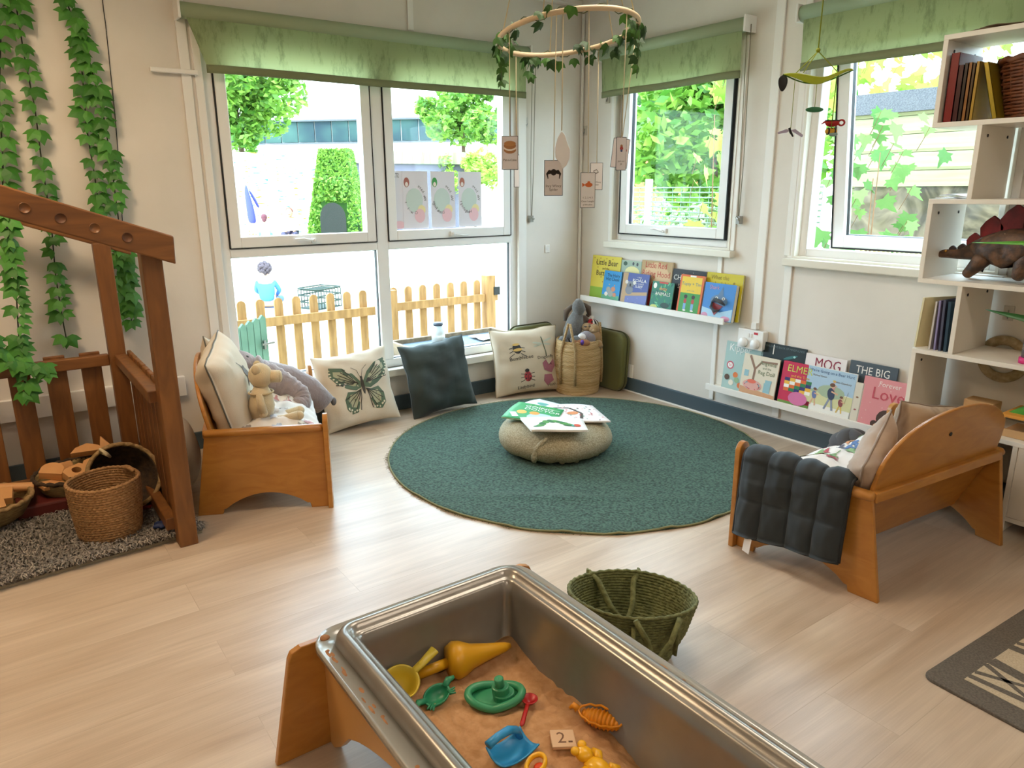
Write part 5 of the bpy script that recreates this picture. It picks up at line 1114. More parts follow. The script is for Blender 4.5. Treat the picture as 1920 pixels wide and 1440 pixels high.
# ================= PLAY HOUSE CORNER =================
M_brown = mat('brown_stained_timber', '865628', .5, col2='643C1A', scale=4, stretch=(7, 7, 1.1), detail=6, dist=.8, lo=.3, hi=.75, coat=.15)
M_brownx = mat('brown_stained_timber_x', '865628', .5, col2='643C1A', scale=4, stretch=(1.1, 7, 7), detail=6, dist=.8, lo=.3, hi=.75, coat=.15)
def playhouse():
    t = thing('play_house', 'brown-stained timber play house frame with sloping roof rail and slatted sides', 'play house', (-2.9, -.65, 0))
    P = lambda x, y, z: (x+2.9, y+.65, z)
    def bx(nm, x0, y0, z0, x1, y1, z1, mt=M_brown, bv=.004): a = P(x0, y0, z0); b = P(x1, y1, z1); return MB().box(*a, *b).build(nm, mt, t, bevel=bv)
    bx('post', -2.918, -1.115, 0, -2.852, -1.045, 1.10); bx('post', -2.965, -.285, 0, -2.898, -.235, 1.085); bx('post', -4.25, -1.115, 0, -4.18, -1.045, 1.5); bx('post', -4.25, -.285, 0, -4.18, -.235, 1.5)
    for y0, dz in ((-1.142, 0), (-.235, -.03)):
        q = [(-2.815, 1.055), (-2.812, 1.150), (-3.58, 1.432), (-4.4, 1.15), (-4.4, 1.05), (-3.58, 1.335)]
        r = MB().prism([(a+2.9, b+dz) for a, b in q], y0+.65, y0+.65+.027, axis='y').build('roof_rail', M_brownx, t, bevel=.005)
        if y0 < -1:
            for i, x in enumerate((-3.225, -3.135, -3.045, -2.955)):
                z = 1.055+.0475+(-2.815-x)*.37-.003
                MB().lathe([(0, -.003), (.0165, -.003), (.0165, .0016), (.0145, .0016), (.0145, .0004), (0, .0004)], 24, 0, RT(P(x, y0, z), rx=radians(90))).build('round_plug', mat('plug_dark', '5A351A', .6) if i in (1, 3) else M_brownx, r)
    bx('rail', -4.18, -.262, .55, -2.965, -.225, .60, M_brownx)
    bx('rail', -4.18, -.262, .04, -2.965, -.225, .09, M_brownx)
    for i in range(8): bx('slat', -3.055-i*.135-.02, -.225, .02, -2.975-i*.135-.02, -.207, .612)
    bx('rail', -2.945, -1.045, .555, -2.898, -.285, .600); bx('rail', -2.945, -1.045, .05, -2.905, -.285, .10)
    for i in range(8): bx('slat', -2.898, -.375-i*.092, .02, -2.880, -.30-i*.092, .617)
playhouse()
# shaggy rug
def shag():
    t = thing('shaggy_rug', 'shaggy grey-taupe rug on the floor of the play house', 'rug', (-2.82, -1.03, 0), radians(3.5))
    W_, D = 1.45, .72; MB().box(-W_, 0, .001, 0, D, .012).build('backing', mat('rug_backing', '8F8672', .9), t)
    r = np.random.default_rng(3); n = 21000
    px = -r.random(n)**1.25*W_; py = r.random(n)*D; k = int(n*.16); py[:k] = np.abs(r.normal(0, .012, k)); 
    a = r.random(n)*6.28; ln = r.uniform(.026, .052, n); tx = np.cos(a)*ln*.8; ty = np.sin(a)*ln*.8; h = r.uniform(.012, .03, n)+.012
    w_ = .0028; V = np.zeros((n, 5, 3))
    V[:, 0] = np.stack([px-np.sin(a)*w_, py+np.cos(a)*w_, np.full(n, .010)], 1); V[:, 1] = np.stack([px+np.sin(a)*w_, py-np.cos(a)*w_, np.full(n, .010)], 1)
    V[:, 2] = np.stack([px+tx*.45+np.sin(a)*w_, py+ty*.45-np.cos(a)*w_, h], 1); V[:, 3] = np.stack([px+tx*.45-np.sin(a)*w_, py+ty*.45+np.cos(a)*w_, h], 1)
    V[:, 4] = np.stack([px+tx, py+ty, h*.85], 1)
    m = MB(); m.v = [tuple(v) for v in V.reshape(-1, 3)]; 
    for i in range(n): b = 5*i; m.f += [(b, b+1, b+2, b+3), (b+3, b+2, b+4)]
    m.m = [0]*len(m.f); m.sm = [False]*len(m.f)
    o = m.build('pile', leafy('shag_fibres', '6E6862', 'AAA298', 0, .95), t); o['kind'] = 'stuff'
shag()
M_jute = mat('jute_rope', 'B38A5C', .75, col2='8F6840', scale=90, bump=.4)
def rope_basket(name, label, cx, cy, z, prof, M_, rr=.0065, tw=60, n=None, sy=1, parent_rot=(0, 0, 0), inner=None):
    t = thing(name, label, 'basket', (cx, cy, z), parent_rot); H = prof[-1][1]; m = MB(); k = int(H/(rr*1.5))
    def R(z_):
        for (r0, a), (r1, b) in zip(prof, prof[1:]):
            if a <= z_ <= b: f = (z_-a)/(b-a or 1); return r0+(r1-r0)*f
        return prof[-1][0]
    for i in range(k+1):
        z_ = rr+H*i/k*.97; r0 = R(min(z_, H)); pts = []
        for j in range(tw*2):
            a = 2*pi*j/(tw*2); q = r0+rr*.25*cos(a*tw+i*2.1); pts.append((q*cos(a), q*sin(a)*sy, z_+rr*.3*sin(a*tw+i*2.1)+.002*sin(3*a+i*.2)))
        m.tube(pts, rr, 5, closed=True)
    m.lathe([(r_-rr*.3, z_) for r_, z_ in prof]+[(r_-rr*.6, z_) for r_, z_ in prof[::-1]], 48, sy=sy); m.build('coiled_wall', M_, t); MB().lathe([(0, .001), (R(0)-.002, .001), (R(0)-.002, .012), (0, .012)], 40, sy=sy).build('base', M_, t)
    return t
tb = rope_basket('rope_basket', 'tall tan jute rope basket standing on the shaggy rug', -3.112, -.865, .018, [(.095, 0), (.105, .02), (.118, .14), (.122, .225)], M_jute, .0068, 44)
m = MB(); m.tube([(.11*cos(a), .11*sin(a), .222+.012*sin((a-.1)*3)) for a in (.2, .35, .5, .65, .8)], [.006, .009, .010, .009, .006], 7); m.build('handle_stub', M_jute, tb)
M_block = mat('beech_block', 'D9A56C', .5, col2='C68F58', scale=5, stretch=(1, 1, 6))
def bowl_basket(label, cx, cy, z, R, H, rot, mt, rimc, sy=1):
    t = thing('bowl_basket', label, 'basket', (cx, cy, z), rot)
    m = MB(); m.lathe([(0, .0), (R*.45, .0), (R*.8, H*.35), (R*.97, H*.8), (R, H), (R-.008, H), (R*.95, H*.8), (R*.78, H*.38), (R*.43, .010), (0, .010)], 48, sy=sy); m.build('bowl', mt, t)
    m = MB(); m.tube([(R*cos(a), R*sin(a)*sy, H+.003*sin(24*a)) for a in [2*pi*j/96 for j in range(96)]], .009, 7, closed=True); m.build('rim', rimc, t)
    return t
M_reed = mat('pale_reed', 'A08A5C', .8, col2='7F6A42', scale=30, stretch=(1, 1, 6), bump=.6); M_dk = mat('dark_reed', '4A3722', .8, col2='2E2216', scale=40, bump=.6); M_jr = mat('jute_rim', 'A88A5E', .8, bump=.5, col2='8A6E46', scale=80)
bowl_basket('shallow reed basket with wooden blocks, cut by the left edge of the photo', -3.50, -.50, .020, .165, .105, (0, 0, 0), M_reed, M_jr)
bowl_basket('dark-rimmed reed basket full of wooden blocks, behind the tall rope basket', -3.165, -.41, .020, .155, .13, (0, radians(-3), 0), M_reed, M_dk)
tt = bowl_basket('round dark basket tipped on its side beside the play house post', -3.045, -.60, .115, .135, .13, (radians(58), 0, radians(12)), M_dk, M_jr)
MB().tube([(-.05, .115, .13), (-.06, .125, .155), (-.045, .10, .165), (-.03, .09, .14), (-.05, .115, .13)], .006, 7).build('rope_handle', M_string, tt)
def block(label, kind, loc, rot, s=(.1, .05, .03)):
    m = MB(); a, b, c = s
    if kind == 'box': m.box(-a/2, -b/2, -c/2, a/2, b/2, c/2)
    elif kind == 'wedge': m.prism([(-a/2, 0), (a/2, 0), (a/2-.02, b*.6), (0, b), (-a/2+.02, b*.6)], -c/2, c/2)
    elif kind == 'tri': m.prism([(-a/2, 0), (a/2, 0), (-a/2, b)], -c/2, c/2)
    elif kind == 'dome': m.prism([(-a/2, 0), (a/2, 0)]+[(a/2*cos(pi*i/12), b*.4+b*.6*sin(pi*i/12)) for i in range(13)], -c/2, c/2)
    elif kind == 'cyl': m.tube([(-a/2, 0, 0), (a/2, 0, 0)], b/2, 16)
    elif kind == 'bridge':
        n = 12; o = [(a/2, -b/2), (a/2, b/2), (-a/2, b/2), (-a/2, -b/2)]; r = b*.30
        q = lambda ang, cx: (cx+r*cos(ang), r*sin(ang))
        for cx, x0, x1 in ((a*.27, a*.02, a/2), (-a*.22, -a/2, a*.02)):
            ring = [q(2*pi*i/16, cx) for i in range(16)]; sq = []
            for i in range(16):
                ang = 2*pi*i/16; dx, dy = cos(ang), sin(ang); hx = (x1-cx) if dx > 0 else (cx-x0); tt_ = min(hx/abs(dx) if abs(dx) > 1e-6 else 9, (b/2)/abs(dy) if abs(dy) > 1e-6 else 9); sq.append((cx+dx*tt_, dy*tt_))
            for z0, z1 in ((-c/2, c/2),):
                vs = [(x, y, z0) for x, y in ring]+[(x, y, z0) for x, y in sq]+[(x, y, z1) for x, y in ring]+[(x, y, z1) for x, y in sq]
                f = []
                for i in range(16): j = (i+1) % 16; f += [(i, j, 16+j, 16+i), (32+j, 32+i, 48+i, 48+j), (i, 32+i, 32+j, j), (16+j, 48+j, 48+i, 16+i)]
                m.add(vs, f)
    return tag(m.build('wooden_block', M_block, loc=loc, rot=rot, bevel=.0015 if kind != 'bridge' else 0), label, 'block', 'wooden building blocks in the baskets')
Z = radians
block('pentagon-shaped beech block lying on the left of the middle basket', 'dome', (-3.265, -0.470, 0.162), (Z(20), Z(10), Z(-20)), (.085, .07, .035))
block('plain flat beech block under the domed one in the middle basket', 'box', (-3.265, -0.485, 0.132), (Z(8), Z(5), Z(20)), (.085, .06, .016))
block('long beech block with two round holes lying across the middle basket', 'bridge', (-3.140, -0.475, 0.169), (Z(25), Z(-6), Z(28)), (.17, .06, .032))
block('beech cylinder lying behind the block with holes', 'cyl', (-3.055, -.50, .148), (0, Z(-8), Z(22)), (.13, .036, .036))
block('wedge-shaped beech block at the back of the middle basket', 'wedge', (-3.110, -0.320, 0.184), (Z(30), 0, Z(-8)), (.13, .05, .03))
block('pointed triangular beech block sticking up at the right of the middle basket', 'tri', (-3.030, -0.310, 0.184), (Z(65), 0, Z(-25)), (.06, .06, .018))
block('small plain beech block at the back left of the middle basket', 'box', (-3.205, -0.350, 0.159), (Z(5), 0, Z(10)), (.06, .03, .022))
block('small round-topped beech block in the centre of the middle basket', 'dome', (-3.195, -0.410, 0.154), (Z(75), 0, Z(-15)), (.04, .04, .016))
block('thin stick block standing in the centre of the middle basket', 'cyl', (-3.180, -0.445, 0.158), (0, Z(40), Z(-30)), (.05, .014, .014))
block('beech half-round rod pointing out of the left basket', 'cyl', (-3.44, -.42, .138), (0, Z(6), Z(-12)), (.24, .036, .036))
block('square beech block on top of the left basket', 'box', (-3.455, -.50, .130), (Z(14), Z(2), Z(-5)), (.11, .08, .03))
block('rectangular beech block nearest the camera in the left basket', 'box', (-3.48, -.58, .122), (Z(20), 0, Z(6)), (.10, .07, .035))
for k, (lb, loc, rz, c_) in enumerate((('small red stick inside the tipped basket', (-3.02, -.655, .16), 40, '8E1F1A'), ('second small red stick inside the tipped basket, lower one', (-2.995, -.645, .10), 70, 'A0241C'))):
    tag(MB().box(-.03, -.008, -.008, .03, .008, .008).build('red_stick', flat(c_), loc=loc, rot=(0, Z(rz), 0), bevel=.002), lb, 'toy')
tag(MB().box(-.05, -.02, 0, .05, .02, .018).build('red_block', flat('8E1A1A'), loc=(-2.985, -.72, .03), rot=(0, 0, .1), bevel=.003), 'flat dark red block on the shaggy rug under the tipped basket', 'block')
tag(MB().ell((0, 0, .014), (.032, .028, .013), 10, fn=lambda v: Vector((v.x*(1+.2*sin(6*math.atan2(v.y, v.x))), v.y*(1+.2*sin(6*math.atan2(v.y, v.x))), v.z))).build('blue_piece', flat('1A2C5A'), loc=(-2.945, -.955, .03)), 'small dark blue toy piece beside the foot of the play house post', 'toy')
tag(MB().box(-.09, -.11, 0, .09, .11, .055).build('red_tray', flat('5A1A14'), loc=(-3.31, -.44, .026), bevel=.01), 'dark red box on the rug between the left and the middle basket', 'box')
def bag():
    t = thing('cloth_bag', 'pale grey-white slumped cloth bag between the play house and the left sofa', 'bag', (-2.775, -.50, 0))
    MB().ell((0, 0, .17), (.085, .15, .175), 20, fn=lambda v: Vector((v.x*(1+.12*noise3(v.x*9, v.y*9, v.z*9)), v.y*(1+.15*noise3(v.y*7, v.z*7, 3)), max(-.168, v.z*(1+.1*noise3(v.x*9, v.y*5, 1)))))).build('body', mat('pale_cloth', 'D2CCC4', .8), t)
    MB().tube([(0, -.06, .31), (.01, -.03, .35), (0, .04, .345), (-.01, .06, .31)], .008, 6).build('handle', mat('pale_cloth', ''), t)
bag()
# ---------------- ivy garlands ----------------
M_ivy = leafy('silk_ivy_leaf', '32701F', '559A38', .12, .5); M_stem = mat('ivy_stem', '26301C', .7)
def ivy_leaf(m, P, out, down, s, r):
    # three-lobed leaf hanging from P, facing 'out'
    pts = [(0, 0), (.36, .04), (.56, .28), (.68, .74), (.34, .62), (.20, .84), (0, 1.16), (-.20, .84), (-.34, .62), (-.68, .74), (-.56, .28), (-.36, .04)]
    d = Vector(down).normalized(); o = Vector(out); o = (o-d*o.dot(d)).normalized(); x = d.cross(o)
    vs = [P+(d*.45+o*.10)*s]+[P+(x*a+d*b+o*(-.28*abs(a)+.10-.25*(b-.4)**2))*s for a, b in pts]
    m.add(vs, [(0, 1+i, 1+(i+1) % 12) for i in range(12)], 0, False)
def garland(label, pts, y, n, s, seed, ends=True, gaps=()):
    r = random.Random(seed); t = thing('ivy_garland', label, 'garland', (pts[0][0], y, 0), group='green ivy garlands')
    P = [Vector((a-pts[0][0], 0, b)) for a, b in pts]; st = MB(); st.tube([p+Vector((0, .004*sin(i*2), 0)) for i, p in enumerate(P)], .003, 6); st.build('stem', M_stem, t)
    m = MB(); L_ = [0]
    for a, b in zip(P, P[1:]): L_.append(L_[-1]+(b-a).length)
    for i in range(n):
        d = L_[-1]*(i+.3)/n; j = max(k_ for k_ in range(len(L_)-1) if L_[k_] <= d); f_ = (d-L_[j])/(L_[j+1]-L_[j]); p = P[j].lerp(P[j+1], f_)
        if any(a < (i/n) < b for a, b in gaps): continue
        for q in ((-1, 1) if r.random() < .75 else (r.choice((-1, 1)),)):
            side = q*r.uniform(.2, 1); ivy_leaf(m, p+Vector((q*.006, -.01, 0)), (side*.5+r.gauss(0, .2), -1, r.uniform(.1, .7)), (side*.9+r.gauss(0, .25), -.25, -1+r.uniform(0, .5)), s*r.uniform(.75, 1.2), r)
    m.build('leaves', M_ivy, t)
garland('ivy garland just inside the left edge of the photo, upper one', [(-3.149, 2.4), (-3.149, 1.923), (-3.194, 1.678), (-3.219, 1.427), (-3.262, 1.167)], -.04, 20, .056, 1)
garland('ivy garland second from the left edge, ending above the play house rail', [(-3.079, 2.4), (-3.082, 1.85), (-3.075, 1.643), (-3.082, 1.429), (-3.083, 1.286), (-3.088, 1.116), (-3.101, .931), (-3.101, .715), (-3.099, .625)], -.04, 32, .052, 2, gaps=((.91, .945),))
garland('thick ivy garland, left strand of the pair nearest the large window', [(-2.898, 2.4), (-2.898, 2.073), (-2.876, 1.952), (-2.88, 1.783), (-2.893, 1.566), (-2.89, 1.364), (-2.89, 1.15)], -.04, 25, .055, 3)
garland('thick ivy garland, right strand of the pair nearest the large window', [(-2.866, 2.02), (-2.866, 1.953), (-2.842, 1.808), (-2.82, 1.591), (-2.818, 1.364), (-2.821, 1.177), (-2.816, 1.008), (-2.814, .81), (-2.83, .68)], -.05, 30, .053, 4, gaps=((.58, .7),))
garland('short ivy tail hanging between the two play house posts', [(-2.835, 1.06), (-2.85, .95), (-2.86, .86), (-2.862, .73)], -.045, 10, .058, 5)
garland('lush ivy garland hanging over the back rail of the play house', [(-3.25, 1.25), (-3.261, 1.056), (-3.264, .897), (-3.279, .75), (-3.29, .64), (-3.285, .56), (-3.30, .47)], -.30, 20, .052, 6)
garland('ivy spray spreading along the back rail at the left edge of the photo', [(-3.40, .80), (-3.37, .70), (-3.33, .645), (-3.27, .615), (-3.22, .60), (-3.19, .56)], -.31, 12, .052, 7)

# ================= BASKET OF SOFT TOYS =================
def toy_basket():
    t = rope_basket('rope_basket', 'large pale rope basket full of soft toys in the room corner', -.272, -.315, 0, [(.135, 0), (.138, .02), (.152, .16), (.150, .26), (.135, .35)], mat('pale_seagrass', 'CDB084', .7, col2='AA8C58', scale=5, stretch=(1, 1, 16)), .0062, 30)
    Ms = mat('plaited_strap', 'B79A70', .8, bump=.4, col2='93764C', scale=120)
    for a0, hz, sp in ((Z(205), .47, .33), (Z(-35), .455, .30)):
        for q in (-1, 1):
            a = a0+q*sp; MB().tube([(.158*cos(a), .158*sin(a), .07), (.162*cos(a), .162*sin(a), .18), (.155*cos(a), .155*sin(a), .30), (.145*cos(a0+q*.16), .145*sin(a0+q*.16), .40), (.14*cos(a0+q*.04), .14*sin(a0+q*.04), hz)], .0085, 7).build('strap', Ms, t)
toy_basket()
TB = Vector((-.272, -.315, 0))
def plush(label, parts, loc, rz, name='soft_toy', cat='soft toy', group='soft toys in the rope basket', rx=0, ry=0, s=1):
    t = thing(name, label, cat, loc, (rx, ry, rz), group=group)
    for nm, mt, items in parts:
        m = MB()
        for it in items:
            if it[0] == 'e': m.ell(tuple(v*s for v in it[1]), tuple(v*s for v in it[2]) if isinstance(it[2], tuple) else it[2]*s, 12)
            else: m.tube([tuple(v*s for v in p) for p in it[1]], [v*s for v in it[2]], 10)
        m.build(nm, mt, t)
    return t
Pg = mat('grey_plush_fur', '6E6E6C', .95, sheen=.5, bump=.3, col2='5E5E5E', scale=150); Pd = mat('dark_brown_plush', '5A4A3E', .95, sheen=.4); Pt = mat('tan_plush', 'A88A64', .95, sheen=.4, bump=.3, bscale=150)
Pw = mat('white_plush', 'E0DCDC', .95, sheen=.4); Pgl = mat('lilac_grey_plush', '8A8288', .95, sheen=.4, bump=.3, bscale=120)
plush('grey long-eared rabbit toy leaning back, highest in the toy basket', [('body', Pg, [('t', [(-.02, 0, 0), (0, .0, .06), (.02, .0, .13), (.035, .0, .185)], [.045, .062, .055, .035]), ('t', [(-.05, -.04, .0), (-.085, -.07, .03)], [.025, .02]), ('t', [(.03, -.05, .0), (.02, -.09, .03)], [.025, .02])]),
      ('head', Pg, [('t', [(.035, 0, .17), (.04, -.01, .215), (.03, -.03, .25), (.025, -.045, .275)], [.03, .045, .036, .016])]), ('ear', Pd, [('t', [(.005, .02, .23), (-.035, .03, .19), (-.045, .03, .13)], [.012, .022, .012])]), ('ear', Pd, [('t', [(.07, .02, .24), (.11, .03, .21), (.12, .03, .16)], [.012, .022, .012])]),
      ('eye', M_black, [('e', (.063, -.035, .235), .005)])], (-.285, -.27, .33), Z(-30))
plush('brown bear toy with dark eye, peeping beside the grey rabbit', [('head', Pd, [('e', (0, 0, .05), (.045, .042, .045)), ('e', (0, -.04, .04), (.018, .015, .015))]), ('ear', Pd, [('e', (.035, .01, .09), .014)]), ('eye', M_black, [('e', (.018, -.038, .06), .005)])], (-.205, -.28, .40), Z(-35))
def ball():
    t = thing('fabric_ball', 'soft ball patched in red, white and black triangles at the top of the toy basket', 'ball', (-.165, -.33, .425), group='soft toys in the rope basket')
    m = MB(); n = 10; r = .048; q = 20; m.ell((0, 0, 0), r, n)
    mi = []
    for k, f in enumerate(m.f):
        c = sum((Vector(m.v[i]) for i in f), Vector())/len(f); a = (math.atan2(c.y, c.x)+2*pi) % (2*pi); s_ = int(a/(2*pi)*8)
        mi.append((0, 1, 2, 2, 0, 1, 2, 3)[s_] if abs(c.z) < .04 else 0)
        if s_ in (5, 6): mi[-1] = 1 if (k % 2) else 2
    m.m = mi; m.build('patches', [flat('B5202C'), flat('E6E2DE'), flat('1E1E20'), flat('C23A3A')], t)
    MB().tube([(0, 0, .04), (0, 0, .065)], .009, 8).build('tab', flat('E6E2DE'), t)
ball()
plush('small grey elephant toy with round ear at the front of the toy basket', [('body', Pgl, [('e', (0, 0, .03), (.05, .045, .045)), ('t', [(-.02, -.03, .03), (-.05, -.05, .015), (-.06, -.04, -.01)], [.02, .013, .009])]), ('ear', Pgl, [('e', (.02, -.045, .03), (.028, .01, .036))])], (-.265, -.385, .335), Z(-20))
plush('tan teddy bear toy lying on the right side of the toy basket', [('body', Pt, [('e', (0, 0, .03), (.045, .045, .05)), ('t', [(.02, -.02, .0), (.03, -.06, -.015)], [.022, .02]), ('t', [(-.02, -.03, .0), (-.03, -.06, -.01)], [.02, .018])]), ('head', Pt, [('e', (-.01, .0, .085), (.038, .036, .034)), ('e', (-.01, -.035, .08), (.014, .012, .012))]), ('ear', Pt, [('e', (-.04, .005, .112), .012)])], (-.185, -.385, .33), Z(-40))
plush('small white bobble toy head in the middle of the toy basket', [('head', Pw, [('e', (0, 0, .03), (.026, .024, .024))]), ('body', Pg, [('e', (-.03, .0, .01), (.045, .03, .028))])], (-.315, -.40, .350), Z(-40))
plush('brown toy with a shiny purple patch low in the toy basket', [('body', mat('copper_plush', '9A6A48', .9), [('e', (0, 0, .02), (.05, .03, .026)), ('e', (-.045, 0, .02), (.025, .022, .022))]), ('patch', mat('purple_foil', '6A4AA8', .25, metal=.6), [('e', (.0, -.025, .028), (.012, .01, .018))])], (-.325, -.42, .325), Z(-45))
plush('brown and cream cat toy head beside the fabric ball', [('head', Pt, [('e', (0, 0, .03), (.034, .03, .028))]), ('stripe', Pd, [('e', (-.012, -.022, .038), (.012, .01, .006)), ('e', (.014, -.022, .04), (.01, .01, .006))])], (-.225, -.345, .395), Z(-35))

# ================= LEFT SOFA CONTENTS =================
def in_sofa(o, th): return Matrix.Translation((o[0], o[1], 0)) @ Matrix.Rotation(radians(th), 4, 'Z')
ML = in_sofa((-2.6835, -.492), 73.3); MR = in_sofa((-.803, -2.890), 175)
def duvet(label, M, seed, prints, mats, bump, x0=-.44, x1=.44):
    t = thing('duvet', label, 'duvet'); t.matrix_world = M
    def fn(x, y, off):
        # x along sofa -1..1, y 0 rear .. 1 front
        x = max(-1, min(1, x)); y = max(0, min(1, (y+1)/2)); hw = (.365+.07*y); X = hw*x
        Yv = -.13-.38*min(1, y*1.02); z = .262+bump*(1-abs(x)**4)**.5*sin(pi*min(.93, .15+y*.78))**.8
        z += (.010*noise3(X*9, y*3, seed)+.012*noise3(X*3+seed, y*9, 1)+.006*sin(X*60+3*noise3(X*4, y*4, seed)))*(1-abs(x)**6)
        if y > .9: z -= (y-.9)*1.2*.12; Yv -= (y-.9)*.1
        return Vector((X, Yv, z+off))
    MB().grid(lambda a, b: fn(2*a-1, 2*b-1, 0), 70, 44).build('cover', mat('white_cotton', 'DEDAD6', .85), t)
    vs = [fn(2*a/40-1, 1, 0) for a in range(41)]; m = MB(); m.add(vs+[Vector((v.x, v.y+.01, .257)) for v in vs], [(i, i+1, 42+i, 41+i) for i in range(40)], 0, True)
    vs = [fn(q, 2*a/40-1, 0) for q in (-1, 1) for a in range(41)]; m.add(vs+[Vector((v.x, v.y, .257)) for v in vs], [(i, i+1, 83+i, 82+i) for i in list(range(40))+list(range(41, 81))], 0, True); m.build('duvet_edge', mat('white_cotton', ''), t)
    r = random.Random(seed); m = MB()
    for k in range(prints):
        x, y = r.uniform(-.9, .9), r.uniform(-.85, .85); c_ = r.randrange(len(mats)); a = r.uniform(0, 3)
        rings(m, fn, oval(x, y, .045, .055, a), c_, .003, 2); rings(m, fn, oval(x+.05*cos(a), y+.05*sin(a), .035, .025, a+.7, 8), c_, .0035, 1); stroke(m, fn, [(x, y), (x-.10*cos(a), y-.11*sin(a))], .02, c_, .0032)
        stroke(m, fn, [(x, y), (x+.02, y-.14)], .02, c_, .0032)
    m.build('printed_picture', mats, t); return t
duvet('white duvet with faint insect print on the left sofa', ML, 3, 60, [flat('A8A5A0'), flat('B0B8C8'), flat('C2AFA0'), flat('8E8480'), flat('B58080')], .115)
def strokes_pillow(m, fn):
    rings(m, fn, oval(.05, .25, .14, .2), 0, .002, 2); rings(m, fn, oval(.12, .05, .1, .12), 0, .0024, 1); stroke(m, fn, [(0, .4), (-.1, .6)], .03, 0, .002); put_text(m, fn, 'Kingfisher', .0, -.45, .2, 0, .002, 0)
cushion('bird_cushion', 'cream cushion with a dark bird print and grey piping on the left sofa', .40, .42, .17, M_linen, ML @ Matrix.Translation((-.115, -.205, .262)) @ Matrix.Rotation(radians(-8), 4, 'Z') @ Matrix.Rotation(radians(-12), 4, 'X') @ Matrix.Rotation(radians(-10), 4, 'Y'), strokes_pillow, (flat('4A3F3C'),), piping=mat('grey_piping', '6A6A62', .8), seed=14, wr=.014, pinch=.04)
cushion('plain_cushion', 'second cream cushion leaning behind the bird cushion', .38, .38, .12, M_linen, ML @ Matrix.Translation((.10, -.15, .262)) @ Matrix.Rotation(radians(-6), 4, 'Z') @ Matrix.Rotation(radians(-10), 4, 'X') @ Matrix.Rotation(radians(14), 4, 'Y'), None, (), piping=mat('grey_piping', ''), seed=17, wr=.014, pinch=.04)
Pc = mat('cream_knit_toy', 'CDBB98', .95, sheen=.3, bump=.3, bscale=300)
pg = thing('soft_toy', 'cream knitted pig-like soft toy with ringed legs sitting on the left sofa', 'soft toy'); pg.matrix_world = ML @ Matrix.Translation((-.235, -.285, .358)) @ Matrix.Rotation(radians(-5), 4, 'Z')
MB().tube([(0, 0, .0), (0, 0, .05), (0, -.005, .10), (0, -.005, .135)], [.045, .056, .045, .028], 16).ell((0, 0, 0), .044, 8).build('body', Pc, pg)
h = MB().ell((0, -.008, .18), (.048, .05, .054), 14).build('head', Pc, pg); MB().tube([(0, -.045, .175), (0, -.085, .172)], [.028, .026], 14).ell((0, -.085, .172), (.026, .012, .026), 8).build('snout', Pc, h)
for q in (-1, 1):
    MB().ell((q*.040, .005, .215), (.010, .018, .022), 8).build('ear', Pc, h)
    MB().tube([(q*.045, 0, .11), (q*.058, -.005, .07), (q*.056, -.01, .03)], [.014, .017, .019], 10).ell((q*.056, -.01, .028), .019, 8).build('arm', Pc, pg)
    MB().tube([(q*.03, -.03, -.012), (q*.035, -.09, -.008), (q*.038, -.15, .002)], [.017, .016, .021], 10).ell((q*.038, -.155, .003), .020, 8).build('leg', Pc, pg)
MB().tube([(.050*cos(a), .050*sin(a)-.004, .108) for a in [2*pi*j/24 for j in range(24)]], .004, 6, closed=True).build('neck_band', mat('cream_band', 'B5A27E', .9), pg)
Pe = mat('mauve_grey_plush', '8C7F80', .95, sheen=.5, bump=.5, bscale=60)
el = thing('soft_toy', 'big mauve-grey elephant soft toy with long trunk slumped along the left sofa', 'soft toy'); el.matrix_world = ML @ Matrix.Translation((.13, -.22, .355)) @ Matrix.Scale(1.22, 4)
def wr_(v): return v*(1+.05*noise3(v.x*25, v.y*25, v.z*25))
eb = MB().ell((0, .03, .10), (.10, .09, .085), 18, fn=wr_).build('head', Pe, el)
tk = [(-.005, -.03, .09), (-.02, -.09, .07), (-.035, -.145, .035), (-.05, -.19, 0), (-.075, -.20, -.025), (-.11, -.18, -.03)]
MB().tube([Vector(tk[int(k/8)]).lerp(Vector(tk[min(5, int(k/8)+1)]), (k % 8)/8) for k in range(41)], [(.062-.030*k/40)*(1+.05*sin(k*1.9)) for k in range(41)], 16).build('trunk', Pe, eb)
MB().ell((-.03, -.055, .115), (.07, .02, .05), 12, fn=wr_).build('ear', Pe, eb)
MB().tube([(-.055, -.02, .10), (-.075, -.045, .085), (-.08, -.065, .07)], [.013, .012, .009], 10).build('tusk', mat('ivory_plush', 'DCCBB0', .8), eb)
MB().ell((-.03, -.015, .16), (.008, .008, .008), 8).build('eye', M_black, eb)
MB().tube([(.06, .02, .06), (.10, -.06, .05), (.12, -.16, .02), (.13, -.24, -.03), (.125, -.30, -.10)], [.075, .07, .062, .055, .048], 16).build('body', Pe, el)
MB().ell((.115, -.335, -.085), (.018, .012, .018), 8).build('toe_nail', mat('grey_nail', '5A5658', .7), el)

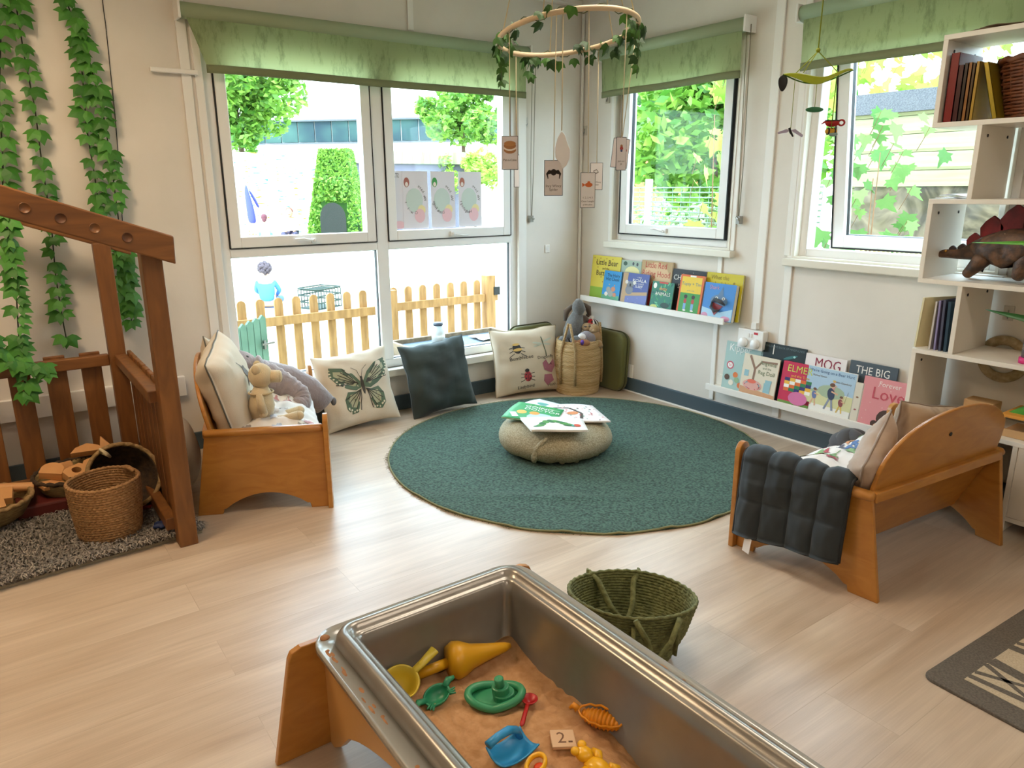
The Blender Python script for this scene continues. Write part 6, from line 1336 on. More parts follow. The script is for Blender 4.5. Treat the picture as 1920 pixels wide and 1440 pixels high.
# ================= RIGHT SOFA CONTENTS =================
duvet('white duvet with small coloured dinosaur print on the right sofa', MR, 9, 70, [flat('B5424E'), flat('6A8F4A'), flat('4F6FA0'), flat('C98A5A'), flat('5A5A66'), flat('7FA56A')], .10)
M_fawn = mat('fawn_velvet', 'B5A08C', .8, sheen=.5, col2='9A8472', scale=8)
def dots(m, fn):
    for k in range(9): stroke(m, fn, [(-.8+k*.2, .7), (-.78+k*.2, .35-.1*(k % 3))], .03, 0, .002)
cushion('fawn_cushion', 'fawn cushion with a pointed corner at the near end of the right sofa', .29, .27, .11, M_fawn, MR @ Matrix.Translation((.20, -.20, .27)) @ Matrix.Rotation(radians(22), 4, 'Z') @ Matrix.Rotation(radians(-8), 4, 'X') @ Matrix.Rotation(radians(26), 4, 'Y'), None, (), piping=mat('fawn_piping', '8F7F72', .8), seed=21, pinch=.10)
cushion('printed_cushion', 'brown-streaked fawn cushion at the far end of the right sofa', .40, .25, .12, mat('streaked_fawn', 'B8A48E', .8, col2='6A5444', scale=9, stretch=(1, 1, .4), lo=.5, hi=.7), MR @ Matrix.Translation((-.10, -.215, .30)) @ Matrix.Rotation(radians(-6), 4, 'Z') @ Matrix.Rotation(radians(-6), 4, 'X') @ Matrix.Rotation(radians(-10), 4, 'Y'), None, (), piping=mat('fawn_piping', ''), seed=25, wr=.012)
def quilt():
    t = thing('quilted_blanket', 'dark navy-green quilted blanket hanging over the near arm of the right sofa', 'blanket'); t.matrix_world = MR
    Mq = mat('dark_velvet_quilt', '1B2328', .7, sheen=.12, col2='232D33', scale=6); Ml = mat('grey_fleece', '8E9A92', .95)
    P0 = Vector((.385, -.085, 0)); P1 = Vector((.457, -.515, 0)); d = (P1-P0); L = d.length; d.normalize(); n = Vector((-d.y, d.x, 0)); n = n if n.x > 0 else -n
    def path(s):   # s metres from the inner hem, over the arm rail, down the outside
        if s < .10: return -.032, .325+s*.35, (-1, 0)
        if s < .19: a = pi-(s-.10)/.09*pi; return .032*cos(a), .362+.030*sin(a), (cos(a), sin(a))
        return .034+(s-.19)*.10, .362-(s-.19), (1, 0.1)
    S = .44
    def fn(a, b, k=1):
        s = a*S; o, z, nn = path(s); u = .035+(L-.05)*b; q = abs(sin(pi*4*b))**.5; q2 = 1
        if s > .19: q2 = abs(sin(pi*((s-.19)/.125+.0)))**.5 if s < .44 else 1
        pf = (.003+.020*q*(.2+.8*q2)+.004*noise3(a*9, b*14, 2))*k; sh = .012*noise3(b*3, a*3, 5)+.02*(b-.5)*(a > .5)*(a-.5)
        c = P0+d*u+n*(o+nn[0]*pf+sh*(s > .25)); return Vector((c.x, c.y, z+nn[1]*pf-(.03*b*(s > .19)*(s-.19)/.25)))
    MB().grid(lambda a, b: fn(a, b), 64, 96).build('quilted_face', Mq, t)
    MB().grid(lambda a, b: fn(a, b, -.12), 40, 30).build('fleece_lining', Ml, t)
    MB().tube([fn(1, b/40, .3) for b in range(41)], .007, 7).tube([fn(a/40, 0, .3) for a in range(41)], .006, 7).tube([fn(a/40, 1, .3) for a in range(41)], .006, 7).build('binding', mat('dark_binding', '14191C', .6), t)
    tb_ = fn(1, .82, .3); MB().box(-.001, -.018, -.055, .001, .018, .0).build('care_tag', flat('E0DAD6'), t, loc=tb_+n*.004, rot=(0, radians(-8), radians(-10)))
quilt()
tag(MB().box(-.045, -.001, -.014, .045, .0, .014).build('paper_sticker', mat('worn_label', 'C9AE86', .6), SR, loc=(-.405, -.09, .075), rot=(0, radians(-8), radians(102))), 'worn pale sticker')
def knot():
    t = thing('knot_cushion', 'dark grey knotted ball cushion on the floor behind the right sofa', 'cushion', (-.225, -2.20, .115))
    m = MB(); M_k = mat('dark_grey_velvet', '4A4A4E', .8, sheen=.2)
    for ax, off in (((0, 0, 0), 0), ((pi/2, 0, 0), .6), ((pi/2, pi/2, .4), 1.2), ((.7, .5, 0), .3)):
        M = Matrix.Rotation(ax[0], 4, 'X') @ Matrix.Rotation(ax[1], 4, 'Y') @ Matrix.Rotation(ax[2], 4, 'Z')
        m.tube([(.072*cos(a), .072*sin(a), .022*sin(2*a+off)) for a in [2*pi*j/40 for j in range(40)]], .038, 12, closed=True, M=M)
    m.build('knot', M_k, t)
knot()

# ================= SAND TRAY =================
TX0, TX1, TY0, TY1 = -2.885, -2.295, -3.68, -2.405
def rrect(off, z, r=.07, n=8):
    x0, x1, y0, y1 = TX0+off, TX1-off, TY0+off, TY1-off; r = max(.02, r-off*.6); o = []
    for cx, cy, a0 in ((x1-r, y1-r, 0), (x0+r, y1-r, pi/2), (x0+r, y0+r, pi), (x1-r, y0+r, 1.5*pi)):
        for i in range(n+1): a = a0+pi/2*i/n; o.append((cx+r*cos(a), cy+r*sin(a), z))
    return o
def loft(m, prof, mi=0, wob=None):
    rs = [rrect(o, z) for o, z in prof]; k = len(rs[0]); vs = [p for r in rs for p in r]
    if wob: vs = [wob(p) for p in vs]
    m.add(vs, [(i*k+j, i*k+(j+1) % k, (i+1)*k+(j+1) % k, (i+1)*k+j) for i in range(len(rs)-1) for j in range(k)], mi, True)
    return k
def tray():
    t = thing('sand_tray', 'large wooden-framed sand tray with a shiny grey metal-look tub', 'sand tray', (0, 0, 0))
    Mt = mat('brushed_tub', 'A19C95', .3, metal=.6, col2='8A847C', scale=6, lo=.3, hi=.8); Mf = mat('smoky_flange', 'A19E96', .22, metal=.1, coat=.5)
    m = MB(); k = loft(m, [(.036, .312), (.040, .332), (.048, .345), (.060, .347), (.068, .340), (.072, .330), (.080, .330), (.087, .324), (.091, .29), (.102, .12), (.13, .108)])
    m.add(rrect(.13, .108), [tuple(range(k))], 0); m.build('tub', Mt, t)
    def wob(p): return (p[0]-.006*(p[0] < -2.6)*sin((p[1]+2.4)*6)**2*1, p[1], p[2]+.004*sin(p[1]*17)*(p[0] < -2.7))
    m = MB(); loft(m, [(.042, .310), (.006, .310), (.0, .316), (-.001, .310), (-.001, .300)], wob=wob); m.build('flange', Mf, t, solid=.002)
    m = MB(); r = random.Random(9)
    for i in range(46):
        s = r.random(); y = -2.48-1.0*s; x = TX0+.016+r.uniform(-.004, .006) if i < 36 else TX1-.018; m.ell((x, y, .3135), (.003+.004*r.random(), r.uniform(.006, .025), .0018), 6)
    m.ell((-2.855, -2.435, .314), (.012, .012, .004), 6); o = m.build('spilled_sand', mat('tan_sand', 'A9784E', .95, col2='8E6240', scale=60), t); o['kind'] = 'stuff'
    for y0 in (-2.398, -3.70):
        y1 = y0+.018
        MB().prism([(-2.98, 0), (-2.93, .262), (-2.922, .278), (-2.90, .286), (-2.265, .286), (-2.243, .278), (-2.235, .262), (-2.185, 0), (-2.32, 0), (-2.36, .10), (-2.50, .15), (-2.66, .15), (-2.80, .10), (-2.84, 0)], y0, y1, axis='y').build('end_panel', M_birch, t, bevel=.003)
    for x0 in (-2.848, -2.335):
        pts = [(-2.398, .0), (-2.398, .29), (-3.682, .29), (-3.682, .0)]+[(-3.66+.06+1.14*i/20, .03+.19*max(0, sin(pi*(i/20)))**.6) for i in range(21)]+[(-2.42, .0)]
        MB().prism(pts, x0, x0+.018, axis='x').build('side_panel', M_birch_l if x0 < -2.5 else M_birch, t, bevel=.002)
tray()
def sandbed():
    def h(x, y):
        z = .148+.016*noise3(x*5, y*5, 2)+.006*noise3(x*16, y*16, 3)+.0035*(1-abs(noise3(x*38, y*26, 4))*2)*(y < -2.62)+.004*noise3(x*30, y*60, 7)*(y < -2.7)
        z += .025*max(0, 1-((x+2.40)**2+(y+2.52)**2)**.5/.12)+.012*max(0, 1-((x+2.72)**2+(y+2.6)**2)**.5/.15)
        z -= .040*max(0, min(1, (x+2.46)/.09))*max(0, min(1, (-2.86-y)/.12))
        z -= .018*max(0, 1-abs(x+2.80-.12*(-2.75-y))/.03)*max(0, min(1, (-2.78-y)/.05))
        return z
    def fn(a, b):
        x = TX0+.088+(TX1-TX0-.176)*a; y = TY1-.090-(TY1-TY0-.18)*b; return (x, y, h(x, y))
    o = MB().grid(fn, 130, 240).build('play_sand', mat('orange_sand', 'CC9E72', .95, col2='B98A5C', scale=45, detail=8, bump=.5)); tag(o, 'orange-brown play sand spread in the tray', 'sand', kind='stuff'); return h
SH = sandbed()
GT = 'toys in the sand tray'
Py = mat('pale_yellow_plastic', 'D9BE3E', .35); Pm = mat('mustard_plastic', 'DDA31A', .35); Pgn = mat('green_plastic', '3F9A6E', .35); Pdg = mat('deep_green_plastic', '2E8A62', .35)
def toy(name, label, x, y, rz, rx=0, ry=0, dz=0): return thing(name, label, 'sand toy', (x, y, SH(x, y)+dz), (Z(rx), Z(ry), Z(rz)), group=GT)
t = toy('sand_scoop', 'pale yellow ladle scoop in the far left corner of the sand', -2.725, -2.545, 12, 22, -12, .045)
m = MB(); m.lathe([(0, -.036), (.018, -.033), (.036, -.014), (.042, .010), (.044, .012), (.040, .012), (.034, -.010), (.017, -.028), (0, -.031)], 28); m.build('bowl', Py, t)
MB().tube([(.040, 0, .010), (.075, .004, .004), (.115, .008, .006)], [.009, .010, .012], 10, flat=.5).build('handle', Py, t)
t = toy('funnel_toy', 'mustard yellow funnel with a tube handle, largest toy in the sand', -2.560, -2.535, -12, 0, 0, .040)
MB().lathe([(0, -.034), (.036, -.030), (.046, -.012), (.043, .004), (.030, .030), (.020, .075), (.012, .120), (.006, .135), (0, .136)], 28, 0, RT(ry=Z(90))).build('funnel', Pm, t)
MB().tube([(-.025, 0, 0), (-.115, -.006, -.008)], [.012, .013], 14).build('tube_handle', Pm, t)
t = toy('crab_mould', 'small dark green crab-shaped sand mould beside the yellow scoop', -2.660, -2.595, 10, 14, -8, .012)
MB().lathe([(0, -.018), (.018, -.016), (.030, 0), (.032, .008), (.028, .008), (.026, 0), (.015, -.010), (0, -.012)], 24, sx=1.1, sy=.8).build('shell', Pdg, t)
m = MB()
for q in (-1, 1):
    m.tube([(q*.028, .004, .006), (q*.045, .010, .010), (q*.058, .004, .014)], [.008, .009, .004], 8, flat=.5)
    for k in range(3): m.tube([(q*.024, -.010-.004*k, .006), (q*(.042-.004*k), -.016-.006*k, .010)], [.004, .002], 6)
m.build('claws', Pdg, t)
t = toy('toy_boat', 'green plastic toy boat with a round funnel standing in the sand', -2.545, -2.665, -42, 8, -6, .016)
MB().tube([(.062*cos(a)*(1 if cos(a) < 0 else 1.05), .036*sin(a), .012*abs(cos(a))) for a in [2*pi*j/40 for j in range(40)]], .0095, 10, closed=True).build('hull_rim', Pgn, t)
m = MB(); m.lathe([(0, -.012), (.03, -.012), (.036, 0), (.034, .003), (0, -.006)], 30, sx=1.7, sy=.92); m.build('hull', Pgn, t)
for z, a, b in ((0, .026, .021), (.018, .021, .017)): MB().prism(oval(.022-z*.3, 0, a, b, 0, 20), z-.008, z+.016).build('cabin', Pgn, t, bevel=.003)
MB().lathe([(0, .03), (.011, .03), (.011, .055), (.008, .057), (0, .052)], 18, 0, RT((.016, 0, 0))).build('boat_funnel', Pgn, t)
t = toy('measuring_spoon', 'small red measuring spoon lying on the sand', -2.490, -2.725, -139, 0, 0, .012)
Pr = mat('red_plastic', 'B81E22', .35)
MB().lathe([(0, -.008), (.010, -.006), (.018, .004), (.020, .006), (.017, .006), (.010, -.003), (0, -.005)], 24).build('bowl', Pr, t)
MB().tube([(.018, 0, .004), (.045, 0, .003), (.078, 0, .0), (.084, 0, 0)], [.005, .005, .0055, .003], 8, flat=.45).build('handle', Pr, t)
t = toy('castle_mould', 'orange ribbed sand mould lying near the long side of the tray', -2.402, -2.875, -62, 25, 0, .014); t.scale = (1.25, 1.25, 1.25)
Po = mat('orange_plastic', 'E8951C', .35); m = MB()
m.tube([(-.036+.072*i/60, 0, .010) for i in range(61)], [.0165*(1+.10*sin(i*1.05))*max(.25, sin(pi*(i+3)/66)**.45) for i in range(61)], 16, flat=.8); m.build('body', Po, t)
MB().tube([(.040*cos(a), .017*sin(a)*(1+.08*sin(12*a)), .022) for a in [2*pi*j/48 for j in range(48)]], .0022, 6, closed=True).build('lip', Po, t)
MB().tube([(-.043, 0, .018), (-.052, .004, .022), (-.058, -.002, .018)], [.008, .006, .003], 7).build('tip', Po, t)
t = toy('sand_shovel', 'bright blue sand shovel with a thick loop handle', -2.615, -2.825, 5, 6, 0, .014)
Pb = mat('blue_plastic', '2F93CC', .35)
MB().grid(lambda a, b: (-.045+.095*a, -.034+.062*b, .014*((2*b-1)**2)+.012*((2*a-1)**2)-.012), 14, 12).build('blade', Pb, t, solid=.003)
MB().tube([(.040, .018, .0), (.030, .018, .022), (.008, .016, .038), (-.025, .014, .042), (-.055, .010, .040)], [.010, .011, .010, .009, .010], 12, flat=.75).build('handle', Pb, t)
t = toy('number_tile', 'square wooden tile carved with the number 2 lying on the sand', -2.510, -2.870, -30, 4, 4, .014)
MB().box(-.026, -.024, -.004, .026, .024, .004).build('tile', mat('pale_tile', 'DDB892', .6), t, bevel=.002)
m = MB(); put_text(m, lambda x, y_, o: Vector((x, y_, .0042+o)), '2', -.004, -.013, .042, 0, .0002); m.build('number', flat('7A5436'), t)
MB().box(.010, -.012, .0042, .019, -.008, .0046).build('dash', flat('6A4A30'), t)
Pyy = mat('bright_yellow_plastic', 'F2B51C', .3)
t = toy('animal_mould', 'bright yellow animal-shaped sand toy beside the number tile', -2.505, -2.972, -75, 0, 0, .016)
MB().ell((.0, 0, .0), (.030, .022, .016), 12).build('body', Pyy, t); hd = MB().ell((-.034, .004, .010), (.020, .018, .014), 10).build('head', Pyy, t)
for q in (-1, 1):
    MB().ell((-.048, .004+q*.012, .018), (.010, .010, .008), 8).build('ear', Pyy, hd); MB().tube([(-.01, q*.018, 0), (-.02, q*.036, -.004), (-.036, q*.040, -.008)], [.010, .010, .008], 8).build('leg', Pyy, t)
    MB().tube([(.02, q*.016, 0), (.034, q*.030, -.006)], [.010, .008], 8).build('leg', Pyy, t)
t = toy('loop_toy', 'yellow plastic loop-ended sand tool beside the blue shovel', -2.600, -2.893, 30, 0, 0, .014)
MB().tube([(.028*cos(a), .017*sin(a), .002) for a in [2*pi*j/30 for j in range(30)]], .005, 8, closed=True, flat=1.3).build('loop', Pyy, t)
MB().tube([(-.028, 0, 0), (-.06, -.010, -.002), (-.09, -.02, -.004)], [.009, .010, .011], 10, flat=.7).build('handle', Pyy, t)
tag(MB().ell((0, 0, 0), (.012, .010, .006), 8).build('red_piece', mat('orange_red_plastic', 'E04A1C', .4), loc=(-2.592, -2.893, SH(-2.592, -2.893)+.008)), 'tiny orange-red piece inside the yellow loop', 'sand toy', GT)
tag(MB().prism([(0, .014), (.004, .006), (.012, .008), (.008, 0), (.013, -.008), (.003, -.007), (0, -.014), (-.004, -.006), (-.013, -.007), (-.008, 0), (-.011, .008), (-.003, .006)], 0, .006).build('splash_piece', flat('1E5A8A', .35), loc=(-2.375, -3.005, SH(-2.375, -3.005)+.012), rot=(.2, .3, .4)), 'small dark blue star-like piece at the edge of the sand', 'sand toy', GT)

# ---------------- green basket ----------------
def green_basket():
    Mg = mat('olive_seagrass', '76784A', .85, col2='585C34', scale=70, bump=.6)
    prof = [(.10, 0), (.13, .03), (.165, .11), (.185, .195)]
    t = rope_basket('shopping_basket', 'olive green woven basket with two looped handles beyond the sand tray', -2.035, -2.575, 0, prof, Mg, .0055, 40, sy=.80, parent_rot=(Z(-4), Z(7), Z(-22)))
    for q, pts in ((1, [(-.08, .147, .195), (-.055, .125, .175), (-.03, .07, .12), (.005, .03, .085), (.04, .07, .12), (.060, .125, .175), (.085, .145, .195)]), ):
        MB().tube([Vector(p) for p in pts], .009, 8).build('handle', Mg, t)
        for x in (-.08, .085): MB().tube([(x, .150, .20), (x, .157, .10)], .009, 7, flat=.5).build('handle_end', Mg, t)
    MB().tube([(-.06, -.150, .17), (-.055, -.158, .10)], .010, 7, flat=.5).build('handle_end', Mg, t); MB().tube([(.07, -.146, .195), (.07, -.150, .09)], .010, 7, flat=.5).build('handle_end', Mg, t)
    MB().tube([(-.06, -.155, .195), (-.03, -.175, .15), (.0, -.178, .09), (.04, -.175, .14), (.07, -.152, .195)], .008, 8).build('handle', Mg, t)
    tag(MB().ell((0, 0, 0), (.05, .035, .02), 10, fn=wr_).build('orange_toy', mat('rust_fuzzy', 'A85A2A', .95, bump=.5, bscale=90), loc=(-2.08, -2.60, .035)), 'rust-orange fuzzy toy lying inside the olive green basket', 'toy')
    tag(MB().grid(lambda a, b: (-2.04+.12*a, -2.62+.09*b, .03+.02*a), 4, 4).build('clear_sheet', mat('clear_film', 'D0D2C8', .1, trans=.6), solid=.001), 'small piece of clear film inside the olive green basket', 'film')
green_basket()
# ---------------- patterned rug at right ----------------
def rug2():
    ang = math.atan2(-3.147+3.12, -.839+1.444); t = thing('patterned_rug', 'cream rug with grey border and grey branching stripes at the right', 'rug', (-1.444, -3.12, 0), Z(-3))
    Mgy = mat('grey_pile', '6E675E', .95, col2='5A544C', scale=180, bump=.4); Mcr = mat('cream_pile', 'C9BBA2', .95, col2='B8A98F', scale=180, bump=.4)
    n = 6; r = .03; W_, D = 1.1, 1.2; o = [(r+(-r)*cos(pi/2*i/n), -r+r*sin(pi/2*i/n)) for i in range(n+1)]+[(W_, 0), (W_, -D), (0, -D)]
    MB().prism(o, 0, .010).build('border', Mgy, t, bevel=.003); MB().box(.075, -D+.075, .010, W_-.075, -.075, .0115).build('field', Mcr, t)
    m = MB(); fn = lambda x, y, off: Vector((x, y, .0115+off))
    def tw(pts, w0, w1, off):
        for i, ((x0, y0), (x1, y1)) in enumerate(zip(pts, pts[1:])):
            a = w0+(w1-w0)*i/(len(pts)-1); b = w0+(w1-w0)*(i+1)/(len(pts)-1); d = sqrt((x1-x0)**2+(y1-y0)**2); nx, ny = -(y1-y0)/d, (x1-x0)/d
            m.add([fn(x0+nx*a, y0+ny*a, off), fn(x0-nx*a, y0-ny*a, off), fn(x1-nx*b, y1-ny*b, off), fn(x1+nx*b, y1+ny*b, off)], [(0, 1, 2, 3)])
    for k, (x, s) in enumerate(((.10, 1), (.22, -1), (.33, 1), (.46, -1), (.60, 1), (.74, -1), (.9, 1))):
        tw([(x, -.075), (x+.03*s, -.35), (x-.01*s, -.7), (x+.02*s, -1.12)], .020 if k % 2 else .010, .012, .0004+k*.0001); tw([(x+.01*s, -.25), (x+.07*s, -.12), (x+.09*s, -.075)], .006, .009, .0003)
        tw([(x+.02*s, -.45), (x+.10*s, -.22), (x+.12*s, -.075)], .005, .010, .0002)
    m.build('branch_pattern', Mgy, t)
rug2()
# ---------------- hoop mobile ----------------
def ivy_small(m, p, s, r): ivy_leaf(m, p, (r.gauss(0, .6), -1, r.gauss(0, .5)), (r.gauss(0, .6), r.gauss(0, .4), -1), s, r)
def mobile():
    c = Vector((-1.885, -2.105, 1.730)); t = thing('hoop_mobile', 'wooden hoop wrapped in small ivy hanging from the ceiling on strings', 'mobile', c)
    ax = Vector((.84, -.55, .11)).normalized(); ay = Vector((.52, .80, -.10)); ay = (ay-ax*ay.dot(ax)).normalized(); R = .202
    hp = [ax*R*cos(a)+ay*R*sin(a) for a in [2*pi*j/72 for j in range(72)]]
    MB().tube(hp, .0075, 10, closed=True).build('hoop', mat('pale_hoop_wood', 'D8C4A2', .5), t); H = lambda dg: ax*R*cos(Z(dg))+ay*R*sin(Z(dg))
    top = Vector((-.02, .0, CZ-c.z)); m = MB()
    for a in (200, 245, 100, 40, 330, 20): m.tube([H(a), H(a)*.05+top], .0016, 5)
    m.build('suspension_strings', M_string, t)
    r = random.Random(12); m = MB()
    for a, n, s in ((180, 8, .034), (205, 3, .03), (225, 4, .03), (60, 5, .034), (85, 4, .03), (0, 9, .034), (20, 5, .03), (105, 5, .034), (130, 3, .03), (270, 2, .034), (320, 3, .03), (150, 4, .03), (40, 4, .03)):
        for k in range(n): ivy_small(m, H(a+r.gauss(0, 9))+Vector((r.gauss(0, .012), r.gauss(0, .012), r.uniform(-.03, .02))), s*r.uniform(.8, 1.1), r)
    for a, L_ in ((165, .11), (350, .14), (120, .07)):
        for k in range(6): ivy_small(m, H(a)+Vector((.006*sin(k*3), 0, -L_*k/6)), .026, r)
    m.build('ivy_leaves', leafy('mobile_ivy', '1F3F1A', '4A7A2E', .15, .6), t)
    m = MB(); m.tube([H(a)+Vector((0, 0, .012*sin(a*.2))) for a in range(0, 360, 6)], .0014, 4, closed=True)
    for a, L_ in ((165, .12), (350, .15), (120, .08)): m.tube([H(a), H(a)+Vector((.005, 0, -L_/2)), H(a)+Vector((0, 0, -L_))], .0014, 4)
    m.build('ivy_stem', mat('thin_green_stem', '55603A', .7), t)
    cards = [('rhyme card with a brown sandwich cake and the words Pat-a-Cake', (-2.087, -2.098, 1.444), .047, .092, 0, 'cake'), ('white rhyme card seen nearly edge-on below the cake card', (-1.926, -1.91, 1.404), .030, .10, 55, 'blank'),
             ('rhyme card with a black spider and the words Incy Wincy Spider', (-2.038, -2.236, 1.375), .052, .095, 0, 'spider'), ('rhyme card with an orange fish, hung lowest', (-1.960, -2.291, 1.342), .043, .095, 10, 'fish'),
             ('white rhyme card with a small line drawing behind the fish card', (-1.696, -2.033, 1.379), .040, .085, -5, 'line'), ('rhyme card with an ice cream picture in the overlapping pair', (-1.847, -2.301, 1.438), .034, .09, 25, 'ice'), ('rhyme card tilted behind the ice cream card', (-1.686, -2.136, 1.448), .052, .088, -3, 'tilt')]
    fr = mat('card_edge_grey', '4A525C', .5); pp = flat('E2DFE2'); pw = flat('F0F1F4')
    for lb, p, w_, h_, rz, kd in cards:
        p = Vector(p); up = min((H(a) for a in range(0, 360, 4)), key=lambda v: (v.x+c.x-p.x)**2+(v.y+c.y-p.y)**2)+c
        k = thing('rhyme_card', lb, 'card', p, (0, Z(6) if kd == 'tilt' else 0, Z(-35+rz)), group='rhyme cards under the hoop')
        MB().box(-w_/2, 0, -h_, w_/2, .001, 0).build('border', fr, k, bevel=.0004); MB().box(-w_/2+.0015, -.0004, -h_+.0015, w_/2-.0015, .0014, -.0015).build('sheet', pp if kd in ('spider', 'cake', 'ice', 'tilt') else pw, k)
        fn = lambda x, y, off: Vector((w_/2*x, -.0006-off, h_*(y-1)/2)); m = MB()
        T2 = lambda s, x, y, sz: put_text(m, lambda a, b, o: Vector((a, -.0007-o, b-h_/2)), s, x, y, sz, 0, .0002)
        if kd == 'cake':
            for y, rx_, ry_, mi in ((.18, .75, .22, 1), (.28, .75, .16, 2), (.42, .75, .20, 1), (.55, .72, .16, 3)): rings(m, fn, oval(0, y, rx_, ry_), mi, .0002+y*.0003, 2)
            T2('Pat-a-Cake', 0, -.022, .0085)
        elif kd == 'spider':
            rings(m, fn, oval(0, .32, .32, .18), 4, .0003, 2)
            for q in (-1, 1):
                for j in range(4): stroke(m, fn, [(0, .32), (q*(.5+.05*j), .42-.06*j), (q*(.78-.06*j), .20-.08*j)], .09, 4, .0004)
            T2('Incy Wincy', 0, -.024, .0095); T2('Spider', 0, -.034, .0095)
        elif kd == 'fish':
            rings(m, fn, oval(.1, .30, .5, .13), 5, .0003, 2); rings(m, fn, [(-.35, .30), (-.8, .42), (-.75, .18)], 5, .0003, 1); rings(m, fn, oval(.1, .45, .2, .06), 5, .0003, 1)
            T2('1, 2, 3, 4, 5', 0, -.022, .0065); T2('Once I caught', 0, -.032, .0065); T2('a fish alive', 0, -.041, .0065)
        elif kd == 'line':
            stroke(m, fn, [(-.5, .4), (0, .5), (.3, .3), (-.2, .2), (-.5, .4)], .05, 4, .0003); T2('Incy Wincy', 0, -.020, .0065); T2('Spider', 0, -.028, .0065)
        elif kd == 'ice':
            rings(m, fn, oval(0, .45, .25, .1), 1, .0003, 1); rings(m, fn, oval(0, .32, .32, .12), 6, .0004, 2); rings(m, fn, oval(0, .18, .22, .08), 7, .0005, 1); T2('Jack and', 0, -.022, .0065); T2('Jill', 0, -.030, .0065)
        elif kd == 'tilt': stroke(m, fn, [(.5, .5), (.7, .2), (.5, 0)], .08, 6, .0003); T2('Humpty', .004, -.026, .008)
        if m.v: m.build('card_picture', [flat('2A2624'), flat('A8764A'), flat('EDE6DC'), flat('B9854F'), flat('2E2624'), flat('D9743A'), flat('A83A3A'), flat('3A4A7A')], k)
        MB().tube([up-p, (0, .0005, -.003)], .0013, 5).build('string', M_string, k)
    p = Vector((-2.023, -2.251, 1.451)); k = thing('hanging_feather', 'translucent white feather-shaped shell ornament hanging from the hoop', 'ornament', p, (0, 0, Z(-35)))
    pts = [(0, 0), (.010, -.012), (.016, -.03), (.024, -.05), (.024, -.07), (.015, -.09), (.004, -.10), (-.004, -.085), (-.016, -.07), (-.018, -.045), (-.012, -.02)]
    MB().prism(pts, -.002, .002, axis='y').build('shell', mat('pearl_white', 'F2F4F8', .2, coat=.6), k, bevel=.0015); up = H(235)
    MB().tube([(0, 0, 1.747-1.451), (0, 0, 0)], .0015, 5).build('string', M_string, k)
mobile()
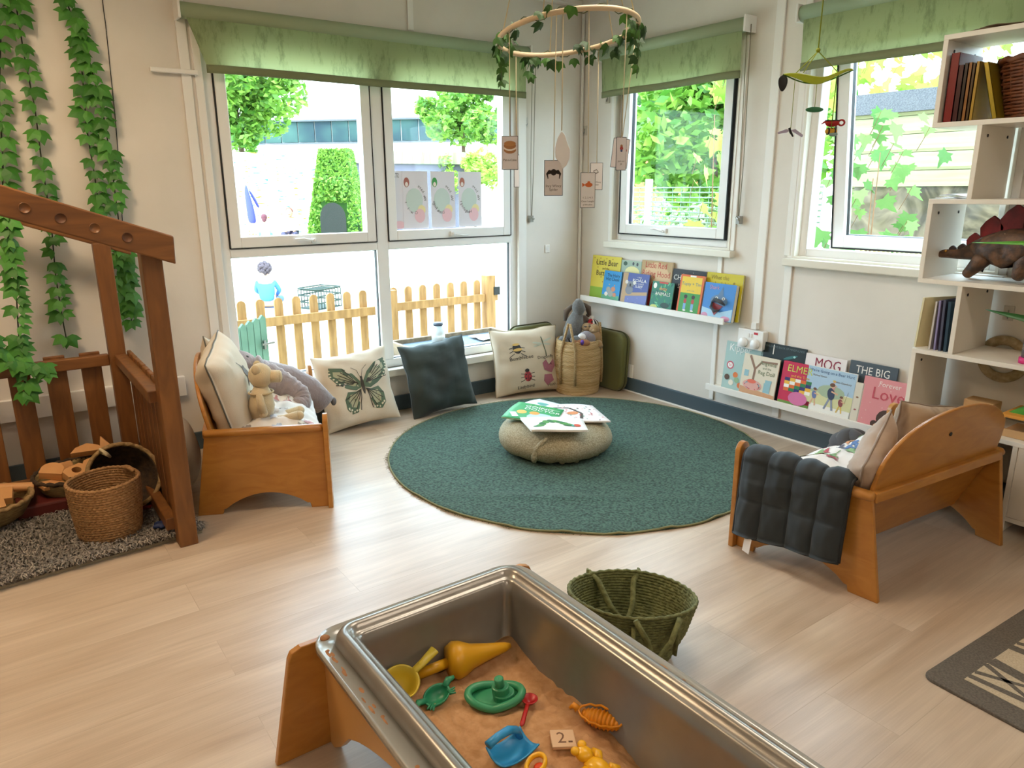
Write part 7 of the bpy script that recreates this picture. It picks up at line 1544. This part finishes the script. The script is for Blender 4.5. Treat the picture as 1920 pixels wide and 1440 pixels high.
# ---------------- leaf mobile ----------------
def leafmobile():
    c = Vector((-1.507, -2.672, 1.585)); t = thing('leaf_mobile', 'flat yellow-green felt leaf hanging on a string in front of the shelf window', 'mobile', c, (0, 0, Z(-37)))
    Ml = leafy('felt_leaf', 'BCC850', 'C6CE5E', .4, .8); m = MB()
    m.grid(lambda a, b: (-.09+.18*a, (b-.5)*.075*max(0, sin(pi*a))**.6, -.010*sin(pi*a*1.3)-.012*(1-abs(2*b-1))*sin(pi*a)+.004*sin(9*a)), 24, 8); m.build('leaf', Ml, t, solid=.002)
    MB().tube([(-.09+.18*i/12, 0, -.010*sin(pi*i/12*1.3)-.014*sin(pi*i/12)) for i in range(13)], .0018, 5).build('leaf_vein', flat('3F6A1E'), t)
    ys = mat('yellow_green_cord', '8F9A2E', .8); m = MB()
    for q in ((-.055, .02), (-.045, -.02), (.055, 0)): m.tube([(q[0], q[1], 0), (-.005, 0, .055)], .0013, 5)
    m.tube([(-.005, 0, .055), (.0, 0, CZ-c.z)], .0018, 5).ell((-.005, 0, .057), .006, 6); m.build('cord', ys, t)
    def hang(name, label, x, y, z, top, rz, fn_):
        k = thing(name, label, 'ornament', c+Matrix.Rotation(Z(-37), 3, 'Z') @ Vector((x, y, z)), (0, 0, Z(rz)), group='felt creatures under the leaf'); fn_(k)
        MB().tube([(0, 0, .002), (0, 0, top-z)], .0008, 4).build('thread', ys, k)
    def drag(k):
        MB().tube([(-.004, 0, .006), (.0, 0, -.004), (.008, 0, -.016)], [.003, .0035, .002], 8).build('body', M_black, k)
        for q, z in ((-1, 0), (1, 0)): MB().prism([(0, 0), (q*.012, .003), (q*.034, -.012 if q > 0 else -.005), (q*.032, -.018 if q > 0 else -.009), (q*.01, -.006)], -.0008, .0008, axis='y').build('wing', flat('B9B4D0'), k)
    hang('felt_dragonfly', 'small felt dragonfly with lilac wings, hanging lowest under the leaf', -.062, -.012, -.140, -.01, -37, drag)
    hang('felt_leaf', 'small dark green felt leaf hanging under the centre of the big leaf', -.0, .0, -.088, -.02, -37, lambda k: MB().ell((0, 0, 0), (.024, .006, .007), 8).build('leaf', flat('2F7A52'), k))
    def lady(k):
        MB().ell((0, 0, 0), (.019, .010, .012), 10, fn=lambda v: Vector((v.x, v.y, min(v.z, .003)))).build('body', flat('B01E22'), k)
        MB().tube([(.024+.008*cos(a), 0, -.001+.007*sin(a)) for a in [2*pi*j/16 for j in range(16)]], .0025, 6, closed=True).build('loop', flat('B01E22'), k)
        MB().prism(oval(0, 0, .02, .009, 0, 14), .003, .0055).build('back', M_black, k); MB().tube([(-.018, 0, .002), (-.028, 0, -.004)], [.003, .001], 6).build('tip', flat('B01E22'), k)
    hang('felt_ladybird', 'red and black felt creature shaped like a cup, under the right of the leaf', .050, .0, -.120, -.01, -37, lady)
    def bee(k):
        MB().ell((0, 0, 0), (.016, .010, .009), 10).build('body', flat('D9A82E'), k)
        for x in (-.008, .0, .008): MB().lathe([(.0, -.0018), (.0096, -.0018), (.0096, .0018), (0, .0018)], 14, 0, RT((x, 0, 0), ry=Z(90))).build('stripe', M_black, k)
        MB().ell((.004, -.006, -.008), (.012, .003, .006), 8).build('wing', flat('8FB0B0'), k)
    hang('felt_bee', 'small striped felt bee just below the red creature', .045, -.01, -.143, -.01, -37, bee)
    hang('felt_beetle', 'flat black felt beetle at the left end of the big leaf', -.089, .0, -.022, 0, -37, lambda k: MB().ell((0, 0, 0), (.012, .004, .017), 10, fn=lambda v: Vector((v.x*(1+.25*(v.z/.017)), v.y, v.z*1.2))).build('body', M_black, k))
leafmobile()
# ---------------- posters on the window ----------------
def posters():
    P = [('sheet showing the word STAFF, partly covered, stuck to the large window', -1.395, .19, None, 'STAFF', ''), ('owl poster in mirror writing stuck to the large window', -1.245, .165, 'A8655A', 'We have', 'Owls'),
         ('frog poster in mirror writing stuck to the large window', -1.06, .165, '3F9A4A', 'We have', 'Little Frogs'), ('hedgehog poster in mirror writing stuck to the large window', -.87, .165, 'B5705A', 'We have', 'Hedgehogs')]
    Mp = mat('thin_paper', 'E6E4EC', .8); 
    for i, (lb, x, w_, col, a, b) in enumerate(P):
        t = thing('window_poster', lb, 'poster', (x, .028-.0012*i, 1.075), group='posters on the large window'); h = .325
        MB().box(-w_/2, 0, 0, w_/2, .0006, h).build('sheet', Mp, t)
        fn = lambda u, v, off: Vector((w_/2*u, -.0004-off, h/2*(v+1))); m = MB()
        if col:
            rings(m, fn, oval(-.1, .0, .68, .42), 1, .0002, 2); rings(m, fn, oval(.45, -.35, .32, .18), 3, .0003, 2); rings(m, fn, oval(.30, -.55, .42, .25), 2, .0004, 2); rings(m, fn, oval(-.68, .62, .22, .17), 0, .0005, 2); rings(m, fn, oval(-.68, .55, .12, .08), 5, .0007, 1)
            # mirrored lettering along an arc
            for s, cy, r_, a0, a1 in ((a, .0, .80, .35*pi, .02*pi), (b, .0, .80, 1.05*pi, 1.55*pi)):
                for j, ch in enumerate(s):
                    f_ = j/(len(s)-1); an = (a0+(a1-a0)*(1-f_) if s == a else a1-(a1-a0)*f_)
                    an = a0+(a1-a0)*(1-f_) if s == a else a0+(a1-a0)*(1-f_)
                    vs, fs = text_mesh(ch, .30); q = an-pi/2 if s == a else an+pi/2
                    m.add([fn(-.1+r_*cos(an)*.95+(-X*cos(q)-Y_*sin(q)), cy+(r_*sin(an)*.62)+(-X*sin(q)+Y_*cos(q))*.5, .0008) for X, Y_, _ in vs], fs, 4)
        else: put_text(m, fn, a, .2, .78, .22, 4, .0003, mirror=True); rings(m, fn, oval(.4, -.85, .4, .14), 2, .0002, 2)
        m.build('poster_picture', [flat(col or 'CCCCCC'), flat('C9D9D2'), flat('EDC4CC'), flat('EFE2A8'), flat('55524E'), flat('EDE0D8')], t)
posters()
